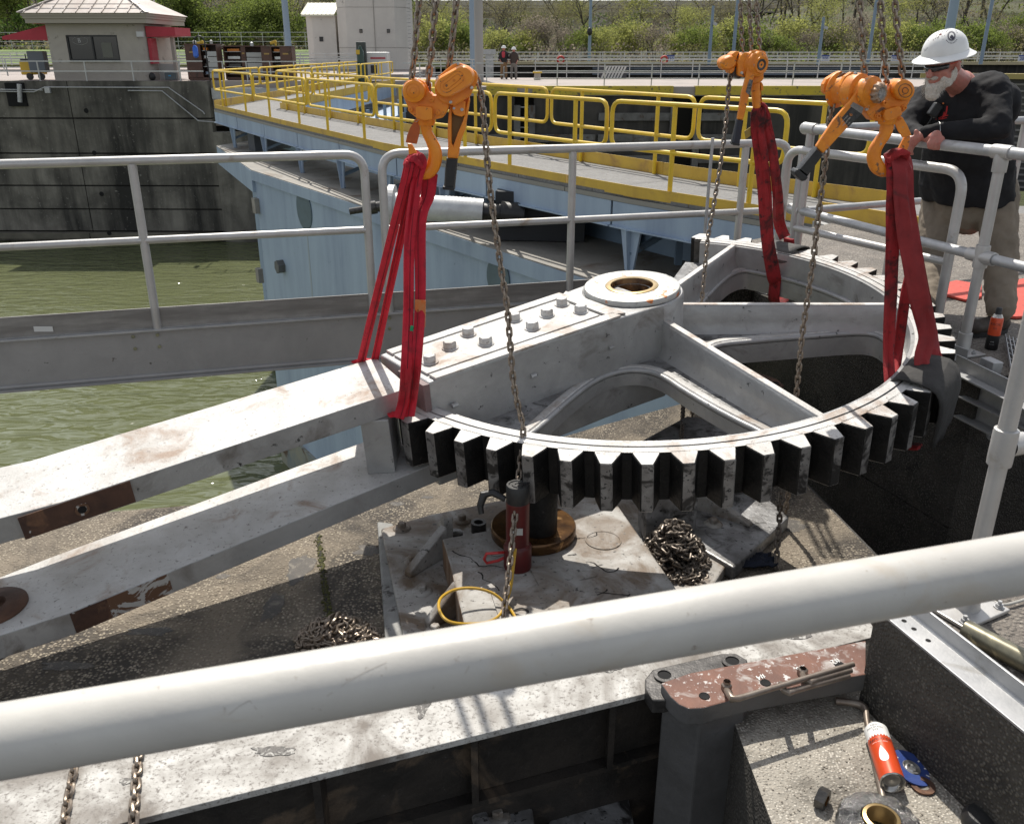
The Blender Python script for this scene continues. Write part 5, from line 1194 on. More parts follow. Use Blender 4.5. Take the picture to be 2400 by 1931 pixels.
hp_plate(h2, [(325, 1445), (440, 1470), (432, 1498), (350, 1490)], -.092, -.028, black, 'grip_end', H, .004)
hook_loft(h2, [(700, 660), (705, 760), (712, 880), (722, 1000), (742, 1110), (748, 1180)], [125, 120, 112, 108, 90, 40], .05, ow, 'hook', H, .01)
hp_plate(h2, [(765, 650), (790, 660), (806, 700), (806, 770), (775, 770), (770, 820), (795, 900), (790, 940), (770, 930)], .0, .03, ow, 'latch', H, .003)
chain('leftmost of the three chains above the middle hoist', [top(1732, -190, Y2+.03), top(1735, 0, Y2+.03), top(1738, 80, Y2+.03), top(1742, 125, Y2+.03)], tw=.3)
chain('middle one of the three chains above the middle hoist', [top(1752, -190, Y2+.03), top(1756, 0, Y2+.03), top(1760, 90, Y2+.03), top(1760, 125, Y2+.03)], tw=.6)
chain('rightmost of the three chains above the middle hoist', [top(1770, -190, Y2+.03), top(1773, 0, Y2+.03), top(1779, 90, Y2+.03), top(1783, 122, Y2+.03)], tw=.1)
tl = [(1722, 150), (1714, 165), (1710, 190), (1706, 225), (1702, 280), (1695, 340), (1688, 390), (1678, 450), (1668, 510), (1659, 560), (1652, 630), (1645, 705)]
TP = [atY(x, y, Y2+.04-(.45)*max(0, (y-250)/460)) for x, y in tl]; e_ = TP[-1]; TP += [V(e_.x, e_.y, e_.z-.25), V(e_.x, e_.y, -.55)]
chain('long tail chain from the middle hoist hanging through the back gear opening', TP, tw=.5)
# chain seen below the gear, running to the pile, and one further right
c0_ = at(1565, 1240, ZF+.1)
g_ = at(1602, 930, -.35)
chain('dark chain hanging below the gear seen through the front opening', [V(g_.x-.02, g_.y, -.05), at(1600, 960, -.35)+V(0, 0, .05), at(1596, 1040, -.27)+V(0, 0, .02)], linkdk, tw=.4)
chain('dark chain dropping from under the gear teeth onto the large chain pile', [at(1562, 1180, ZF+.22)+V(0, .02, .12), at(1560, 1195, ZF+.2), at(1555, 1225, ZF+.12), at(1562, 1262, ZF+.08)], linkm, tw=.4)
chain('dark chain hanging from the teeth at the dark end of the pit', [at(1832, 1150, ZF+.28)+V(0, 0, .12), at(1830, 1165, ZF+.28), at(1826, 1230, ZF+.14), at(1818, 1335, ZF+.01)], linkdk, tw=.4)
pile('large pile of dark steel chain heaped beside the pedestal casting', at(1578, 1318, ZF+.03), .15, .19, .20, 520, linkdk, .0056, .034, seed=2)
pile('coiled end of dark chain lying in front of the large chain pile', at(1600, 1368, ZF+.02), .12, .06, .06, 130, linkdk, .0056, .034, seed=5)
chain('short loop of chain lying right of the large chain pile', [at(1600, 1300, ZF+.05), at(1640, 1318, ZF+.02), at(1668, 1332, ZF+.01), at(1665, 1338, ZF+.008), at(1630, 1330, ZF+.008)], linkdk)
pile('small round pile of steel chain on the pebbled floor left of the pedestal', at(792, 1500, ZF), .15, .10, .10, 330, linkm, .0056, .034, seed=8)
def plate_chain(label, pts, tw):
    P = [at(x, y, ZP+.010) for x, y in pts]; d = (P[-1]-P[-2]).normalized()
    e = P[-1]+d*.03; P += [e+V(0, -.005, -.02), e+V(0, -.01, -.10), e+V(0, -.01, -.35)]
    chain(label, P, linkm, .0056, .030, tw)
plate_chain('left of two chains lying across the white girder top below the foreground rail', [(190, 1700), (180, 1760), (170, 1820), (158, 1880), (148, 1955)], .4)
plate_chain('right of two chains lying across the white girder top below the foreground rail', [(330, 1690), (327, 1750), (322, 1800), (318, 1850), (314, 1905)], .2)

# ------------------------------------------------------------------ slings
def band(mb, path, w, th=.006, wdir=(1, 0, 0), seed=0, ridge=.004):
    """soft flattened tube strap with wandering folds"""
    P = sm([Vector(p) for p in path], 8); n = len(P); ws = w if isinstance(w, (list, tuple)) else [w]*len(path); rings = []
    for i, p in enumerate(P):
        t = i/8; j = min(int(t), len(path)-2); ww = ws[j]+(ws[j+1]-ws[j])*(t-j)
        a = P[max(i-1, 0)]; b = P[min(i+1, n-1)]; d = (b-a).normalized(); x = Vector(wdir); x = (x-d*x.dot(d)).normalized(); y = d.cross(x); ring = []
        M = 18
        for k in range(M):
            an = 2*math.pi*k/M; u = math.cos(an); v_ = math.sin(an)
            f = noise.noise(V(u*1.7+seed, i*.05+v_*.2, seed*3.3))*ridge*2.0 + noise.noise(V(u*5+seed, i*.22, seed))*ridge*1.3
            ring.append(p + x*(u*ww/2) + y*(math.copysign(abs(v_)**.6, v_)*th + f))
        rings.append(ring)
    mb.loft(rings, 0, True, True)
def seam(mb, path, off, wdir=(1, 0, 0)):
    P = sm([Vector(p) for p in path], 8); mb.tube([p+Vector(off) for p in P], .0012, 5)
seam_m = mat('dark_seam_thread', (.10, .005, .01), rough=.9)
# left sling: over the hook bowl, down round the upper strut
hk = lambda X, Y_, d=0: h1(X, Y_, d)
def onlocal(px, py, lz): l = GL(px, py, lz); return LW(l.x, l.y, lz)
SL = thing('lifting_sling', onlocal(900, 900, .1), 'bright red round sling from the left hoist wrapped round the upper strut bar', 'sling', 'red lifting slings')
f_a = onlocal(848, 842, UZ+.012); f_b = onlocal(880, 836, UZ+.012); n_a = onlocal(958, 918, UZ+.004); 
straps = [
  ([hk(300, 1200, .012), hk(255, 1230, .0), hk(215, 1420, .0), (hk(215, 1420)+f_a*2)/3+V(0, -.02, 0), f_a+V(0, 0, 0), f_a+V(-.01, .03, -.02)], [.04, .045, .036, .036, .038, .038]),
  ([hk(340, 1170, .016), hk(320, 1230, .012), hk(290, 1420, .01), (hk(290, 1420)+f_b*2)/3, f_b, f_b+V(-.01, .03, -.02)], [.04, .042, .032, .032, .034, .034]),
  ([hk(330, 1180, -.004), hk(365, 1215, -.006), hk(330, 1420, .0), atY(960, 560, 3.30), atY(957, 720, 3.22), atY(952, 860, 3.12), onlocal(948, 928, UZ)+V(0, -.03, .0), onlocal(935, 955, UZ-.05)+V(0, -.02, -.04)], [.05, .055, .044, .042, .040, .042, .045, .045]),
  ([hk(470, 1330, .03), hk(455, 1400, .03), hk(440, 1560, .02), atY(985, 520, 3.34), atY(985, 700, 3.24), atY(976, 850, 3.13), onlocal(968, 925, UZ)+V(0, -.02, 0), onlocal(960, 950, UZ-.05)+V(0, -.02, -.04)], [.055, .06, .055, .046, .040, .040, .042, .042]),
]
for i, (pth, w) in enumerate(straps):
    mb = MB(); band(mb, pth, w, .0075, seed=i*2.3+1); mb.build('strand', redsl, SL)
    mb = MB(); seam(mb, pth[1:], (.006*(-1)**i, -.012, 0)); mb.build('seam', seam_m, SL)
mb = MB(); band(mb, [hk(240, 1260, .02), hk(262, 1185, .012), hk(310, 1158, .006), hk(365, 1190, .004), hk(400, 1240, .014)], [.055, .07, .075, .075, .06], .010, (0, 1, .3), seed=7, ridge=.006); mb.build('hook_fold', redsl, SL)
# wrap beneath the strut
ub = UZ-.105
mb = MB(); band(mb, [onlocal(935, 950, UZ-.05)+V(0, -.02, -.04), onlocal(915, 925, ub)+V(0, 0, -.03), onlocal(890, 880, ub), onlocal(860, 850, ub)+V(0, .02, .0), f_a+V(-.01, .03, -.02)], .09, .008, seed=9); mb.build('strand', redsl, SL)
t0 = atY(985, 705, 3.2); mb = MB(); mb.box(atY(985, 735, 3.215), (.040, .012, .105), Matrix.Rotation(.06, 3, 'Y')); mb.build('orange_tag', mat('orange_tag', (.62, .12, .01), (.5, .22, .08), 30, .5), SL, bevel=.002)
mb = MB(); mb.box(atY(965, 770, 3.165), (.012, .006, .022), Matrix.Rotation(.2, 3, 'Y')); mb.build('green_clip', mat('green_clip', (.01, .30, .12), rough=.4), SL, bevel=.002)
# middle sling
h2p = lambda X, Y_, d=0: h2(X, Y_, d)
SM = thing('lifting_sling', onlocal(1830, 620, -.15), 'dark red stained sling from the middle hoist round the back of the gear rim', 'sling', 'red lifting slings')
dA = onlocal(1805, 660, -.2); dB = onlocal(1850, 578, .02)
strs = [([h2p(765, 1060, .02), h2p(700, 1050, -.01), h2p(700, 1300, 0), h2p(735, 1560, 0), atY(1788, 450, 5.28), atY(1797, 560, 5.33), atY(1812, 640, 5.38), LP(rad(41.3), 1.352, -.19)], [.05, .055, .058, .06, .065, .07, .085, .08]),
        ([h2p(790, 1000, .03), h2p(830, 1080, .01), h2p(880, 1300, .02), h2p(935, 1560, .02), atY(1822, 450, 5.3), atY(1826, 520, 5.6), LP(rad(44), 1.54, .045)], [.05, .055, .055, .055, .06, .07, .075]),
        ([h2p(780, 1000, .0), h2p(770, 1100, -.015), h2p(765, 1300, -.01), h2p(800, 1560, -.01), atY(1800, 450, 5.3), atY(1806, 560, 5.35), atY(1822, 640, 5.40)], [.04, .05, .045, .045, .045, .04, .04])]
for i, (pth, w) in enumerate(strs):
    mb = MB(); band(mb, pth, w, .010, seed=i*3.1+12, ridge=.006); mb.build('strand', redold, SM)
ang_ = rad(41.3)
mb = MB(); band(mb, [LP(ang_, 1.35, -.17), LP(ang_, 1.355, -.30), LP(ang_+.01, 1.44, -.35), LP(ang_+.03, 1.57, -.30), LP(ang_+.04, 1.60, -.12), LP(ang_+.045, 1.575, .03)], .08, .009, (-math.sin(ang_), math.cos(ang_), 0), seed=19); mb.build('strand', redold, SM)
mb = MB(); band(mb, [h2p(690, 1080, .02), h2p(735, 1000, .03), h2p(790, 960, .03), h2p(840, 1010, .03), h2p(850, 1080, .03)], .06, .012, (0, 1, 0), seed=4); mb.build('hook_fold', redold, SM)
mb = MB(); mb.prism([h2p(548, 1320, 0), h2p(655, 1245, 0), h2p(672, 1350, 0), h2p(565, 1430, 0)], (0, .006, 0)); mb.build('sling_tag', mat('yellow_sling_tag', (.42, .28, .03), (.3, .22, .08), 40, .6), SM)
def pad(label, pts, m=felt):
    """draped softener: list of rows of points"""
    mb = MB(); R_ = len(pts); C_ = len(pts[0]); vs = [p for row in pts for p in row]
    mb.add(vs, [(i*C_+j, i*C_+j+1, (i+1)*C_+j+1, (i+1)*C_+j) for i in range(R_-1) for j in range(C_-1)], 0, True)
    o = mb.build('softener_pad', m); o.modifiers.new('sub', 'SUBSURF').levels = 1; o.modifiers[-1].render_levels = 1; s = o.modifiers.new('solid', 'SOLIDIFY'); s.thickness = .008; return tag(o, label, 'pad')
nz_ = lambda s_: noise.noise(V(s_, s_*1.7, .3))*.02
rows = []
for j, a in enumerate((38, 42.5, 47)):
    rows.append([LP(rad(a), 1.36, -.06)+V(0, 0, nz_(j)), LP(rad(a), 1.385, .03), LP(rad(a), 1.47, .035+nz_(j+3)), LP(rad(a), 1.575, .02+nz_(j+5)), LP(rad(a), 1.60, -.06)])
pad('small grey folded pad under the middle sling on the back rim of the gear', rows)
# right sling
SR = thing('lifting_sling', onlocal(2120, 870, -.1), 'faded dark red sling from the right hoist round the right side of the gear rim', 'sling', 'red lifting slings')
ra = onlocal(2140, 812, .05); rb = onlocal(2170, 850, .03); ri = onlocal(2082, 905, -.06)
h3p = lambda X, Y_, d=0: h3(X, Y_, d)
strs = [([h3p(1450, 1330, .03), h3p(1430, 1500, -.01), atY(2095, 450, 3.72), atY(2092, 560, 3.72), atY(2088, 700, 3.72), atY(2083, 820, 3.74), ri+V(0, -.02, 0), ri+V(.02, .02, -.08)], [.06, .07, .065, .062, .06, .05, .05, .05]),
        ([h3p(1500, 1320, .02), h3p(1520, 1450, -.02), atY(2118, 460, 3.70), atY(2130, 560, 3.68), atY(2150, 680, 3.68), atY(2172, 780, 3.72), rb+V(-.02, 0, .01), rb+V(.0, -.03, -.06)], [.07, .085, .085, .09, .088, .08, .075, .07]),
        ([h3p(1560, 1260, .05), h3p(1590, 1400, .03), atY(2118, 470, 3.80), atY(2140, 600, 3.86), atY(2120, 700, 3.84), atY(2105, 820, 3.86), onlocal(2090, 905, -.08)], [.06, .07, .06, .06, .05, .05, .05]),
        ([h3p(1580, 1270, .04), h3p(1600, 1420, .02), atY(2128, 480, 3.78), atY(2155, 640, 3.82), atY(2180, 760, 3.9), onlocal(2190, 820, .04), onlocal(2200, 850, .0)], [.06, .07, .06, .055, .05, .05, .05])]
for i, (pth, w) in enumerate(strs):
    mb = MB(); band(mb, pth, w, .010, seed=i*3.7+31, ridge=.006); mb.build('strand', redold if i in (0, 2) else mat('faded_red_sling', (.27, .022, .024), (.19, .014, .016), 9, .8, 0, .0022, 40, c3=(.09, .015, .015), sc3=6, t3=(.58, .72)), SR)
l_i = GL(2082, 905, -.06); ang_ = math.atan2(l_i.y, l_i.x)
mb = MB(); band(mb, [LP(ang_, 1.36, -.10), LP(ang_, 1.355, -.22), LP(ang_+.01, 1.40, -.33), LP(ang_+.02, 1.46, -.34), LP(ang_+.02, 1.52, -.33)], .07, .009, (-math.sin(ang_), math.cos(ang_), 0), seed=23); mb.build('strand', redold, SR)
mb = MB(); band(mb, [h3p(1380, 1330, .03), h3p(1440, 1270, .02), h3p(1500, 1245, .015), h3p(1560, 1250, .02), h3p(1600, 1290, .03)], .07, .014, (0, 1, 0), seed=14, ridge=.007); mb.build('hook_fold', redold, SR)
a0_ = -33; rows = []
for j, a in enumerate((-44, -41, -38, -35, -32)):
    ra_ = rad(a); dr_ = 1 if j not in (0,) else .6
    rows.append([LP(ra_, 1.375, -.10), LP(ra_, 1.37, .02+nz_(j)), LP(ra_, 1.44, .035+nz_(j+1)), LP(ra_, 1.56, .03+nz_(j+4)), LP(ra_, 1.605+nz_(j), -.02), LP(ra_, 1.612+nz_(j*2), -.10), LP(ra_, 1.60+.015*(j % 2), -.20), LP(ra_+.01, 1.60-.01*(j % 2), -.31+.05*(j % 2))])
pad('black perforated rubber pad draped over the right rim of the gear under the right sling', rows, mat('black_softener', (.032, .030, .028), (.016, .015, .014), 14, .8, 0, .003, 30))
# ------------------------------------------------------------------ miter gate with yellow-railed walkway
def proj(X):
    X = Vector(X)-C0; d = X.dot(_f); return 1200+FPX*X.dot(_r)/d, 965.5-FPX*X.dot(_u)/d
class Poly:
    def __init__(s, pts): s.P = [V(x, y, 0) for x, y in pts]; s.L = [0]; [s.L.append(s.L[-1]+(s.P[i+1]-s.P[i]).length) for i in range(len(s.P)-1)]
    def at(s, d):
        for i in range(len(s.P)-1):
            if d <= s.L[i+1] or i == len(s.P)-2: return s.P[i].lerp(s.P[i+1], (d-s.L[i])/(s.L[i+1]-s.L[i]))
    def px(s, x, z):
        lo, hi = 0, s.L[-1]; inc = proj(s.at(hi)+V(0, 0, z))[0] > proj(s.at(lo)+V(0, 0, z))[0]
        for _ in range(40):
            m = (lo+hi)/2
            if (proj(s.at(m)+V(0, 0, z))[0] < x) == inc: lo = m
            else: hi = m
        return (lo+hi)/2
NE = Poly([(-9.05, 28.3), (-2.3, 16.3), (1.45, 10.9), (3.05, 8.95)])
FE = Poly([(-6.98, 28.1), (-2.28, 19.95), (2.46, 12.32), (4.3, 10.0)])
ZW, ZRt, ZRm = -.08, .98, .45
GT = thing('miter_gate', V(-3, 18, -8.6), 'blue steel lock gate leaf with flat dirty top under the yellow walkway', 'lock gate')
gl0, gl1 = V(-6.08, 21.36, 0), V(1.05, 10.62, 0); gdir = (gl1-gl0).normalized(); gno = V(-gdir.y, gdir.x, 0)
if gno.x < 0: gno = -gno
gA, gB = gl0, gl0+gdir*16.6; ZG = -1.05
mb = MB(); mb.prism([gA+V(0, 0, ZG-.02), gB+V(0, 0, ZG-.02), gB+gno*1.5+V(0, 0, ZG-.02), gA+gno*1.5+V(0, 0, ZG-.02)], (0, 0, -7.9)); mb.build('skin_plate', blue, GT)
mb = MB(); nose = at(507, 342, ZG)
mb.prism([gA-gno*.06+V(0, 0, ZG), gB-gno*.06+V(0, 0, ZG), gB+gno*1.6+V(0, 0, ZG), gA+gno*2.2+gdir*-2+V(0, 0, ZG), V(nose.x+.6, nose.y+1.6, ZG), V(nose.x, nose.y, ZG)], (0, 0, -.018)); mb.build('top_deck', gatetop, GT)
mb = MB(); mb.prism([gA-gno*.07+V(0, 0, ZG-.018), gB-gno*.07+V(0, 0, ZG-.018), gB-gno*.0+V(0, 0, ZG-.018), gA-gno*.0+V(0, 0, ZG-.018)], (0, 0, -.22)); mb.build('edge_strip', blue, GT)
mb = MB(); mb.prism([V(nose.x, nose.y, ZG-.02), gA-gno*.07+V(0, 0, ZG-.02), gA+gno*.5+V(0, 0, ZG-.02), V(nose.x+.5, nose.y+1.2, ZG-.02)], (0, 0, -.5)); mb.build('mitre_nose', blue, GT)
def gface(px, py):
    d = ray(px, py); n = -gno; c = gA; return C0+d*((c-C0).dot(n)/d.dot(n))
def disc_on(c, n, r, th, m, name, par, sq=1.5, hexa=False):
    mb = MB(); mb.lathe(c, n, [(r, 0), (r, th), (r*.93, th+.004), (0, th+.004)], 6 if hexa else 32, sm=False); return mb.build(name, m, par)
gdk = mat('dark_teal_cover', (.10, .15, .18), (.08, .12, .14), 4, .5)
for (x, y, r) in ((714, 492, .42), (1169, 652, .30)): disc_on(gface(x, y), -gno, r, .02, gdk, 'round_cover', GT)
disc_on(gface(664, 624), -gno, .16, .16, mat('grey_hex', (.13, .135, .13), (.09, .09, .085), 6, .7), 'hex_stop', GT, hexa=True)
mb = MB(); a_, b_ = gface(718, 524), gface(738, 760); mb.prism([a_-gdir*.03, a_+gdir*.03, b_+gdir*.05, b_-gdir*.05], -gno*.004); mb.build('weld_streak', mat('pale_streak', (.30, .35, .38), rough=.7), GT)
for (x, y) in ((605, 482), (613, 645)):
    p = gface(x, y); mb = MB(); mb.box(p-gno*.05, (.22, .12, .35), Matrix.Rotation(math.atan2(gdir.y, gdir.x), 3, 'Z')); mb.build('seal_block', gatetop, GT)
# fouled foot of the gate near the water
mb = MB(); mb.prism([gA-gno*.08+V(0, 0, -7.6), gB-gno*.08+V(0, 0, -7.6), gB+V(0, 0, -7.6), gA+V(0, 0, -7.6)], (0, 0, -1.2)); mb.build('fouled_foot', mat('fouled_paint', (.28, .27, .20), (.16, .20, .21), 1.3, .7, 0, .01, 6, c3=(.10, .06, .03), sc3=1), GT)
# bulkhead box under the walkway and crate pieces standing on the gate top
for i in range(13):
    d = 1.6+i*1.28; p = gA+gdir*d+gno*1.52; mb = MB(); mb.bar(p+V(0, 0, ZG), p+V(0, 0, ZW-.25), .14, .10, up=(1, 0, 0)); mb.build('web_column', blue_dk, GT)
mb = MB(); mb.prism([gA+gno*1.62+V(0, 0, ZG+.001)+gdir*5, gB+gno*1.62+V(0, 0, ZG+.001), gB+gno*1.66+V(0, 0, ZG+.001), gA+gno*1.66+V(0, 0, ZG+.001)+gdir*5], (0, 0, .75)); mb.build('bulkhead', blue_dk, GT)
for i, (x, y, w, h) in enumerate(((590, 355, .5, .55), (622, 350, .7, .6), (660, 352, .5, .4), (705, 350, .6, .5), (552, 360, .5, .5))):
    p = at(x, y, ZG)+V(.5, .9, 0); mb = MB(); mb.box(p+V(0, 0, h/2+.002), (w, .6, h), Matrix.Rotation(-.95, 3, 'Z')); mb.box(p+V(0, 0, h+.04), (w*.5, .4, .07), Matrix.Rotation(-.95, 3, 'Z')); mb.build('latch_housing', blue_dk if i % 2 else mat('dark_box', (.05, .06, .07), rough=.5), GT)

WK = thing('gate_walkway', V(-3, 18, ZW), 'grey grating walkway with blue side beams and yellow kick plates along the near gate leaf', 'walkway')
n = 14
for i in range(n):
    a, b = NE.at(NE.L[-1]*i/n), NE.at(NE.L[-1]*(i+1)/n); c, d = FE.at(FE.L[-1]*(i+1)/n), FE.at(FE.L[-1]*i/n); g = .006; da = (b-a).normalized()*g
    mb = MB(); mb.prism([a+da+V(0, 0, ZW), b-da+V(0, 0, ZW), c-da+V(0, 0, ZW), d+da+V(0, 0, ZW)], (0, 0, -.04)); mb.build('deck_panel', grating, WK)
def strip(poly, d0, d1, off, th, z0, z1, m, name, par, N=6, gap=0.0):
    mb = MB()
    ds = sorted(set([d0, d1]+[l for l in poly.L if d0 < l < d1]))
    for i in range(len(ds)-1):
        a, b = poly.at(ds[i]), poly.at(ds[i+1]); t = (b-a).normalized(); nn = V(t.y, -t.x, 0)
        mb.prism([a+nn*off+V(0, 0, z0), b+nn*off+V(0, 0, z0), b+nn*(off+th)+V(0, 0, z0), a+nn*(off+th)+V(0, 0, z0)], (0, 0, z1-z0))
    return mb.build(name, m, par)
for k in range(6):
    a, b = NE.L[-1]*k/6+.008, NE.L[-1]*(k+1)/6-.008
    strip(NE, a, b, -.02 if True else 0, .01, ZW-.02, ZW+.11, kick, 'kick_plate', WK); strip(NE, a, b, -.075, .05, ZW-.03, ZW-.02, kick, 'kick_ledge', WK)
    strip(NE, a, b, -.01, .03, ZW-.10, ZW-.045, mat('greyish_ledge', (.26, .25, .22), rough=.7) if k == 0 else bpy.data.materials['greyish_ledge'], 'edge_angle', WK)
    a, b = FE.L[-1]*k/6+.008, FE.L[-1]*(k+1)/6-.008
    strip(FE, a, b, .01, .01, ZW-.02, ZW+.17, kick, 'kick_plate', WK)
for k in range(8):
    a, b = NE.L[-1]*k/8+.02, NE.L[-1]*(k+1)/8-.02
    strip(NE, a, b, -.005, .02, ZW-.40, ZW-.105, blue, 'side_beam', WK); strip(NE, a, b, -.03, .09, ZW-.42, ZW-.401, blue, 'side_flange', WK)
    strip(FE, FE.L[-1]*k/8+.02, FE.L[-1]*(k+1)/8-.02, .0, .02, ZW-.40, ZW-.05, blue, 'side_beam', WK)
# brackets down to the gate top
for x, fx, fy in ((545, 561, 361), (618, 630, 391), (702, 711, 413), (798, 806, 445), (905, 912, 470), (1040, 1050, 505), (1478, 1479, 628)):
    d = NE.px(x, ZW-.4); p = NE.at(d); t = (NE.at(min(d+.2, NE.L[-1]))-NE.at(d-.2)).normalized(); nn = V(-t.y, t.x, 0)
    if nn.x < 0: nn = -nn
    big = .34
    mb = MB(); mb.prism([p-t*big/2+V(0, 0, ZW-.42), p+t*big/2+V(0, 0, ZW-.42), p+t*.06+V(0, 0, ZG), p-t*.06+V(0, 0, ZG)], nn*.03); mb.build('bracket', blue, WK)
    mb = MB(); mb.prism([p-t*.012-nn*.09+V(0, 0, ZW-.42), p+t*.012-nn*.09+V(0, 0, ZW-.42), p+t*.012-nn*.03+V(0, 0, ZG), p-t*.012-nn*.03+V(0, 0, ZG)], nn*.1); mb.build('bracket_rib', blue, WK)
    mb = MB(); mb.bar(p+V(0, 0, ZG+.25), p+t*.05+nn*.9+V(0, 0, ZW-.42), .07, .06); mb.build('brace', blue_dk, WK)
    mb = MB(); mb.bar(p+nn*.9+V(0, 0, ZG), p+nn*.9+V(0, 0, ZW-.42), .09, .09, up=(1, 0, 0)); mb.build('rear_leg', blue_dk, WK)

def rail_frame(P0, P1, zt, zm, zb, posts, r, m, par, rc=.14, seg=8):
    """closed loop of top rail and middle rail with rounded ends, posts running to the base"""
    u = (P1-P0); mb = MB(); loop = [P0+V(0, 0, zt), P1+V(0, 0, zt), P1+V(0, 0, zm), P0+V(0, 0, zm)]; out = []
    for i in range(4):
        a, b, c = loop[i-1], loop[i], loop[(i+1) % 4]; q = (a-b).normalized(); w = (c-b).normalized()
        for k in range(5):
            t = k/4; out.append((b+q*rc)*(1-t)**2+b*2*t*(1-t)+(b+w*rc)*t*t)
    mb.tube(out, r, seg, closed=True); mb.build('rail_loop', m, par)
    for f in posts:
        p = P0.lerp(P1, f); mb = MB(); mb.bar(p+V(0, 0, zb), p+V(0, 0, zt-.01), r*1.9, r*1.9, up=(1, 0, 0)) if False else mb.cyl(p+V(0, 0, zb), p+V(0, 0, zt-.01), r*1.05, seg=seg); mb.build('post', m, par)
def yrail(poly, brk, off, label, zb):
    T = thing('yellow_railing', poly.at(poly.L[-1]/2)+V(0, 0, ZW), label, 'railing', 'yellow gate walkway railings')
    for x0_, x1_, fr in brk:
        d0, d1 = poly.px(x0_, ZRt), poly.px(x1_, ZRt); a, b = poly.at(min(d0, d1)), poly.at(max(d0, d1)); t = (b-a).normalized(); nn = V(t.y, -t.x, 0)*off; rail_frame(a+nn+t*.03, b+nn-t*.03, ZRt, ZRm, zb, fr, .027, yellow, T)
    return T
yrail(NE, [(486, 583, (.2, .8)), (585, 709, (.3, .85)), (712, 868, (.3, .85)), (870, 1146, (.25, .8)), (1149, 1419, (.15, .75)), (1424, 1846, (.4, .85))], -.06, 'yellow pipe railing along the near edge of the gate walkway', ZW-.25)
yrail(FE, [(648, 735, (.25, .75)), (737, 869, (.3, .8)), (872, 1068, (.3, .8)), (1070, 1293, (.25, .8)), (1298, 1642, (.25, .78)), (1645, 2063, (.3, .75))], .06, 'yellow pipe railing along the far edge of the gate walkway', ZW-.02)
# second leaf going to the far wall
N2 = Poly([(-9.05, 28.3), (-8.3, 52.0)]); F2 = Poly([(-6.98, 28.1), (-6.25, 50.0)])
W2 = thing('far_gate_walkway', V(-7.6, 40, ZW), 'second walkway with yellow kick plates running from the gate tip to the far wall', 'walkway')
for i in range(6):
    a, b, c, d = N2.at(N2.L[-1]*i/6), N2.at(N2.L[-1]*(i+1)/6), F2.at(F2.L[-1]*(i+1)/6), F2.at(F2.L[-1]*i/6)
    mb = MB(); mb.prism([a+V(0, .05, ZW-.002), b+V(0, 0, ZW-.002), c+V(0, 0, ZW-.002), d+V(0, .05, ZW-.002)], (0, 0, -.04)); mb.build('deck_panel', grating, W2)
strip(N2, .1, N2.L[-1], -.02, .02, ZW-.05, ZW+.22, kick, 'kick_plate', W2); strip(F2, .1, F2.L[-1], .02, .02, ZW-.05, ZW+.22, kick, 'kick_plate', W2)
strip(F2, .1, F2.L[-1], .05, .03, ZW-.6, ZW-.06, blue, 'side_beam', W2)
def yrail2(poly, n_, label, off):
    T = thing('yellow_railing', poly.at(poly.L[-1]/2)+V(0, 0, ZW), label, 'railing', 'yellow gate walkway railings'); L_ = poly.L[-1]
    for i in range(n_):
        a, b = poly.at(L_*i/n_+.05), poly.at(L_*(i+1)/n_-.05); rail_frame(a+V(off, 0, 0), b+V(off, 0, 0), ZRt, ZRm, ZW, (.2, .8), .03, yellow, T, .16, 6)
yrail2(N2, 5, 'yellow pipe railing on the left edge of the far gate leaf walkway', .05); yrail2(F2, 5, 'yellow pipe railing on the right edge of the far gate leaf walkway', -.05)
G2 = thing('miter_gate', V(-5.5, 40, -8.6), 'blue ribbed back of the far lock gate leaf seen through the yellow railings', 'lock gate')
mb = MB(); mb.prism([V(-8.2, 28.4, -1.1), V(-5.6, 27.5, -1.1), V(-4.6, 50, -1.1), V(-7.5, 51, -1.1)], (0, 0, -7.4)); mb.build('skin_plate', blue, G2)
for i in range(12):
    y = 29+i*1.75; mb = MB(); mb.bar(V(-5.6+(y-28)*.045, y, -1.1), V(-5.6+(y-28)*.045, y, ZW-.4), .12, .12, up=(1, 0, 0)); mb.build('web_column', blue_dk, G2)
# white buffer cylinder with black rod
Yc = 12.9
bc0, bc1 = atY(925, 482, Yc), atY(1132, 497, Yc-.05); bx = (bc1-bc0).normalized()
BF = thing('buffer_cylinder', bc0.lerp(bc1, .5)-V(0, 0, .3), 'white buffer cylinder with flange and black threaded rod fixed at the gate top', 'cylinder')
mb = MB(); mb.lathe(bc0, bx, [(0, -.001), (.19, 0)]+[(.185, .02+.0*i) for i in range(1)]+[(.185, .72)]+sum([[(.192, .74+i*.05), (.186, .765+i*.05)] for i in range(9)], [])+[(.187, 1.28), (.02, 1.281)], 36); mb.build('barrel', mat('white_cylinder_paint', (.62, .63, .62), (.5, .5, .5), 6, .35, .1), BF)
mb = MB(); mb.lathe(bc0-bx*.06, bx, [(0, -.03), (.29, -.03), (.29, .06), (0, .06)], 36, sm=False); mb.build('flange', mat('white_flange', (.58, .58, .57), (.42, .41, .4), 8, .5), BF)
r0_ = atY(820, 496, Yc)
mb = MB(); e_ = bc0-bx*.09; d_ = (r0_-e_)
mb.tube([e_, e_+d_*.3, e_+d_*.31, e_+d_*.52, e_+d_*.53, e_+d_], [.075, .075, .095, .095, .05, .048], 14); mb.build('rod', dsteel, BF)
mb = MB(); mb.tube([bc1, bc1+bx*.25, bc1+bx*.26, bc1+bx*.6], [.13, .13, .17, .17], 20); mb.build('rear_gland', black, BF)
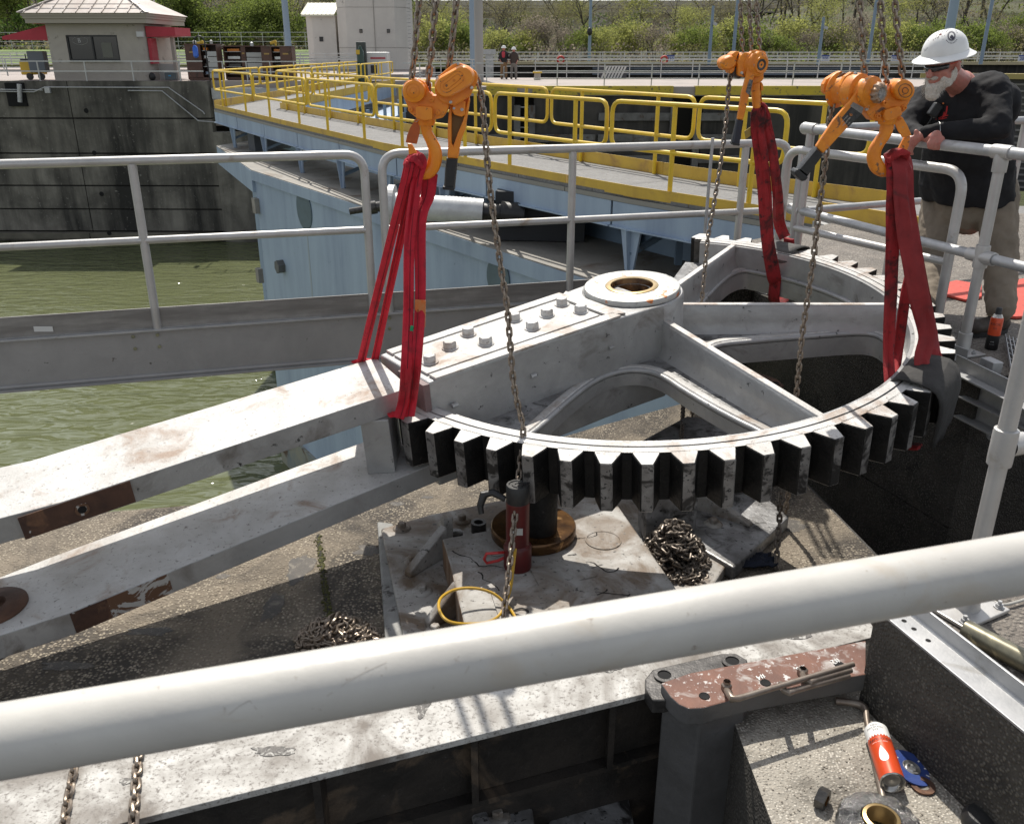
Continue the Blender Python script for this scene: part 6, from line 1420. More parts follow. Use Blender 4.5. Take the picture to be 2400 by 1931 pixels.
mb = MB(); q = bc1+bx*.4; mb.box(q+V(.45, .3, -.05), (1.3, .5, .7), Matrix.Rotation(-.1, 3, 'Z')); mb.build('dark_box', mat('recess_dark', (.02, .022, .025), rough=.6), BF)  # dark box standing in for the shaded recess below the walkway
# plates near the rod end of the walkway: apron grating on deck
T = thing('walkway_apron', at(2000, 520, 0), 'grey grating apron joining the yellow walkway to the deck behind the man', 'grating panel')
mb = MB(); mb.prism([V(3.1, 9.0, -.01), V(4.35, 9.9, -.01), V(7.5, 9.3, -.01), V(7.0, 7.4, -.01), V(3.35, 7.95, -.01)], (0, 0, -.03)); mb.build('plate', grating, T)
mb = MB(); mb.prism([V(3.1, 9.0, -.042), V(3.35, 7.95, -.042), V(3.3, 7.9, -.042), V(3.03, 8.95, -.042)], (0, 0, -.10)); mb.build('edge', galv, T)
mb = MB(); a_, b_ = V(3.1, 9.0, 0), V(3.9, 7.9, 0); mb.prism([a_+V(0, 0, 0.0), b_, b_+V(.02, .01, 0), a_+V(.02, .01, 0)], (0, 0, .14)); mb.build('kick_plate', kick, T)
# ------------------------------------------------------------------ far lock walls, pavements
def curtain(P, Q, z1, z0, th=.5):
    t = (Q-P).normalized(); nn = V(-t.y, t.x, 0)
    mb = MB(); mb.prism([P+V(0, 0, z1), Q+V(0, 0, z1), Q+nn*th+V(0, 0, z1), P+nn*th+V(0, 0, z1)], (0, 0, z0-z1)); return mb
# left concrete wall, in lifts with recessed joints
LWt = thing('lock_wall', V(-24, 50, -9), 'dark stained concrete lock wall with horizontal joints at left below the booth', 'wall')
wl, wr = V(-60, 51.5, 0), V(-16.4, 50.0, 0)
zs = [-.02, -2.05, -4.35, -6.1, -7.75, -8.35, -14]
zs = [0, -1.9, -3.75, -5.5, -6.8, -8.05, -8.45, -14]
for i in range(len(zs)-1):
    a, b = zs[i]-.04*(i > 0), zs[i+1]+.04; slope = 0
    for x0_, x1_ in ((-60, -33.1), (-33.0, -24.05), (-24.0, -16.4)):
        p, q = V(x0_, 50.9-(x0_+33)*.02, 0), V(x1_, 50.9-(x1_+33)*.02, 0)
        if i == 5: curtain(p+V(0, -.5, 0), q+V(0, -.5, 0), a, b, .5).build('concrete_lift', mat('pale_bottom_concrete', (.17, .155, .12), (.09, .085, .065), .8, .85), LWt)
        else: curtain(p, q, a, b, .6).build('concrete_lift', wallm, LWt)
curtain(V(-60, 51.6, 0), V(-16.4, 50.75, 0), -.01, -14, .4).build('joint_backing', crack, LWt)
curtain(V(-16.38, 50.4, 0), V(-11, 50.2, 0), -2.6, -14, .6).build('concrete_lift', wallm, LWt)
# shelf under the second leaf and recess machinery
curtain(V(-16.3, 50.8, 0), V(-8.0, 50.6, 0), -.35, -.9, .3).build('ledge_beam', galv, LWt)
# recess, pipes and holes on the left wall
mb = MB(); p0 = atY(35, 200, 50.6); mb.box(atY(40, 222, 50.75), (1.0, .3, 1.2)); mb.build('recess', hole, LWt)
def wallpipe(pts, r, Y=50.55, name='conduit'):
    mb = MB(); mb.tube([atY(x, y, Y) for x, y in pts], r, 8); return mb
tag(wallpipe([(-60, 214), (80, 216), (105, 205), (395, 206), (475, 262), (480, 268)], .035).build('conduit', galv), 'upper grey conduit running along the top of the left lock wall and bending down', 'conduit')
tag(wallpipe([(300, 213), (380, 214), (465, 284), (530, 289)], .035).build('conduit', galv), 'lower grey conduit bending down the left lock wall toward the gate tip', 'conduit')
tag(wallpipe([(-60, 210), (70, 211), (100, 212)], .03).build('conduit', galv), 'short grey conduit ending at a junction box on the left lock wall', 'conduit')
mb = MB(); mb.box(atY(112, 212, 50.5), (.28, .15, .28)); tag(mb.build('junction_box', galv), 'small grey junction box on the left lock wall conduit', 'box')
for i, (x, y) in enumerate(((202, 260), (221, 359), (238, 455), (256, 547))):
    mb = MB(); mb.lathe(atY(x, y, 50.42 if i < 3 else 49.95), (0, -1, 0), [(.13, 0), (.12, .01), (0, .01)], 16); mb.build('weep_hole', hole, LWt)
mb = MB(); mb.cyl(atY(45, 198, 50.4), atY(47, 240, 50.4), .12, seg=12); mb.build('mooring_post', galv, LWt)
# far pavement (both walls behind)
mb = MB(); mb.prism([V(-60, 51.5, 0), V(-16.4, 50.7, 0), V(-16.4, 51.2, 0), V(-5.5, 51.2, 0), V(-5.2, 43.0, 0), V(20.9, 43.0, 0), V(24, 50, 0), V(24, 56, 0), V(-60, 60, 0)], (0, 0, -.4)); struct(mb, 'far_lock_pavement', pave)
# right-hand far wall with armour strips, coping, recesses
RW = thing('lock_wall', V(8, 43, -9), 'dark lock chamber wall with rusty armour strips behind the yellow railings', 'wall')
def rx(px): return (px-1200)/FPX*(43*math.cos(TH)+1.5*math.sin(TH))
segs = [(-5.2, rx(1206)), (rx(1252), rx(1578)), (rx(1652), rx(1950)), (rx(1955), rx(2400))]
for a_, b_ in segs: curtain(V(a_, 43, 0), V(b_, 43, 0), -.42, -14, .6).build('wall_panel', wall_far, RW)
curtain(V(-5.2, 43.9, 0), V(22, 43.9, 0), -.42, -14, .3).build('recess_back', crack, RW)
yk = mat('yellow_coping_paint', (.55, .42, .03), (.40, .30, .04), .8, .7, c4=(.12, .10, .05), sc4=5, t4=(.58, .64))
for a_, b_ in ((rx(1140), rx(1212)), (rx(1248), rx(1578)), (rx(1630), rx(2080))):
    mb = MB(); mb.box(V((a_+b_)/2, 43.1, -.16), (b_-a_, .5, .38)); mb.build('coping', yk, RW)
rnd = random.Random(2)
z = -1.3; k = 0
while z > -8.4:
    for a_, b_ in ((-5.2, rx(1200)), (rx(1252), rx(1400)), (rx(1404), rx(1576)), (rx(1640), rx(1750))):
        if rnd.random() < .9: mb = MB(); mb.box(V((a_+b_)/2, 42.93, z), (b_-a_-.05, .14, .34)); mb.build('armour_strip', armor, RW)
    z -= .95
for px in (1212, 1247, 1582, 1640): mb = MB(); mb.box(V(rx(px), 42.95, -5), (.3, .3, 8.4)); mb.build('recess_corner', armor, RW)
for i in range(16): mb = MB(); mb.bar(V(rx(1216), 43.3, -.9-i*.45), V(rx(1243), 43.3, -.9-i*.45), .05, .05); mb.build('ladder_rung', galv, RW)
# pavement beyond the pit with second chamber
FW = thing('lock_wall', V(0, 118, -12), 'far dark chamber wall with horizontal bluish rubbing strips beyond the pavement', 'wall')
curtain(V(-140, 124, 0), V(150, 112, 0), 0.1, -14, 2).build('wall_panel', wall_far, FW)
slate = mat('slate_strip', (.14, .165, .20), (.10, .12, .15), .5, .6)
for i in range(6):
    z = -.55-i*.62; mb = MB(); mb.bar(V(10, 117.4, z), V(45, 115.9, z), .2, .26); mb.build('rubbing_strip', slate, FW)
    mb = MB(); mb.bar(V(-140, 123.7, z), V(10, 117.5, z), .1, .12); mb.build('rubbing_strip', wall_far, FW)
mb = MB(); mb.bar(V(-140, 123.4, .08), V(150, 111.4, .08), 1.2, .35); mb.build('coping', mat('cream_coping', (.42, .36, .22), rough=.7), FW)
RW2 = thing('lock_wall', V(45, 80, -12), 'ribbed grey lock wall at the right edge behind the man', 'wall')
p_, q_ = V(34.0, 78.5, 0), V(60, 68, 0); curtain(p_, q_, -.6, -14, 1).build('wall_panel', mat('ribbed_wall', (.085, .08, .075), (.05, .05, .05), .5, .8), RW2)
for i in range(24): mb = MB(); mb.bar(p_+V(0, -.1, -1.0-i*.5), q_+V(0, -.1, -1.0-i*.5), .12, .14); mb.build('rib', mat('pale_rib', (.20, .19, .18), rough=.7) if i == 0 else bpy.data.materials['pale_rib'], RW2)
mb = MB(); mb.bar(p_+V(0, 0, -.4), q_+V(0, 0, -.4), 1.2, .4); mb.build('coping', mat('ochre_coping', (.35, .28, .10), rough=.7), RW2)

# ------------------------------------------------------------------ grey pipe railings far away
rail_w = mat('pale_far_rail', (.52, .52, .50), (.42, .42, .41), 2, .5, .3)
def far_rail(P, Q, h, nposts, label, rails=(1, .5), r=.025, m=rail_w, zb=0.0, group='grey guard railings on the far walls'):
    T = thing('guard_railing', P.lerp(Q, .5)+V(0, 0, zb), label, 'railing', group)
    for i, f in enumerate(rails): mb = MB(); mb.bar(P+V(0, 0, zb+h*f), Q+V(0, 0, zb+h*f), r*2, r*2); mb.build('rail', m, T)
    me = None
    for i in range(nposts):
        p = P.lerp(Q, (i+.5)/nposts)
        if me is None: mb = MB(); mb.box((0, 0, h/2), (r*2, r*2, h)); me = mb.mesh('post', m, V(0, 0, 0))
        place('post', me, T, p+V(0, 0, zb))
    return T
far_rail(V(-60, 51.6, 0), V(-16.6, 50.8, 0), 1.0, 17, 'pale railing in front of the concrete booth on the left lock wall', r=.03)
far_rail(V(-5.0, 43.4, 0), V(-.4, 43.4, 0), 1.0, 3, 'short pale railing on the far pavement left of the two workers')
far_rail(V(1.0, 43.5, 0), V(20.6, 43.5, 0), 1.0, 9, 'long pale railing along the far pavement right of the two workers', rails=(1, .66, .33))
far_rail(V(-5, 54.5, 0), V(24, 54.5, 0), 1.05, 16, 'second pale railing at the back edge of the far pavement', rails=(1, .66, .33), r=.022)
far_rail(V(-15.6, 49.0, .0), V(-9.5, 49.2, 0), 1.0, 5, 'grey railing on the platform in front of the brown tool boxes')
far_rail(V(-120, 64, 0), V(-10, 60.5, 0), 1.05, 46, 'pale railing behind the booth on the far side of the left wall', r=.03)
far_rail(V(-120, 80, 0), V(-10, 76.5, 0), 1.05, 40, 'pale railing further back behind the booth', r=.035)
far_rail(V(-120, 94, .2), V(-12, 90.5, .2), 1.05, 46, 'pale railing far behind the booth below the grass bank', r=.04)
far_rail(V(-90, 122.5, .2), V(140, 112.4, .2), 1.1, 90, 'long pale railing on top of the farthest dark chamber wall', rails=(1, .66, .33), r=.05)
far_rail(V(-90, 131, .2), V(140, 121, .2), 1.1, 80, 'second long pale railing just behind the farthest chamber wall', rails=(1, .5), r=.05)
# farther left decks
for i, (y, z_) in enumerate(((66, -.3), (84, -.4), (99, -.3))):
    mb = MB(); mb.prism([V(-130, y, z_), V(-9 if i else -14, y-2, z_), V(-9 if i else -14, y+12, z_), V(-130, y+13, z_)], (0, 0, -3)); struct(mb, 'far_pavement', pave)
mb = MB(); mb.prism([V(-160, 114, .0), V(-14, 108, .0), V(0, 122, -.02), V(160, 114, -.02), V(220, 900, -.3), V(-260, 900, -.3)], (0, 0, -.5)); struct(mb, 'far_bank', mat('far_bank_grass', (.10, .13, .035), (.12, .11, .06), .2, .9))

# ------------------------------------------------------------------ control booth
bwall = mat('booth_concrete', (.40, .365, .32), (.34, .31, .275), .9, .85, 0, .006, 14, c4=(.16, .15, .13), sc4=2.2, t4=(.62, .72))
roofm = mat('pale_metal_roof', (.55, .50, .46), (.46, .42, .38), 1.2, .5, .1, streak=(1.5, .2, .2), c3=(.42, .36, .32))
fasc = mat('tan_fascia', (.34, .305, .25), rough=.7); redawn = mat('red_awning', (.42, .03, .05), (.36, .025, .04), 2, .6)
glassd = mat('dark_window_glass', (.012, .014, .016), rough=.06, spec=.8)
BO = thing('control_booth', V(-24, 53, 0), 'tan concrete control booth with pale metal hip roof and red awnings', 'building')
Yb = 51.6
def bx(px, z=1.4, Y=Yb):
    lo, hi = -60., 60.
    for _ in range(40):
        m = (lo+hi)/2
        if proj(V(m, Y, z))[0] < px: lo = m
        else: hi = m
    return lo
XL, XR = bx(118), bx(341); ZE = 2.85
mb = MB(); R_ = .55; pts = [V(XL, Yb, 0), V(XR-R_, Yb, 0)]+[V(XR-R_+R_*math.sin(t*.3927), Yb+R_-R_*math.cos(t*.3927), 0) for t in range(1, 5)]+[V(XR, Yb+4.5, 0), V(XL, Yb+4.5, 0)]
wx0, wx1 = bx(157, 1.8), bx(277, 1.8)
for z0, z1 in ((.0, 1.02), (2.3, 2.86)): m_ = MB(); m_.prism([p+V(0, 0, z0) for p in pts], (0, 0, z1-z0)); m_.build('wall', bwall, BO)
ptsL = [V(XL, Yb, 1.021), V(wx0, Yb, 1.021), V(wx0, Yb+4.5, 1.021), V(XL, Yb+4.5, 1.021)]; m_ = MB(); m_.prism(ptsL, (0, 0, 1.277)); m_.build('wall', bwall, BO)
ptsR = [V(wx1, Yb, 1.021)]+[p+V(0, 0, 1.021) for p in pts[1:-1]]+[V(wx1, Yb+4.5, 1.021)]; m_ = MB(); m_.prism(ptsR, (0, 0, 1.277)); m_.build('wall', bwall, BO)
wf = MB()
for a_, b_ in (((wx0, 1.06), (wx1, 1.06)), ((wx0, 2.26), (wx1, 2.26))): wf.bar(V(a_[0], Yb+.08, a_[1]), V(b_[0], Yb+.08, b_[1]), .08, .08)
for x in (wx0+.04, (wx0+wx1)/2-.02, wx1-.04): wf.bar(V(x, Yb+.075, 1.02), V(x, Yb+.075, 2.3), .08, .08, up=(1, 0, 0))
w_ = wf.build('window', black, BO)
for a_, b_ in ((wx0+.05, (wx0+wx1)/2-.05), ((wx0+wx1)/2+.02, wx1-.05)): mb = MB(); mb.box(V((a_+b_)/2, Yb+.12, 1.66), (b_-a_, .02, 1.2)); mb.build('pane', glassd, w_)
mb = MB(); mb.box(V(bx(250, 1.5), Yb+.10, 1.55), (.55, .02, .75)); mb.build('notice', mat('window_notice', (.12, .12, .10), rough=.6), w_)
mb = MB(); mb.tube([V(bx(186, 2)+.42*math.cos(t*.5236), Yb+.10, 2.02+.20*math.sin(t*.5236)) for t in range(12)], .010, 5, closed=True); mb.build('window_sign_ring', mat('faded_sign', (.28, .28, .27), rough=.6), w_)
text('B', V(bx(184, 2), Yb+.10, 2.02), .30, mat('sign_white', (.4, .4, .4), rough=.6), Matrix.Rotation(math.pi/2, 3, 'X'), w_, 'window_lettering', .004)
mb = MB(); mb.box(V((wx0+wx1)/2, Yb-.03, .99), (wx1-wx0+.1, .1, .06)); mb.build('sill', bwall, BO)
# fascia and hip roof
fx0, fx1 = bx(66, 3), bx(356, 3); ff = Yb-.7
for i, (z0, z1, o_) in enumerate(((2.87, 3.10, .12), (3.102, 3.22, .05), (3.222, 3.36, 0.0))):
    m_ = MB(); m_.prism([V(fx0+o_, ff+o_, z0), V(fx1-o_, ff+o_, z0), V(fx1-o_, Yb+5.4, z0), V(fx0+o_, Yb+5.4, z0)], (0, 0, z1-z0)); m_.build('fascia', fasc, BO)
z0 = 3.362; zr = 5.0; cx = (fx0+fx1)/2
a, b, c, d = V(fx0-.1, ff-.1, z0), V(fx1+.1, ff-.1, z0), V(fx1+.1, Yb+5.5, z0), V(fx0-.1, Yb+5.5, z0); e1_, e2_ = V(cx-.4, Yb+2.4, zr), V(cx+.4, Yb+2.4, zr)
mb = MB(); mb.add([a, b, c, d, e1_, e2_], [(0, 1, 5, 4), (1, 2, 5), (2, 3, 4, 5), (3, 0, 4), (0, 3, 2, 1)]); mb.build('roof', roofm, BO)
for i in range(10):
    t = (i+.5)/10; p = a.lerp(b, t); top_ = e1_.lerp(e2_, t)
    # ribs run straight up the front slope
    sl = (e1_-V(e1_.x, a.y, a.z)); f = min(1, min((p.x-a.x), (b.x-p.x))/(e1_.x-a.x)); q = V(p.x, a.y+(e1_.y-a.y)*f, a.z+(zr-z0)*f); mb = MB(); mb.bar(p+V(0, 0, .03), q+V(0, 0, .03), .05, .06); mb.build('roof_rib', roofm, BO)
for p, q in ((a, e1_), (b, e2_)): mb = MB(); mb.bar(p+V(0, 0, .03), q+V(0, 0, .03), .22, .05); mb.build('ridge_cap', roofm, BO)
mb = MB(); mb.bar(a.lerp(e1_, .18)+V(0, 0, .15), b.lerp(e2_, .18)+V(0, 0, .15), .04, .04); mb.build('snow_guard', roofm, BO)
# awnings, door, lamp
mb = MB(); zt_, zb_2 = 2.80, 2.05
mb.add([V(XL, Yb+.1, zt_), V(XL, Yb+.1, zb_2), bv_ := V(bx(2, 2.2), Yb+.1, zb_2+.02), V(bx(2, 2.2), Yb+.1, zb_2+.18), V(XL, Yb+3, zt_), V(XL, Yb+3, zb_2), V(bx(2, 2.2), Yb+3, zb_2+.02), V(bx(2, 2.2), Yb+3, zb_2+.18)], [(0, 3, 2, 1), (4, 5, 6, 7), (0, 4, 7, 3), (3, 7, 6, 2), (1, 2, 6, 5)]); mb.build('awning', redawn, BO)
ax0, ax1 = XR+.02, bx(396, 2.5)
mb = MB(); mb.add([V(ax0, Yb+.4, 2.75), V(ax0, Yb+.4, 2.2), V(ax1, Yb+.9, 2.28), V(ax1, Yb+.9, 2.7), V(ax0, Yb+3.4, 2.75), V(ax0, Yb+3.4, 2.2), V(ax1, Yb+3.4, 2.28), V(ax1, Yb+3.4, 2.7)], [(0, 1, 2, 3), (4, 7, 6, 5), (0, 3, 7, 4), (3, 2, 6, 7), (1, 5, 6, 2)]); mb.build('awning', redawn, BO)
mb = MB(); mb.box(V(XR+.10, Yb+.9, 1.5), (.16, .9, 1.3)); mb.build('red_door_flap', redawn, BO)
mb = MB(); mb.box(V(bx(385, 1.2), Yb+1.6, 1.1), (.16, .3, 2.2)); mb.build('porch_post', bwall, BO)
mb = MB(); mb.box(V(bx(368, .5), Yb+1.6, .42), (.9, .06, .84)); mb.build('porch_panel', mat('pale_panel', (.42, .42, .40), rough=.6), BO)
mb = MB(); mb.box(V(bx(331, 2.3), Yb-.12, 2.34), (.34, .22, .26)); mb.build('flood_lamp', mat('lamp_case', (.5, .5, .5), rough=.4), BO)

# ------------------------------------------------------------------ concrete tower and its small annex
cr = mat('cream_tower_concrete', (.58, .55, .50), (.52, .49, .45), .5, .85, 0, .004, 6, c4=(.24, .23, .21), sc4=1.4, t4=(.66, .76)); crd = mat('tower_band', (.30, .28, .25), rough=.85)
TW = thing('control_tower', V(-14.5, 101, 0), 'tall pale concrete control tower with banded walls and dark windows', 'building')
Yt = 98
tx = lambda px: bx(px, 2, Yt)
def oct_(x0, x1, y0, y1, c): return [V(x0+c, y0, 0), V(x1-c, y0, 0), V(x1, y0+c, 0), V(x1, y1, 0), V(x0, y1, 0), V(x0, y0+c, 0)]
O_ = oct_(tx(790), tx(953), Yt, Yt+7, 1.1)
bands = [(-.5, 1.75), (1.79, 5.55), (5.59, 6.55), (6.59, 12.5)]
for z0, z1 in bands: m_ = MB(); m_.prism([p+V(0, 0, z0) for p in O_], (0, 0, z1-z0)); m_.build('wall', cr, TW)
m_ = MB(); m_.prism([p+V(0, 0, -.5) for p in oct_(tx(790)+.08, tx(953)-.08, Yt+.08, Yt+6.9, 1.05)], (0, 0, 12.9)); m_.build('joint_core', crd, TW)
for x in (848, 912): mb = MB(); mb.box(V(tx(x), Yt-.01, 3.35), (.30, .12, .36)); w_ = mb.build('window', black, TW); mb = MB(); mb.box(V(tx(x), Yt-.08, 3.33), (.20, .02, .26)); mb.build('pane', glassd, w_)
for x, w in ((797, .5), (843, 1.7), (907, 1.7), (951, .45)): mb = MB(); mb.box(V(tx(x), Yt-.02 if w > 1 else Yt+.5, 7.4), (w, .14, .95)); w_ = mb.build('window', crd, TW); mb = MB(); mb.box(V(tx(x), Yt-.10 if w > 1 else Yt+.36, 7.4), (w*.9, .03, .8)); mb.build('pane', glassd, w_)
mb = MB(); mb.bar(V(tx(880), Yt-.05, -.3), V(tx(880), Yt-.05, 12), .05, .05, up=(1, 0, 0)); mb.build('lightning_rod_cable', crd, TW)
for i in range(26): mb = MB(); mb.bar(V(tx(953)+.1, Yt+.9, .3+i*.35), V(tx(953)+.45, Yt+.6, .3+i*.35), .05, .05); mb.build('ladder_rung', galv, TW)
AN = thing('annex_building', V(-20.5, 104, 0), 'small concrete annex with cream standing seam roof left of the tower', 'building')
Ya = 100; axx = lambda px: bx(px, 2, Ya)
mb = MB(); mb.prism([V(axx(722), Ya, -.5), V(axx(738), Ya-.6, -.5), V(axx(792), Ya-.6, -.5), V(axx(792), Ya+6, -.5), V(axx(722), Ya+6, -.5)], (0, 0, 5.4)); mb.build('wall', cr, AN)
rt = [V(axx(716), Ya-.5, 4.6), V(axx(736), Ya-1.1, 4.25), V(axx(792), Ya-1.1, 4.25), V(axx(792), Ya+3, 5.9), V(axx(716), Ya+3, 5.9)]
creamroof = mat('cream_seam_roof', (.58, .56, .44), rough=.5)
mb = MB(); mb.prism([V(axx(716), Ya-1.0, 4.75), V(axx(792), Ya-1.0, 4.75), V(axx(792), Ya+3, 6.0), V(axx(716), Ya+3, 6.0)], (0, 0, .18)); mb.build('roof', creamroof, AN)
for i in range(9): t = i/8; mb = MB(); mb.bar(V(axx(716), Ya-1.0, 4.96).lerp(V(axx(792), Ya-1.0, 4.96), t), V(axx(716), Ya+3, 6.2).lerp(V(axx(792), Ya+3, 6.2), t), .06, .06); mb.build('roof_rib', creamroof, AN)
mb = MB(); mb.box(V(axx(757), Ya-.62, 2.6), (.4, .08, .45)); mb.build('window', black, AN)

# ------------------------------------------------------------------ brown tool boxes, welders, cart, cooler, bollards
brown = mat('brown_toolbox_paint', (.11, .052, .035), (.08, .038, .026), 2, .55, 0, c3=(.05, .03, .02), sc3=3)
shelfm = mat('pale_drawer', (.42, .42, .40), rough=.5)
def tbox(px0, px1, pyt, pyb, Y, label, doors, extra=()):
    p = atY(px0, pyb, Y); q = atY(px1, pyb, Y); zt = atY(px0, pyt, Y).z; zb = 0.0; H_ = zt-zb; w = q.x-p.x
    T = thing('tool_box', V((p.x+q.x)/2, Y, 0), label, 'tool cabinet', 'brown tool cabinets')
    for nm, c, s_ in (('back_panel', V(p.x+w/2, Y+.9, zb+H_/2), (w, .04, H_)), ('top_panel', V(p.x+w/2, Y+.45, zt-.02), (w+.05, .95, .06)), ('side_panel', V(p.x, Y+.45, zb+H_/2), (.05, .9, H_-.07)), ('side_panel', V(q.x, Y+.45, zb+H_/2), (.05, .9, H_-.07)), ('base_panel', V(p.x+w/2, Y+.45, zb+.08), (w-.06, .85, .14))):
        mb = MB(); mb.box(c, s_); mb.build(nm, brown, T)
    for a_, b_, kind in doors:
        x0_, x1_ = p.x+w*a_, p.x+w*b_
        if kind == 'door': mb = MB(); mb.box(V((x0_+x1_)/2, Y-.02, zb+H_/2+.05), (x1_-x0_-.02, .04, H_-.22)); mb.build('door', brown, T); mb = MB(); mb.box(V((x0_+x1_)/2, Y-.045, zb+H_*.78), ((x1_-x0_)*.5, .01, .08)); mb.build('door_badge', mat('gold_badge', (.35, .22, .06), rough=.5) if 'gold_badge' not in bpy.data.materials else bpy.data.materials['gold_badge'], T)
        elif kind == 'drawer':
            for k in range(5): mb = MB(); mb.box(V((x0_+x1_)/2, Y+.1, zb+.25+k*H_*.15), (x1_-x0_-.04, .2, H_*.13)); mb.build('drawer', shelfm, T)
        else:
            for k in range(4): mb = MB(); mb.box(V((x0_+x1_)/2, Y+.35, zb+.3+k*H_*.22), (x1_-x0_-.04, .5, .03)); mb.build('shelf', shelfm if k % 2 else brown, T); mb = MB(); mb.box(V((x0_+x1_)/2, Y+.4, zb+.38+k*H_*.22), ((x1_-x0_)*.7, .3, .14)); mb.build('stored_tool', [blue, dsteel, steel, orange][k], T)
    return T
tbox(443, 515, 104, 186, 52.0, 'left brown tool cabinet with yellow tools on top, by the blue hook', ((0, .5, 'door'), (.5, .68, 'shelf'), (.68, 1, 'drawer')))
tbox(531, 620, 108, 186, 52.6, 'middle brown tool cabinet with open shelves and blue tools', ((0, .45, 'shelf'), (.45, .58, 'door'), (.58, 1, 'drawer')))
tbox(619, 688, 109, 186, 51.8, 'right brown tool cabinet with its door ajar and a yellow drill on top', ((0, .35, 'door'), (.35, .62, 'shelf'), (.62, 1, 'door')))
ylw = mat('tool_yellow', (.55, .36, .03), rough=.5)
for x, y, lab in ((470, 101, 'yellow power tool on the left brown tool cabinet'), (641, 100, 'yellow cordless drill on the right brown tool cabinet')):
    p = atY(x, y+4, 52.3); mb = MB(); mb.box(p+V(0, 0, .09), (.36, .14, .14), Matrix.Rotation(-.3, 3, 'Y')); mb.box(p+V(.12, 0, .02), (.1, .1, .24)); tag(mb.build('power_tool', ylw, bevel=.02), lab, 'power tool')
for x, y, lab, m_, s_ in ((456, 102, 'white pot on the left tool cabinet', shelfm, .1), (495, 101, 'white bottle on the left tool cabinet', shelfm, .08), (590, 106, 'grey jar on the middle tool cabinet', galv, .09)):
    p = atY(x, y, 52.3); mb = MB(); mb.lathe(p-V(0, 0, .06), (0, 0, 1), [(s_, 0), (s_, .16), (s_*.5, .2), (0, .21)], 12); tag(mb.build('container', m_), lab, 'container')
# blue hook pole in front of the left cabinet
mb = MB(); p = atY(490, 185, 50.6); zt_ = atY(490, 96, 50.6).z
mb.tube(sm([V(p.x+.05, 50.6, 0), V(p.x, 50.6, zt_*.6), V(p.x-.02, 50.6, zt_), V(p.x-.25, 50.6, zt_+.22), V(p.x-.5, 50.6, zt_+.1), V(p.x-.55, 50.6, zt_-.2)]), .035, 8)
tag(mb.build('hook_pole', black), 'tall black curved hook pole standing before the left tool cabinet', 'pole')
mb = MB(); mb.lathe(V(p.x-.55, 50.6, zt_-.85), (0, 0, 1), [(.05, 0), (.14, .08), (.14, .5), (.06, .62), (0, .63)], 14); tag(mb.build('water_bottle', mat('blue_bottle', (.02, .12, .55), rough=.2)), 'bright blue bottle hanging from the curved pole', 'bottle')
# welding machine and gas bottle near the tower foot
WM = thing('welding_machine', atY(885, 182, 51)-V(0, 0, 1.5)+V(0, 0, 0), 'white welding machine on the far platform left of the chains', 'machine')
p = atY(884, 150, 51)
mb = MB(); mb.box(V(p.x, 51.5, .75), (1.15, .9, 1.4)); mb.build('case', mat('white_machine', (.55, .55, .54), rough=.4), WM, bevel=.05)
mb = MB(); mb.box(V(p.x-.2, 51.03, .6), (.32, .03, .4)); mb.build('vent', black, WM); mb = MB(); mb.box(V(p.x+.05, 51.03, 1.15), (.8, .03, .08)); mb.build('red_stripe', redawn, WM)
p = atY(846, 150, 50.5)
CY = thing('gas_bottle', V(p.x, 50.5, 0), 'dark green gas bottle with a yellow regulator on the far platform', 'gas bottle')
mb = MB(); mb.lathe(V(p.x, 50.5, 0), (0, 0, 1), [(.2, 0), (.2, 1.45), (.1, 1.65), (.06, 1.75), (0, 1.76)], 16); mb.build('bottle', mat('dark_green', (.02, .05, .035), rough=.4), CY)
mb = MB(); mb.box(V(p.x-.1, 50.35, 1.45), (.2, .12, .22)); mb.build('regulator', ylw, CY)
mb = MB(); mb.box(V(p.x+.0, 50.9, .98), (.5, .3, 1.96)); tag(mb.build('steel_plate_rack', mat('dark_grey_green', (.05, .06, .055), rough=.6), bevel=.04), 'dark grey cabinet standing behind the gas bottle', 'cabinet')
# yellow cart by the booth
def X_(px, Y): return bx(px, .5, Y)
Yk = 53.5
CT = thing('yellow_cart', V(X_(80, Yk), Yk, 0), 'small yellow utility cart with grey cabinet left of the booth', 'cart')
mb = MB(); mb.box(V(X_(70, Yk), Yk, .62), (.62, .9, .72)); mb.build('body', ylw, CT, bevel=.06); mb = MB(); mb.box(V(X_(92, Yk), Yk, .5), (.5, .8, .45)); mb.build('rear_body', ylw, CT, bevel=.05)
mb = MB(); mb.box(V(X_(75, Yk), Yk, 1.05), (.75, .8, .1)); mb.build('seat', black, CT, bevel=.03)
for x in (77, 104): mb = MB(); mb.cyl(V(X_(x, Yk), Yk-.5, .18), V(X_(x, Yk), Yk-.38, .18), .18, seg=18); mb.build('wheel', black, CT)
mb = MB(); mb.tube([V(X_(70, Yk), Yk-.2, 1.0), V(X_(72, Yk), Yk-.3, 1.35)], .03, 8); mb.build('steering_column', black, CT)
mb = MB(); mb.box(V(X_(106, Yk), Yk-.6, .95), (.9, .5, 1.1)); tag(mb.build('grey_cabinet', mat('slate_cabinet', (.12, .14, .16), rough=.5), bevel=.02), 'slate grey electrical cabinet beside the yellow cart', 'cabinet')
Yk = 51.9
CO = thing('cool_box', V(X_(400, Yk), Yk, 0), 'dark grey cool box with pale lid right of the booth', 'cool box')
mb = MB(); mb.box(V(X_(400, Yk), Yk, .22), (.6, .4, .38)); mb.build('body', mat('slate_cooler', (.07, .09, .10), rough=.5), CO, bevel=.03); mb = MB(); mb.box(V(X_(400, Yk), Yk, .45), (.64, .44, .08)); mb.build('lid', mat('cooler_lid', (.45, .46, .46), rough=.5), CO, bevel=.02)
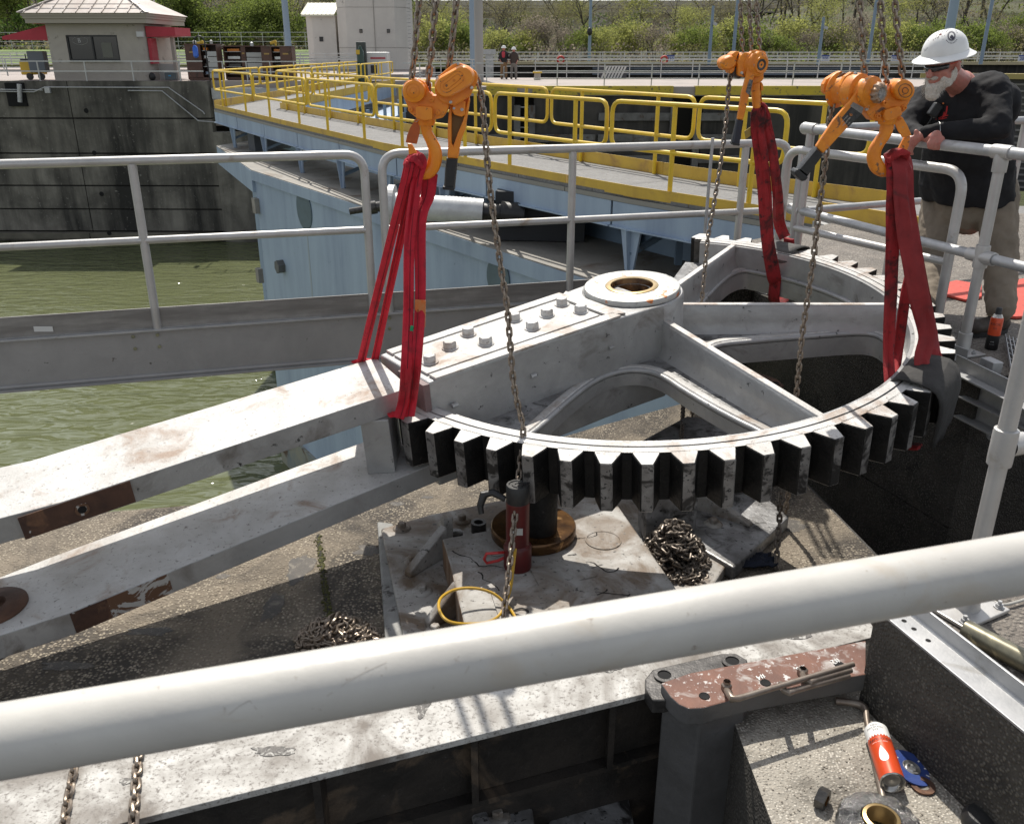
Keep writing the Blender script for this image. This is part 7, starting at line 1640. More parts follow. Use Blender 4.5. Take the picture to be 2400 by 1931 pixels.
mb = MB(); mb.box(V(X_(399, Yk), Yk-.205, .25), (.14, .006, .06)); mb.build('badge', mat('cooler_badge', (.02, .25, .5), rough=.5), CO)
mb = MB(); mb.ell(V(X_(355, Yk), Yk, .2), .18, .15, .22); tag(mb.build('black_bag', black), 'small black bag on the ground by the booth corner', 'bag')
p = atY(1263, 184, 50); mb = MB(); mb.lathe(V(p.x, 53, 0), (0, 0, 1), [(.18, 0), (.18, .35)], 16, mi=1); mb.lathe(V(p.x, 53, .35), (0, 0, 1), [(.26, 0), (.26, .08), (.15, .12), (0, .13)], 16); tag(mb.build('mooring_bollard', [ylw, bwall]), 'small yellow-capped mooring bollard on the far pavement', 'bollard')
# striped hazard panel on the far chamber edge
HPn = thing('hazard_panel', V(9, 54.9, 0), 'black and white diagonal striped panel on the far pavement edge', 'hazard panel')
hx0, hx1 = bx(1406, .3, 54.9), bx(1469, .3, 54.9)
mb = MB(); mb.box(V((hx0+hx1)/2, 54.95, .36), (hx1-hx0, .05, .72)); mb.build('board', mat('hazard_dark', (.05, .05, .06), rough=.6), HPn)
ws = mat('hazard_white', (.55, .55, .53), rough=.6)
for i in range(7):
    x = hx0+.05+i*(hx1-hx0-.3)/7; mb = MB(); mb.prism([V(x, 54.92, .03), V(x+.11, 54.92, .03), V(x+.42, 54.92, .69), V(x+.31, 54.92, .69)], (0, -.01, 0)); mb.build('stripe', ws, HPn)
# distance boards and life rings on the far railing
for x, t_ in ((1571, '350'), (1933, '300'), (2097, '250'), (2396, '200')):
    p = atY(x, 138, 112); w_ = 1.05 if x != 2396 else 1.2
    T = thing('distance_board', V(p.x, 112, .3), {'350': 'white 350 distance board left of the middle hoist on the far railing', '300': 'white 300 distance board between the middle and right hoists', '250': 'white 250 distance board just left of the man hard hat', '200': 'white distance board cut by the right picture edge beyond the man'}[t_], 'sign')
    mb = MB(); mb.box(V(p.x, 111.9, p.z), (w_*.9, .05, .62)); mb.build('board', mat('board_white', (.62, .63, .66), rough=.5) if 'board_white' not in bpy.data.materials else bpy.data.materials['board_white'], T)
    mb = MB(); mb.box(V(p.x, 111.86, p.z+.30), (w_*.9, .05, .13)); mb.build('blue_strip', mat('board_blue', (.02, .06, .30), rough=.5) if 'board_blue' not in bpy.data.materials else bpy.data.materials['board_blue'], T)
    text(t_, V(p.x, 111.85, p.z-.03), .5, bpy.data.materials['board_blue'], Matrix.Rotation(math.pi/2, 3, 'X'), T, 'lettering', .01)
for x, lab in ((1314, 'red life ring on the far railing right of the two workers'), (1556, 'red life ring beside the 350 board')):
    p = atY(x, 141, 112); mb = MB(); mb.tube([V(p.x+.38*math.cos(t*.5236), 111.8, p.z+.38*math.sin(t*.5236)) for t in range(12)], .12, 6, closed=True); tag(mb.build('life_ring', mat('ring_red', (.5, .04, .03), rough=.6) if 'ring_red' not in bpy.data.materials else bpy.data.materials['ring_red']), lab, 'life ring')

# ------------------------------------------------------------------ light poles
poleb = mat('blue_grey_pole', (.22, .29, .36), rough=.5); poleg = mat('grey_pole', (.30, .29, .27), rough=.6)
def pole(px, pyb, Y, r, label, m=poleb, top_=26, lean=0, lamp=None):
    p = atY(px, pyb, Y); T = thing('light_pole', V(p.x, Y, min(p.z, 0)), label, 'pole', 'light poles around the lock')
    mb = MB(); mb.tube([V(p.x, Y, min(p.z, 0)), V(p.x, Y, top_)], [r, r*.75], 12); mb.build('mast', m, T)
    if lamp: q = atY(px+4, lamp, Y); mb = MB(); mb.box(V(p.x+.3, Y-.2, q.z), (.45, .35, .3), Matrix.Rotation(.3, 3, 'Y')); mb.build('lamp_head', mat('lamp_grey', (.5, .5, .48), rough=.5) if 'lamp_grey' not in bpy.data.materials else bpy.data.materials['lamp_grey'], T)
pole(676, 108, 90, .30, 'blue-grey light pole between the tool cabinets and the annex')
pole(1109, 160, 58, .19, 'thick blue-grey light pole just right of the left hoist chains')
pole(1123, 160, 50, .24, 'grey square-looking post beside the blue-grey pole right of the left hoist', poleg, lamp=None)
pole(1381, 132, 125, .22, 'thin grey pole with a camera in the middle of the tree line', poleb, 20)
pole(1662, 140, 110, .20, 'short lamp pole left of the middle hoist', poleb, 6.2, lamp=57)
pole(1717, 145, 110, .20, 'thin leaning-looking pole directly left of the middle hoist', poleb)
pole(1918, 145, 110, .20, 'short lamp pole between the middle hoist and right hoist', poleb, 5.0, lamp=66)
pole(2035, 140, 115, .20, 'thin pole behind the right hoist chains', poleb)
pole(2219, 110, 60, .30, 'thick blue-grey pole rising behind the man hard hat', poleb)
pole(2300, 140, 112, .22, 'thin grey-blue pole right of the man hard hat', poleb)
pole(375, 105, 100, .12, 'thin whitish pole right of the booth roof', mat('whitish_pole', (.45, .43, .38), rough=.6), 8)
mb = MB(); p = atY(1382, 75, 124); mb.ell(p, .35, .3, .5); tag(mb.build('camera_dome', black), 'small black camera dome on the thin pole in the tree line', 'camera')
p = atY(1147, 127, 60); mb = MB(); mb.box(V(p.x, 60, .55), (.5, .3, 1.5)); mb.box(V(p.x, 59.9, 1.45), (.8, .35, .3)); tag(mb.build('equipment_box', galv), 'grey equipment box on a stand left of the two workers', 'box')

# ------------------------------------------------------------------ highway viaduct behind the trees
VD = thing('highway_viaduct', V(30, 262, 0), 'long concrete highway viaduct high behind the trees', 'bridge')
cc = mat('viaduct_concrete', (.55, .50, .42), (.46, .42, .35), .1, .85)
zt_ = atY(1500, 3, 262).z
for x0_, x1_ in ((-190, -100), (-99.5, -20), (-19.5, 60), (60.5, 150)):
    for nm, z0, z1, y0, y1 in (('parapet', zt_-1.2, zt_, 260, 260.5), ('girder', zt_-2.9, zt_-1.9, 260.6, 261.5), ('deck', zt_-1.9, zt_-1.2, 260.2, 275)):
        mb = MB(); mb.box(V((x0_+x1_)/2, (y0+y1)/2, (z0+z1)/2), (x1_-x0_, y1-y0, z1-z0-.01)); mb.build(nm, cc, VD)
for x in range(-180, 150, 22):
    mb = MB(); mb.box(V(x, 266, (zt_-2.9)/2-1), (1.6, 2.2, zt_-.9)); mb.build('pier', cc, VD)
    mb = MB(); mb.box(V(x, 266, zt_-3.5), (9, 2.4, 1.1)); mb.build('pier_cap', cc, VD)
# ------------------------------------------------------------------ hill and trees
mb = MB(); N, M = 60, 14; vs = []
def hillz(x, y):
    s_ = max(0, y-150)/110; s2 = s_*s_*(3-2*min(s_, 1)) if s_ < 1 else 1
    h_ = 2+7*max(0, min(1, (x-35)/50)); return -.1+h_*s2*1.6+1.2*noise.noise(V(x*.03, y*.03, 2))*s_
for j in range(M+1):
    for i in range(N+1):
        x = -260+520*i/N; y = 138+222*j/M; vs.append(V(x, y, hillz(x, y)))
mb.add(vs, [(j*(N+1)+i, j*(N+1)+i+1, (j+1)*(N+1)+i+1, (j+1)*(N+1)+i) for j in range(M) for i in range(N)], 0, True)
struct(mb, 'wooded_hill', mat('leaf_litter', (.075, .065, .038), (.06, .075, .025), .12, .95))
bark = [mat('grey_bark', (.14, .125, .105), (.09, .08, .068), 2, .9), mat('brown_bark', (.075, .062, .050), (.05, .042, .034), 2, .9)]
leafm = {}
for nm, c1, c2 in (('fresh_green_leaves', (.10, .135, .030), (.135, .17, .04)), ('yellow_green_leaves', (.20, .215, .06), (.25, .26, .08)), ('olive_buds', (.16, .15, .065), (.20, .185, .085)), ('dark_green_leaves', (.035, .07, .014), (.06, .10, .02)), ('grey_brown_twigs', (.15, .13, .10), (.20, .17, .135))):
    m = mat(nm, c1, c2, .6, .7, spec=.2); leafm[nm] = m
    nt = m.node_tree; b = nt.nodes['Principled BSDF']; tr = nt.nodes.new('ShaderNodeBsdfTranslucent'); tr.inputs[0].default_value = (*[min(1, x*1.6) for x in c2], 1); ms = nt.nodes.new('ShaderNodeMixShader'); ms.inputs[0].default_value = .45
    nt.links.new(b.outputs[0], ms.inputs[1]); nt.links.new(tr.outputs[0], ms.inputs[2]); nt.links.new(ms.outputs[0], nt.nodes['Material Output'].inputs[0])
def make_tree(seed, H_, spread, leaf, nleaf, lsz, bk, trunks=1, depth=5, up=.5, r0=.22):
    rnd = random.Random(seed); tb = MB(); lb = MB(); tips = []
    def seg(a, b, ra, rb):
        d = (b-a); x = d.orthogonal().normalized(); y = d.normalized().cross(x); vs = []
        for p, r in ((a, ra), (b, rb)):
            for k in range(3): an = 2.094*k; vs.append(p+(x*math.cos(an)+y*math.sin(an))*r)
        tb.add(vs, [(0, 1, 4, 3), (1, 2, 5, 4), (2, 0, 3, 5)], 0, True)
    def grow(p, d, L_, r, lv):
        n_ = 3 if lv < 3 else 2
        for i in range(n_):
            q = p+d*L_/n_; r2 = r*.86; seg(p, q, r, r2); p = q; r = r2
            d = (d+V(rnd.gauss(0, .16), rnd.gauss(0, .16), rnd.gauss(.02, .08))).normalized()
            if lv >= 1 and lv < depth and rnd.random() < .75:
                dd_ = (d+V(rnd.gauss(0, .75), rnd.gauss(0, .75), rnd.gauss(.1, .4))).normalized(); grow(p, dd_, L_*rnd.uniform(.5, .75), r*.55, lv+1)
        tips.append((p, L_))
        if lv < depth:
            for _ in range(rnd.choice((2, 2, 3))):
                dd_ = (d*up+V(rnd.gauss(0, spread), rnd.gauss(0, spread), rnd.gauss(.15, .3))).normalized(); grow(p, dd_, L_*rnd.uniform(.6, .82), r*.66, lv+1)
    for t in range(trunks):
        d = V(rnd.gauss(0, .12 if trunks == 1 else .4), rnd.gauss(0, .12 if trunks == 1 else .4), 1).normalized(); grow(V(rnd.gauss(0, .3)*(trunks > 1), rnd.gauss(0, .3)*(trunks > 1), -.3), d, H_*.27, r0, 0)
    zmax = max(p.z for p, l in tips); sc_ = H_/zmax
    for v in range(len(tb.v)): tb.v[v] = tb.v[v]*sc_
    low = [t for t in tips if t[1] < H_*.2] or tips
    for _ in range(nleaf):
        p, L_ = rnd.choice(low); c = p*sc_+V(rnd.gauss(0, .05*H_), rnd.gauss(0, .05*H_), rnd.gauss(0, .045*H_)); s_ = lsz*rnd.uniform(.5, 1.3)
        n_ = V(rnd.gauss(0, 1), rnd.gauss(0, 1), rnd.gauss(0, 1)).normalized(); x = n_.orthogonal().normalized()*s_; y = n_.cross(x).normalized()*s_*.7
        lb.add([c-x, c-y, c+x, c+y], [(0, 1, 2, 3)], 0)
    return tb.mesh('trunk', bk, V(0, 0, 0)), lb.mesh('crown', leafm[leaf], V(0, 0, 0))
protos = {
 'bare1': make_tree(1, 19, .55, 'grey_brown_twigs', 1500, .10, bark[0], 1, 5), 'bare2': make_tree(2, 22, .5, 'olive_buds', 2200, .13, bark[1], 1, 5), 'bare3': make_tree(3, 17, .65, 'olive_buds', 1500, .12, bark[1], 1, 5, r0=.28),
 'bud1': make_tree(4, 16, .55, 'yellow_green_leaves', 3200, .15, bark[1], 1, 5), 'green1': make_tree(5, 11, .6, 'fresh_green_leaves', 5200, .20, bark[1], 2, 4), 'green2': make_tree(6, 9, .6, 'dark_green_leaves', 4600, .20, bark[1], 3, 4),
 'shrub1': make_tree(7, 5.5, .6, 'yellow_green_leaves', 2600, .14, bark[0], 6, 3, .7, .07), 'shrub2': make_tree(8, 6.5, .5, 'grey_brown_twigs', 2000, .10, bark[0], 8, 3, .8, .07), 'shrub3': make_tree(9, 6, .6, 'fresh_green_leaves', 3000, .15, bark[0], 6, 3, .7, .07)}
lab = {'bare1': ('bare grey tree', 'bare_tree', 'bare grey trees'), 'bare2': ('tall dark bare tree', 'bare_tree', 'tall dark bare trees'), 'bare3': ('broad dark bare tree', 'bare_tree', 'broad dark bare trees'), 'bud1': ('sparse yellow-green tree', 'budding_tree', 'sparse yellow-green trees'), 'green1': ('leafy green tree', 'leafy_tree', 'leafy green trees'), 'green2': ('dense dark green tree', 'leafy_tree', 'dense dark green trees'), 'shrub1': ('yellow-green bush', 'bush', 'yellow-green bushes'), 'shrub2': ('twiggy grey-brown bush', 'bush', 'twiggy grey-brown bushes'), 'shrub3': ('bright green bush', 'bush', 'bright green bushes')}
zones = [(-9999, 60, 'left of the booth roof'), (60, 400, 'behind the booth'), (400, 720, 'behind the tool cabinets'), (720, 980, 'behind the tower'), (980, 1330, 'between the tower and the thin pole'), (1330, 1700, 'behind the middle of the far railing'), (1700, 2000, 'behind the middle hoist'), (2000, 2230, 'on the slope above the right hoist'), (2230, 9999, 'on the slope right of the man hat')]
TREES = []
def put_tree(k, x, y, s_=1, sd_=0):
    z = hillz(x, y); px = proj(V(x, y, z+3))[0]; zone = next(t for a_, b_, t in zones if a_ <= px < b_); lb_, nm, _p = lab[k]
    row = 'front row' if y < 150 else ('middle row' if y < 190 else 'back row')
    T = thing(nm, V(x, y, z), 'tree', 'bush' if nm == 'bush' else 'tree', '%s, %s %s' % (lab[k][2], row, zone)); a = random.Random(sd_).random()*6.28
    TREES.append((T, '%s %s, %s' % (lb_, zone.replace('behind the middle of the far railing', 'by the far railing').replace('on the wooded slope behind the man', 'on the slope behind the man'), row)))
    for nm2, me in zip(('trunk', 'crown'), protos[k]):
        o = bpy.data.objects.new(nm2, me); COL.objects.link(o); o.parent = T
    T.rotation_euler = (0, 0, a); T.scale = (s_, s_, s_*random.Random(sd_+5).uniform(.85, 1.15))
rnd = random.Random(21); k = 0
def band_(y0, y1, n_, kinds, s0, s1, xpx=(-150, 2500)):
    global k
    for i in range(n_):
        px = xpx[0]+(xpx[1]-xpx[0])*(i+rnd.random()*.9)/n_; y = rnd.uniform(y0, y1); x = (px-1200)/FPX*y*.93; k += 1; put_tree(rnd.choice(kinds), x, y, rnd.uniform(s0, s1), k)
VZ = (900, 1700)
band_(140, 150, 46, ('shrub1', 'shrub1', 'shrub2', 'shrub3', 'shrub2'), .7, 1.15, (900, 2500))
band_(140, 150, 18, ('shrub3', 'shrub2', 'green2', 'green1'), .7, 1.0, (380, 900))
band_(150, 168, 30, ('bud1', 'shrub2', 'green1', 'shrub1', 'shrub2', 'bare3', 'shrub2'), .5, .8, (950, 2500))
band_(150, 170, 22, ('bare1', 'green1', 'bare3', 'bare2', 'green2', 'bud1', 'bare3'), .8, 1.1, (-150, 950))
for X0_, X1_, f_ in ((-150, 850, 1), (850, 1750, .5), (1750, 2550, 1)):
    w_ = (X1_-X0_)/2650
    band_(175, 205, int(54*w_), ('bare1', 'bare2', 'bare3', 'bud1', 'bare2'), .8*f_, 1.1*f_, (X0_, X1_))
    band_(208, 250, int(62*w_), ('bare1', 'bare2', 'bare3', 'bud1'), .9*f_, 1.25*f_, (X0_, X1_))
band_(176, 240, 12, ('bare1', 'bare2', 'bare3'), .7, 1.1, (850, 1750))
band_(200, 330, 30, ('bare1', 'bare2', 'bud1', 'bare3'), .9, 1.2, (1750, 2550))
mb = MB(); N2_, M2_ = 60, 10; vs = []
for j in range(M2_+1):
    for i in range(N2_+1):
        x = -420+840*i/N2_; y = 330+120*j/M2_; vs.append(V(x, y, -.3+(18+6*max(0, min(1, (x-60)/80))+14*max(0, min(1, (-x-20)/90)))*min(1, j/6)+2*noise.noise(V(x*.02, y*.02, 5))*min(1, j/3)))
mb.add(vs, [(j*(N2_+1)+i, j*(N2_+1)+i+1, (j+1)*(N2_+1)+i+1, (j+1)*(N2_+1)+i) for j in range(M2_) for i in range(N2_)], 0, True)
struct(mb, 'far_wooded_ridge', mat('ridge_litter', (.03, .030, .018), (.03, .035, .016), .05, .95))
band_(285, 320, 44, ('bare1', 'bare2', 'bud1', 'bare2'), .45, .7, (-200, 2600))
# undergrowth that reads as one mass
mb = MB(); rnd = random.Random(77)
for i in range(42000):
    px = rnd.uniform(-200, 2600); y = 139+rnd.random()**1.6*150; x = (px-1200)/FPX*y*.93; z = hillz(x, y)+rnd.random()**1.5*(2.6+.015*(y-139))
    cl = noise.noise(V(x*.06, y*.06, 0)); s_ = rnd.uniform(.10, .28)*(1+.4*(y-139)/100); n_ = V(rnd.gauss(0, 1), rnd.gauss(-.5, 1), rnd.gauss(.3, 1)).normalized(); xx = n_.orthogonal().normalized()*s_; yy = n_.cross(xx).normalized()*s_*.7; c = V(x, y, z)
    mb.add([c-xx, c-yy, c+xx, c+yy], [(0, 1, 2, 3)], 0 if cl > .34 else (1 if cl > .06 else 2))
for i in range(16000):
    px = rnd.uniform(-200, 2600); y = 333+rnd.random()*60; x = (px-1200)/FPX*y*.93; z = (18+6*max(0, min(1, (x-60)/80))+14*max(0, min(1, (-x-20)/90)))*min(1, (y-330)/72)+rnd.random()**1.4*5
    cl = noise.noise(V(x*.04, y*.04, 3)); s_ = rnd.uniform(.35, .8); n_ = V(rnd.gauss(0, 1), rnd.gauss(-.5, 1), rnd.gauss(.3, 1)).normalized(); xx = n_.orthogonal().normalized()*s_; yy = n_.cross(xx).normalized()*s_*.6; c = V(x, y, z)
    mb.add([c-xx, c-yy, c+xx, c+yy], [(0, 1, 2, 3)], 1 if cl > .3 else 3)
ORD = ('leftmost', 'second from the left', 'third from the left', 'fourth from the left', 'fifth from the left', 'sixth from the left', 'seventh from the left', 'eighth from the left', 'ninth from the left', 'tenth from the left', 'eleventh from the left', 'twelfth from the left', 'thirteenth from the left', 'fourteenth from the left', 'fifteenth from the left')
TR = {}
for T, key in TREES: TR.setdefault(key, []).append(T)
for key, Ts in TR.items():
    key = key.replace('on the slope above the right hoist', 'above the right hoist').replace('on the slope right of the man hat', 'right of the man').replace('between the tower and the thin pole', 'right of the tower')
    Ts.sort(key=lambda T: proj(T.location)[0])
    for i, T in enumerate(Ts):
        if len(Ts) == 1: T['label'] = key
        elif i == len(Ts)-1: T['label'] = 'rightmost '+key
        else: T['label'] = ORD[min(i, 14)].replace('the left', 'left')+', '+key
tag(mb.build('undergrowth', [leafm['fresh_green_leaves'], leafm['olive_buds'], leafm['grey_brown_twigs'], leafm['dark_green_leaves']]), 'tangled spring undergrowth covering the slope below the trees', 'undergrowth', kind='stuff')
# grass strip and mesh fence at far left
mb = MB(); mb.prism([V(-160, 118, .1), V(-14, 112, .1), V(-14, 126, 1.6), V(-160, 134, 1.6)], (0, 0, -.3)); struct(mb, 'grass_bank', mat('mown_grass', (.10, .16, .03), (.14, .19, .045), .5, .9, 0, .02, 8))
far_rail(V(-150, 131, 1.5), V(-20, 125, 1.5), 2.2, 46, 'tall mesh fence at the top of the grass bank behind the booth', rails=(1, .75, .5, .25), r=.03, m=galv, group='tall fences')
# ------------------------------------------------------------------ people
from mathutils.bvhtree import BVHTree
skin = mat('ruddy_skin', (.46, .20, .155), (.40, .155, .12), 40, .5, 0, .0006, 160, c3=(.50, .16, .13), sc3=25, t3=(.5, .7))
skin.node_tree.nodes['Principled BSDF'].inputs['Subsurface Weight'].default_value = .12; skin.node_tree.nodes['Principled BSDF'].inputs['Subsurface Radius'].default_value = (.01, .004, .002)
shirtm = mat('black_jersey', (.010, .010, .012), (.016, .016, .018), 9, .85, 0, .003, 16, spec=.3)
trous = mat('tan_work_trousers', (.22, .18, .135), (.17, .14, .105), 7, .85, 0, .006, 11, c3=(.12, .095, .07), sc3=5, t3=(.56, .7))
bootm = mat('brown_work_boot', (.055, .040, .03), (.03, .023, .018), 20, .6, 0, .002, 60); solem = mat('boot_sole', (.02, .02, .02), rough=.8)
hatm = mat('white_hard_hat', (.78, .78, .76), (.70, .70, .68), 12, .28, 0, .0003, 80); beardm = mat('white_beard_hair', (.66, .62, .56), (.44, .40, .35), 140, .8)
def capsule(mb, a, b, r0, r1, n=8, seg=16, ax=None, flat=1.0):
    """tapered limb with round ends; flat squashes along ax"""
    a = Vector(a); b = Vector(b); d = (b-a); L_ = d.length; d.normalize()
    x = (Vector(ax)-d*Vector(ax).dot(d)).normalized() if ax is not None else d.orthogonal().normalized(); y = d.cross(x); rings = []
    prof = [(-r0*math.cos(t*math.pi/2/4), r0*math.sin(t*math.pi/2/4)) for t in range(1, 5)] + [(L_*i/n, r0+(r1-r0)*i/n) for i in range(1, n)] + [(L_+r1*math.sin(t*math.pi/2/4), r1*math.cos(t*math.pi/2/4)) for t in range(0, 4)]
    for h_, r in prof:
        rings.append([a+d*h_+x*math.cos(2*math.pi*k/seg)*r*flat+y*math.sin(2*math.pi*k/seg)*r for k in range(seg)])
    mb.loft(rings, 0, True, True); return mb
def remesh(o, vox, smooth=6, fac=.5):
    m = o.modifiers.new('remesh', 'REMESH'); m.mode = 'VOXEL'; m.voxel_size = vox; m.use_smooth_shade = True
    s = o.modifiers.new('smooth', 'SMOOTH'); s.iterations = smooth; s.factor = fac; return o
PX0 = atY(2300, 600, 5.15)
MAN = thing('person', V(PX0.x, 5.15, 0), 'bearded worker in white hard hat and black shirt leaning with crossed arms on the railing', 'person')
# joints (upper body set back so that the rail passes in front of it)
K_ = 1.068
aK = lambda px, py, Y, k=K_: atY(px, py, Y*k)
hip = aK(2270, 440, 5.20); chest = aK(2262, 275, 5.06); neckb = aK(2252, 200, 5.0); headc = aK(2212, 150, 4.96, 1.04)
shL, elL, wrL = aK(2328, 222, 4.90), aK(2342, 300, 4.90, 1.03), atY(2172, 311, 5.13)
shR, elR, wrR = aK(2168, 240, 5.22), aK(2124, 302, 5.32, 1.02), atY(2178, 330, 5.12)
hpL, knL, anL = aK(2330, 470, 5.12), aK(2346, 610, 5.10, 1.03), at(2342, 742, .10)
hpR, knR, anR = aK(2208, 480, 5.32), aK(2180, 622, 5.30, 1.03), at(2172, 735, .10)
Fh = V(-.84, -.49, -.21).normalized(); Uh = V(-.19, -.10, .97); Lh = Uh.cross(Fh).normalized(); Uh = Fh.cross(Lh).normalized(); Rh = Matrix((Fh, Lh, Uh)).transposed()
def HPt(x, y, z): return headc + Rh @ V(x, y, z)
B_ = MB()
def hell(x, y, z, rx_, ry_, rz_, tilt=0, o_=None): (o_ or B_).ell(HPt(x, y, z), rx_, ry_, rz_, Rh @ Matrix.Rotation(tilt, 3, 'Y'), 18)
hell(-.005, 0, .035, .100, .080, .098); hell(.030, 0, -.045, .068, .062, .078); hell(.055, 0, -.090, .038, .040, .036)
for s_ in (-1, 1):
    hell(.058, s_*.036, -.028, .030, .026, .028); hell(-.008, s_*.081, -.012, .020, .009, .034, .25); hell(.080, s_*.032, .012, .018, .024, .010); hell(.012, s_*.060, -.060, .045, .018, .035)
hell(.108, 0, -.022, .018, .015, .028, -.35); hell(.117, 0, -.038, .015, .019, .012)
hell(.093, 0, -.066, .013, .024, .006); hell(.092, 0, -.078, .012, .022, .006)
capsule(B_, HPt(-.015, 0, -.05), neckb, .062, .070); capsule(B_, neckb, chest, .08, .16); capsule(B_, chest, hip+V(0, 0, .06), .16, .12)
for a, b, r0, r1 in ((neckb, shL, .06, .06), (neckb, shR, .06, .06), (shL, elL, .055, .042), (elL, wrL, .040, .029), (shR, elR, .055, .042), (elR, wrR, .040, .029), (hip, hpL, .08, .07), (hip, hpR, .08, .07), (hpL, knL, .07, .055), (knL, anL, .058, .038), (hpR, knR, .07, .055), (knR, anR, .058, .038)):
    capsule(B_, a, b, r0, r1)
# right hand gripping the rail (front), left hand tucked over the rail at the far side
def hand(wr, kn, down, fwd, curl, thumb):
    """wr wrist, kn list of 4 knuckle points, finger joints follow: fwd then down then back"""
    c = sum(kn, V(0, 0, 0))/4; pw = (kn[3]-kn[0])
    for q in kn: capsule(B_, wr.lerp(q, .15), q, .017, .0125, 4, 10)
    for i, q in enumerate(kn):
        l = (.90, 1.0, .96, .78)[i]; p1 = q+(fwd*.55+down*.85).normalized()*.036*l; p2 = p1+(down*1.0-fwd*.35).normalized()*.025*l; p3 = p2+(down*.45-fwd*.95).normalized()*.017*l
        capsule(B_, q, p1, .0112, .0100, 3, 10); capsule(B_, p1, p2, .0100, .0090, 3, 10); capsule(B_, p2, p3, .0090, .0078, 3, 10)
    t0 = wr.lerp(kn[0], .35); capsule(B_, t0, t0+thumb*.035, .0135, .012, 3, 10); capsule(B_, t0+thumb*.035, t0+thumb*.035+(thumb*.4-fwd*.3+down*.7).normalized()*.028, .011, .009, 3, 10)
railat = lambda px: at(px, 340, 1.07)
dn = V(0, 0, -1); frn = V(-D4.y, D4.x, 0); frn = frn if frn.y < 0 else -frn        # towards the camera side of the rail
wR = railat(2186)+V(0, 0, .052)-frn*.015
kR = [railat(px)+V(0, 0, zz)+frn*.026 for px, zz in ((2190, .036), (2199, .038), (2208, .036), (2216, .032))]
capsule(B_, wrR, wR, .029, .026); hand(wR, kR, dn, frn, 1, V(-D4.x, -D4.y, -.2).normalized())
wL = atY(2156, 322, 5.13); kL = [atY(x, y, 5.14) for x, y in ((2136, 324), (2137, 330), (2139, 336), (2142, 341))]
capsule(B_, wrL, wL, .029, .026); hand(wL, kL, dn, V(-.8, -.5, 0), 1, V(-.3, 0, .9).normalized())
remesh(B_.build('body', skin, MAN), .0058, 3, .4)
# shirt
frb = V(-.93, -.36, 0).normalized(); lab_ = V(.36, -.93, 0).normalized()
SB = MB()
def ring(c, rf, rl, tilt=0.0, off=0.0, n=32, fold=0.0):
    up_ = (V(0, 0, 1)+frb*tilt).normalized(); f_ = (frb-up_*frb.dot(up_)).normalized(); l_ = up_.cross(f_); out = []
    for k in range(n):
        a = 2*math.pi*k/n; w = 1+fold*(math.sin(a*7+.6)+.6*math.sin(a*11)); out.append(c+f_*(off+rf*math.cos(a)*w)+l_*rl*math.sin(a)*w)
    return out
SB.loft([ring(aK(2266, 474, 5.20), .245, .28, 0, 0, fold=.022), ring(aK(2266, 430, 5.19), .248, .28, .1, 0, fold=.014), ring(aK(2267, 385, 5.17), .240, .272, .25, fold=.01), ring(aK(2266, 330, 5.12), .228, .268, .4), ring(aK(2266, 275, 5.07), .200, .262, .5), ring(aK(2264, 232, 5.03), .165, .235, .6), ring(aK(2262, 205, 5.01), .115, .16, .6), ring(aK(2255, 188, 4.99), .078, .085, .5)], 0, True, True)
capsule(SB, chest.lerp(neckb, .5), shL, .13, .105); capsule(SB, chest.lerp(neckb, .5), shR, .13, .10)
capsule(SB, shL, elL, .098, .070, 8, 18); capsule(SB, elL, wrL, .068, .044, 8, 18); capsule(SB, shR, elR, .098, .070, 8, 18); capsule(SB, elR, wrR.lerp(elR, .2), .064, .044, 8, 18)
SB.ell(aK(2322, 200, 4.95), .10, .10, .08); SB.ell(aK(2345, 250, 4.98), .10, .13, .14)
so = SB.build('shirt', shirtm, MAN); remesh(so, .010, 22, .5)
tx_ = bpy.data.textures.new('cloth_folds', 'CLOUDS'); tx_.noise_scale = .09
dm = so.modifiers.new('folds', 'DISPLACE'); dm.texture = tx_; dm.strength = .030; dm.mid_level = .5; dm.texture_coords = 'GLOBAL'
# trousers
TB = MB()
capsule(TB, hip+V(0, 0, -.02), hip+V(0, 0, -.10), .19, .19, 4, 20); 
capsule(TB, hpL+V(0, 0, .06), knL, .125, .098, 8, 20); capsule(TB, knL, anL+V(0, 0, .05), .096, .080, 8, 20); capsule(TB, hpR+V(0, 0, .06), knR, .125, .098, 8, 20); capsule(TB, knR, anR+V(0, 0, .05), .096, .078, 8, 20)
capsule(TB, hpL, hpR, .12, .12, 6, 18)
to = TB.build('trousers', trous, MAN); remesh(to, .011, 5, .5)
t2 = bpy.data.textures.new('trouser_folds', 'CLOUDS'); t2.noise_scale = .07; dm = to.modifiers.new('folds', 'DISPLACE'); dm.texture = t2; dm.strength = .030; dm.mid_level = .5; dm.texture_coords = 'GLOBAL'
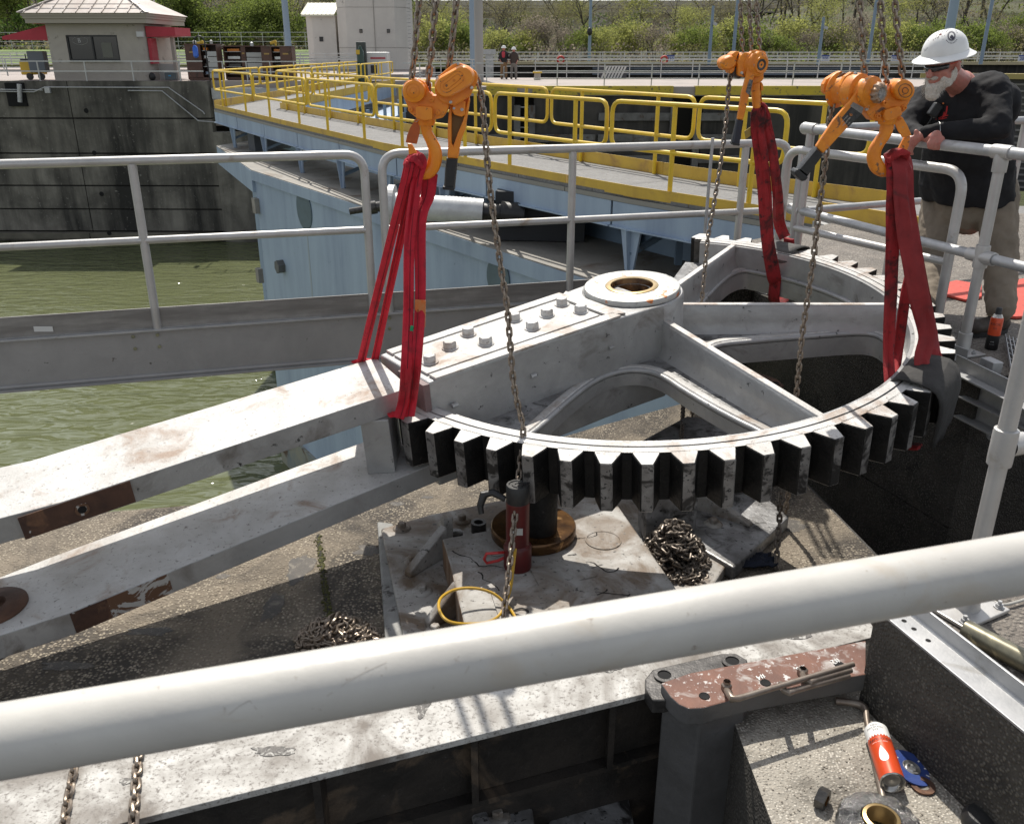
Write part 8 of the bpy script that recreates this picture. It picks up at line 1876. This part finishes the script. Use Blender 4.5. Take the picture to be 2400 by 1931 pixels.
# boots
def boot(an, name='boot'):
    mb = MB(); toe_ = an+frb*.19; toe_.z = .055; heel = V(an.x, an.y, .06)-frb*.03
    capsule(mb, an+V(0, 0, .06), V(an.x, an.y, .07), .062, .058, 4, 16); capsule(mb, heel, toe_, .050, .048, 6, 16); mb.ell(toe_+V(0, 0, .005), .06, .06, .048)
    o = mb.build(name, bootm, MAN); remesh(o, .008, 3)
    P = []; 
    for t in range(20):
        a = 2*math.pi*t/20; c, s_ = math.cos(a), math.sin(a); P.append(heel.lerp(toe_, .5)*1+frb*c*.165+lab_*s_*.055)
    mb = MB(); mb.prism([V(p.x, p.y, .002) for p in P], (0, 0, .028)); mb.build('boot_sole', solem, MAN)
    for k in range(4): c = an+frb*(.045+.026*k)+V(0, 0, .045-.018*k); mb = MB(); mb.tube([c-lab_*.03, c+V(0, 0, .008), c+lab_*.03], .003, 6); mb.build('lace', mat('tan_lace', (.25, .19, .10), rough=.8) if 'tan_lace' not in bpy.data.materials else bpy.data.materials['tan_lace'], MAN)
boot(V(anL.x, anL.y, .08)); boot(V(anR.x, anR.y, .08))
# beard, brows and short hair
bb = MB()
for x, y, z, a, b, c in ((.076, 0, -.112, .044, .046, .040), (.086, 0, -.140, .038, .040, .036), (.098, 0, -.100, .020, .036, .014), (.055, .030, -.095, .036, .026, .034), (.055, -.030, -.095, .036, .026, .034), (.034, .056, -.082, .036, .020, .032), (.034, -.056, -.082, .036, .020, .032), (.014, .072, -.058, .024, .013, .032), (.014, -.072, -.058, .024, .013, .032), (.004, .078, -.034, .013, .008, .028), (.004, -.078, -.034, .013, .008, .028), (.060, .046, -.066, .022, .014, .020), (.060, -.046, -.066, .022, .014, .020), (.098, .018, -.052, .016, .022, .011), (.098, -.018, -.052, .016, .022, .011)):
    bb.ell(HPt(x, y, z), a, b, c, Rh, 14)
bo = bb.build('beard', beardm, MAN); remesh(bo, .005, 4); t3 = bpy.data.textures.new('beard_tex', 'CLOUDS'); t3.noise_scale = .008; dm = bo.modifiers.new('d', 'DISPLACE'); dm.texture = t3; dm.strength = .008; dm.texture_coords = 'GLOBAL'
hb = MB(); rnd = random.Random(8)
def strand(x, y, z, dx, dy, dz, L_=.016):
    p = HPt(x, y, z); q = p+(Rh @ V(dx, dy, dz).normalized())*L_*rnd.uniform(.6, 1.3); s_ = (q-p).orthogonal().normalized()*.0007; hb.add([p-s_, p+s_, q], [(0, 1, 2)])
for _ in range(2200):
    t = rnd.random()
    a = rnd.uniform(-1, 1); s_ = 1 if a > 0 else -1; u = abs(a)
    cx, cy, cz = .088-.085*u**1.3, s_*(.008+.064*u), -.118+.085*u**1.2
    r = .036*(1-u)+.014
    n_ = V(rnd.gauss(.5, .6), rnd.gauss(0, 1)*1.0, rnd.gauss(-.5, .6)).normalized()
    strand(cx+n_.x*r, cy+n_.y*r*.8, cz+n_.z*r, n_.x*.6+.2, n_.y*.6, n_.z*.5-.8, .015)
for _ in range(260): s_ = rnd.choice((-1, 1)); strand(.108+rnd.gauss(0, .002), s_*rnd.uniform(.002, .034), -.050+rnd.gauss(0, .003), .3, s_*.9, -.6, .012)
for _ in range(500): s_ = rnd.choice((-1, 1)); x = rnd.uniform(-.085, .0); strand(x, s_*(.078-abs(x+.02)*.35), rnd.uniform(-.03, .045), -.6, s_*.1, -.9, .010)
for _ in range(90): s_ = rnd.choice((-1, 1)); strand(.094+rnd.gauss(0, .002), s_*rnd.uniform(.012, .048), .016+rnd.gauss(0, .002), .3, s_*.9, .1, .008)
hb.build('beard_strands', beardm, bo if False else MAN)
# hard hat
hc = V(-.004, 0, .055); hr = []
for i in range(13):
    t = i/12*math.pi/2; zz_ = .118*math.sin(t); rr_ = math.cos(t)**.82
    hr.append([HPt(hc.x+.130*max(rr_, .01)*math.cos(2*math.pi*k/64), .110*max(rr_, .01)*math.sin(2*math.pi*k/64), hc.z+zz_*(1+.02*(math.cos(2*math.pi*k/64*2) > .9))) for k in range(64)])
brim = lambda a: (.172+.012*math.cos(a), .150)
def brimring(s_, dz): return [HPt(hc.x+(.130+(brim(2*math.pi*k/64)[0]-.130)*s_)*math.cos(2*math.pi*k/64), (.110+(brim(2*math.pi*k/64)[1]-.110)*s_)*math.sin(2*math.pi*k/64), hc.z+dz) for k in range(64)]
hb2 = MB(); hb2.loft([brimring(-.06, -.004), brimring(.9, -.022), brimring(1.0, -.022), brimring(1.0, -.018), brimring(.9, -.017), brimring(.35, -.003), brimring(.08, .004)]+hr, 0, False, True)
HAT = hb2.build('hard_hat', hatm, MAN)
mb = MB(); mb.tube([HPt(-.05, .068, .04), HPt(-.09, .05, .01), HPt(-.105, 0, .0), HPt(-.09, -.05, .01)], .007, 8); mb.build('hat_suspension', black, MAN)
mb = MB(); mb.box(HPt(-.155, .0, .066), (.03, .03, .018), Rh); mb.build('red_clip', mat('red_lamp', (.5, .03, .02), rough=.4), MAN)
# glasses
lens = mat('smoked_lens', (.02, .02, .025), rough=.08, spec=.8)
gl = []
for i in range(13):
    a = -1.15+2.3*i/12; gl.append((.008+.100*math.cos(a), .082*math.sin(a)))
mb = MB(); P = []
for (x, y) in gl: dz = -.004+.010*abs(y)/.08; P += [HPt(x+.006, y, .010+dz*.3), HPt(x+.008, y, -.020+(.012 if abs(y) < .012 else 0)+abs(y)*.12)]
mb.add(P, [(2*i, 2*i+1, 2*i+3, 2*i+2) for i in range(12)], 0, True); go = mb.build('glasses_lens', lens, MAN); go.modifiers.new('s', 'SOLIDIFY').thickness = .0018
mb = MB(); mb.tube([HPt(x+.007, y, .012) for x, y in gl], .0022, 6); mb.build('glasses_frame', black, MAN)
for s_ in (-1, 1): mb = MB(); mb.tube([HPt(.050, s_*.078, .010), HPt(.02, s_*.083, .010), HPt(-.012, s_*.084, .012), HPt(-.03, s_*.083, .0)], .0028, 6); mb.build('glasses_temple', mat('red_temple', (.55, .06, .03), rough=.4) if 'red_temple' not in bpy.data.materials else bpy.data.materials['red_temple'], MAN)
# decals by ray onto hat and shirt
def bvh(o):
    dg = bpy.context.evaluated_depsgraph_get(); bpy.context.view_layer.update(); e = o.evaluated_get(dg); me = e.to_mesh(); mw = ORG[MAN.name]
    t = BVHTree.FromPolygons([v.co+mw for v in me.vertices], [list(p.vertices) for p in me.polygons]); e.to_mesh_clear(); return t
tH, tS = bvh(HAT), bvh(so)
def hit(t, px, py, lift=.0012):
    d = ray(px, py).normalized(); r = t.ray_cast(C0, d); return None if r[0] is None else r[0]-d*lift
def decal(t, pts, m, name, lift=.0012, n=4):
    P = [hit(t, x, y, lift) for x, y in pts]
    if any(p is None for p in P): return
    cx = sum(p[0] for p in pts)/len(pts); cy = sum(p[1] for p in pts)/len(pts); c = hit(t, cx, cy, lift)
    if c is None: return
    mb = MB(); k = len(P); mb.add([c]+P, [(0, 1+i, 1+(i+1) % k) for i in range(k)], 0, True); mb.build(name, m, MAN)
hx = lambda X, Y_: (2080+X/5.784, 30+Y_/5.784)
redb = mat('badge_red', (.5, .02, .04), rough=.5); inkb = mat('hat_ink', (.03, .03, .05), rough=.6); scr = mat('hat_scuff', (.12, .08, .07), rough=.8)
wht = bpy.data.materials['can_white_ink']
hb_ = lambda X, Y_: hx(X+92, Y_-8)
decal(tH, [hb_(393, 395), hb_(435, 385), hb_(478, 378), hb_(480, 420), hb_(478, 462), hb_(435, 470), hb_(395, 480), hb_(392, 440)], redb, 'hat_badge')
decal(tH, [hb_(410, 460), hb_(410, 415), hb_(420, 415), hb_(421, 430), hb_(432, 430), hb_(432, 405), hb_(444, 403), hb_(445, 428), hb_(455, 426), hb_(455, 408), hb_(466, 406), hb_(468, 450), hb_(440, 455)], wht, 'hat_badge_castle', .0020)
for k in range(4): decal(tH, [hb_(398, 490+k*14), hb_(460-10*k, 482+k*14), hb_(460-10*k, 486+k*14), hb_(398, 494+k*14)], inkb, 'hat_badge_line')
cx_, cy_ = 868, 318
for k in range(26):
    a = 2*math.pi*k/26; c, s_ = math.cos(a), math.sin(a); w = .05
    decal(tH, [hx(cx_+46*math.cos(a-w), cy_+58*math.sin(a-w)), hx(cx_+60*math.cos(a-w*.7), cy_+76*math.sin(a-w*.7)), hx(cx_+60*math.cos(a+w*.7), cy_+76*math.sin(a+w*.7)), hx(cx_+46*math.cos(a+w), cy_+58*math.sin(a+w))], inkb, 'hat_seal_tooth')
for k in range(20):
    a = 2*math.pi*k/20; a2 = a+.31
    decal(tH, [hx(cx_+38*math.cos(a), cy_+48*math.sin(a)), hx(cx_+50*math.cos(a), cy_+62*math.sin(a)), hx(cx_+50*math.cos(a2), cy_+62*math.sin(a2)), hx(cx_+38*math.cos(a2), cy_+48*math.sin(a2))], inkb, 'hat_seal_ring')
decal(tH, [hx(845, 330), hx(870, 300), hx(895, 320), hx(905, 345), hx(880, 365), hx(850, 350)], inkb, 'hat_seal_centre')
for k in range(9):
    a = -2.6+k*.26; decal(tH, [hx(cx_+78*math.cos(a), cy_+94*math.sin(a)), hx(cx_+90*math.cos(a), cy_+108*math.sin(a)), hx(cx_+90*math.cos(a+.12), cy_+108*math.sin(a+.12)), hx(cx_+78*math.cos(a+.1), cy_+94*math.sin(a+.1))], inkb, 'hat_seal_letter')
    a = .5+k*.24; decal(tH, [hx(cx_+78*math.cos(a), cy_+90*math.sin(a)), hx(cx_+90*math.cos(a), cy_+104*math.sin(a)), hx(cx_+90*math.cos(a+.12), cy_+104*math.sin(a+.12)), hx(cx_+78*math.cos(a+.1), cy_+90*math.sin(a+.1))], inkb, 'hat_seal_letter')
decal(tH, [hx(680, 285), hx(700, 275), hx(745, 290), hx(735, 300), hx(715, 310), hx(690, 300)], mat('dark_red_scuff', (.15, .03, .03), rough=.8), 'hat_scuff')
rnd = random.Random(3)
for _ in range(34): X, Y_ = rnd.uniform(450, 780), rnd.gauss(300, 40); w = rnd.uniform(3, 9); decal(tH, [hx(X, Y_), hx(X+w, Y_-w*.8), hx(X+w*1.3, Y_+w*.3), hx(X+w*.3, Y_+w*.7)], scr, 'hat_scuff')
# chest print, radio microphone, watch strap
redp = mat('shirt_red_print', (.45, .02, .02), rough=.8)
for pts in ([(800, 1265), (818, 1270), (812, 1330), (795, 1400), (780, 1395), (790, 1330)], [(770, 1340), (785, 1380), (765, 1420), (735, 1440), (745, 1400)], [(690, 1425), (760, 1400), (825, 1385), (822, 1397), (760, 1415), (695, 1437)], [(655, 1442), (740, 1436), (810, 1418), (805, 1430), (740, 1448), (655, 1452)]):
    decal(tS, [hx(*p) for p in pts], redp, 'shirt_print', .002)
q = hit(tS, *hx(660, 1320), 0)
if q:
    mb = MB(); mb.box(q+V(-.02, -.03, 0), (.055, .045, .075), Matrix.Rotation(.5, 3, 'Y')); mb.build('radio_microphone', black, MAN, bevel=.008)
    mb = MB(); mb.ell(q+V(.012, -.05, .038), .005, .005, .005); mb.build('radio_button', mat('orange_button', (.6, .15, .02), rough=.4), MAN)
    mb = MB(); mb.tube(sm([q+V(-.03, -.04, -.03), q+V(-.05, -.03, -.08), q+V(-.075, .0, -.12)]), .004, 6); mb.build('radio_cable', black, MAN)
p_ = wrL.lerp(elL, .16); dwr = (wrL-elL).normalized(); xx = dwr.orthogonal().normalized(); yy = dwr.cross(xx)
mb = MB(); mb.tube([p_+(xx*math.cos(t*.5236)+yy*math.sin(t*.5236))*.054 for t in range(12)], .0018, 6, closed=True); mb.build('bracelet', steel, MAN)

# two distant workers
def worker(px, pyf, Y, h, topm, legm, label, vest=None, turn=0):
    p = at(px, pyf, 0.0); Y = p.y; base = V(p.x, p.y, 0); s_ = h/1.8
    T = thing('person', base, label, 'person'); Q = lambda x, y, z: base+Matrix.Rotation(turn, 3, 'Z') @ (V(x, y, z)*s_)
    mb = MB(); mb.ell(Q(0, 0, 1.62), .09*s_, .10*s_, .12*s_); capsule(mb, Q(0, 0, 1.55), Q(0, 0, 1.38), .05, .06, 3, 10); capsule(mb, Q(0, 0, 1.36), Q(0, 0, .95), .13, .12, 4, 12)
    for sx in (-1, 1):
        capsule(mb, Q(sx*.19, 0, 1.38), Q(sx*.25, .02, 1.10), .05, .04, 4, 8); capsule(mb, Q(sx*.25, .02, 1.10), Q(sx*.20, -.14, .92), .038, .03, 4, 8); mb.ell(Q(sx*.19, -.17, .89), .04, .045, .05)
        capsule(mb, Q(sx*.10, 0, .92), Q(sx*.12, 0, .5), .07, .05, 4, 8); capsule(mb, Q(sx*.12, 0, .5), Q(sx*.13, .02, .08), .045, .035, 4, 8)
    remesh(mb.build('body', skin, T), .03, 2)
    mb = MB(); capsule(mb, Q(0, 0, 1.34), Q(0, 0, .96), .19, .17, 5, 14, ax=(1, 0, 0), flat=1.15)
    for sx in (-1, 1): capsule(mb, Q(sx*.18, 0, 1.40), Q(sx*.27, .02, 1.10), .08, .065, 4, 8)
    remesh(mb.build('shirt', topm, T), .03, 3)
    mb = MB(); capsule(mb, Q(0, 0, .95), Q(0, 0, .86), .16, .16, 3, 12)
    for sx in (-1, 1): capsule(mb, Q(sx*.10, 0, .90), Q(sx*.13, 0, .5), .105, .085, 4, 10); capsule(mb, Q(sx*.13, 0, .5), Q(sx*.14, .02, .12), .085, .075, 4, 10)
    remesh(mb.build('trousers', legm, T), .03, 3)
    for sx in (-1, 1): mb = MB(); capsule(mb, Q(sx*.14, .05, .06), Q(sx*.14, -.12, .05), .055, .05, 3, 10); mb.build('boot', bootm, T)
    mb = MB(); mb.lathe(Q(0, 0, 1.66), (0, 0, 1), [(.18*s_, 0), (.13*s_, .015), (.125*s_, .06), (.09*s_, .12), (.0, .145)], 20); mb.build('hard_hat', hatm, T)
    if vest: mb = MB(); capsule(mb, Q(-.07, -.15, 1.40), Q(-.07, -.17, 1.22), .09, .08, 4, 10, ax=(1, 0, 0), flat=1.1); mb.build('red_vest', vest, T)
worker(1181, 186, 54, 1.80, mat('dark_shirt', (.012, .012, .014), rough=.8), mat('tan_trousers', (.20, .12, .06), rough=.85), 'distant worker in black shirt with red vest and brown trousers at the far railing', redawn, .3)
worker(1204, 186, 54, 1.72, mat('brown_jacket', (.05, .035, .03), rough=.85), mat('grey_trousers', (.17, .155, .14), rough=.85), 'distant worker in brown jacket and grey trousers, right of his companion', None, -.2)

# fine scratches on the near handrail
me_ = NR.children[0].data; mwN = ORG[NR.name]; tN = BVHTree.FromPolygons([v.co+mwN for v in me_.vertices], [list(p.vertices) for p in me_.polygons])
for pts, w in (([(535, 1675), (560, 1655), (585, 1641), (600, 1660), (615, 1680)], 2.2), ([(730, 1662), (770, 1628), (815, 1597), (860, 1572), (905, 1552), (925, 1522)], 2.4), ([(2120, 1395), (2121, 1375), (2126, 1352)], 2), ([(1100, 1560), (1090, 1578)], 3)):
    for (x0, y0), (x1, y1) in zip(pts, pts[1:]):
        dx, dy = x1-x0, y1-y0; l_ = math.hypot(dx, dy); nx, ny = -dy/l_*w/2, dx/l_*w/2; P = [hit(tN, x, y, .0002) for x, y in ((x0+nx, y0+ny), (x1+nx, y1+ny), (x1-nx, y1-ny), (x0-nx, y0-ny))]
        if all(P): mb = MB(); mb.add(P, [(0, 1, 2, 3)]); mb.build('scratch', sc, NR)
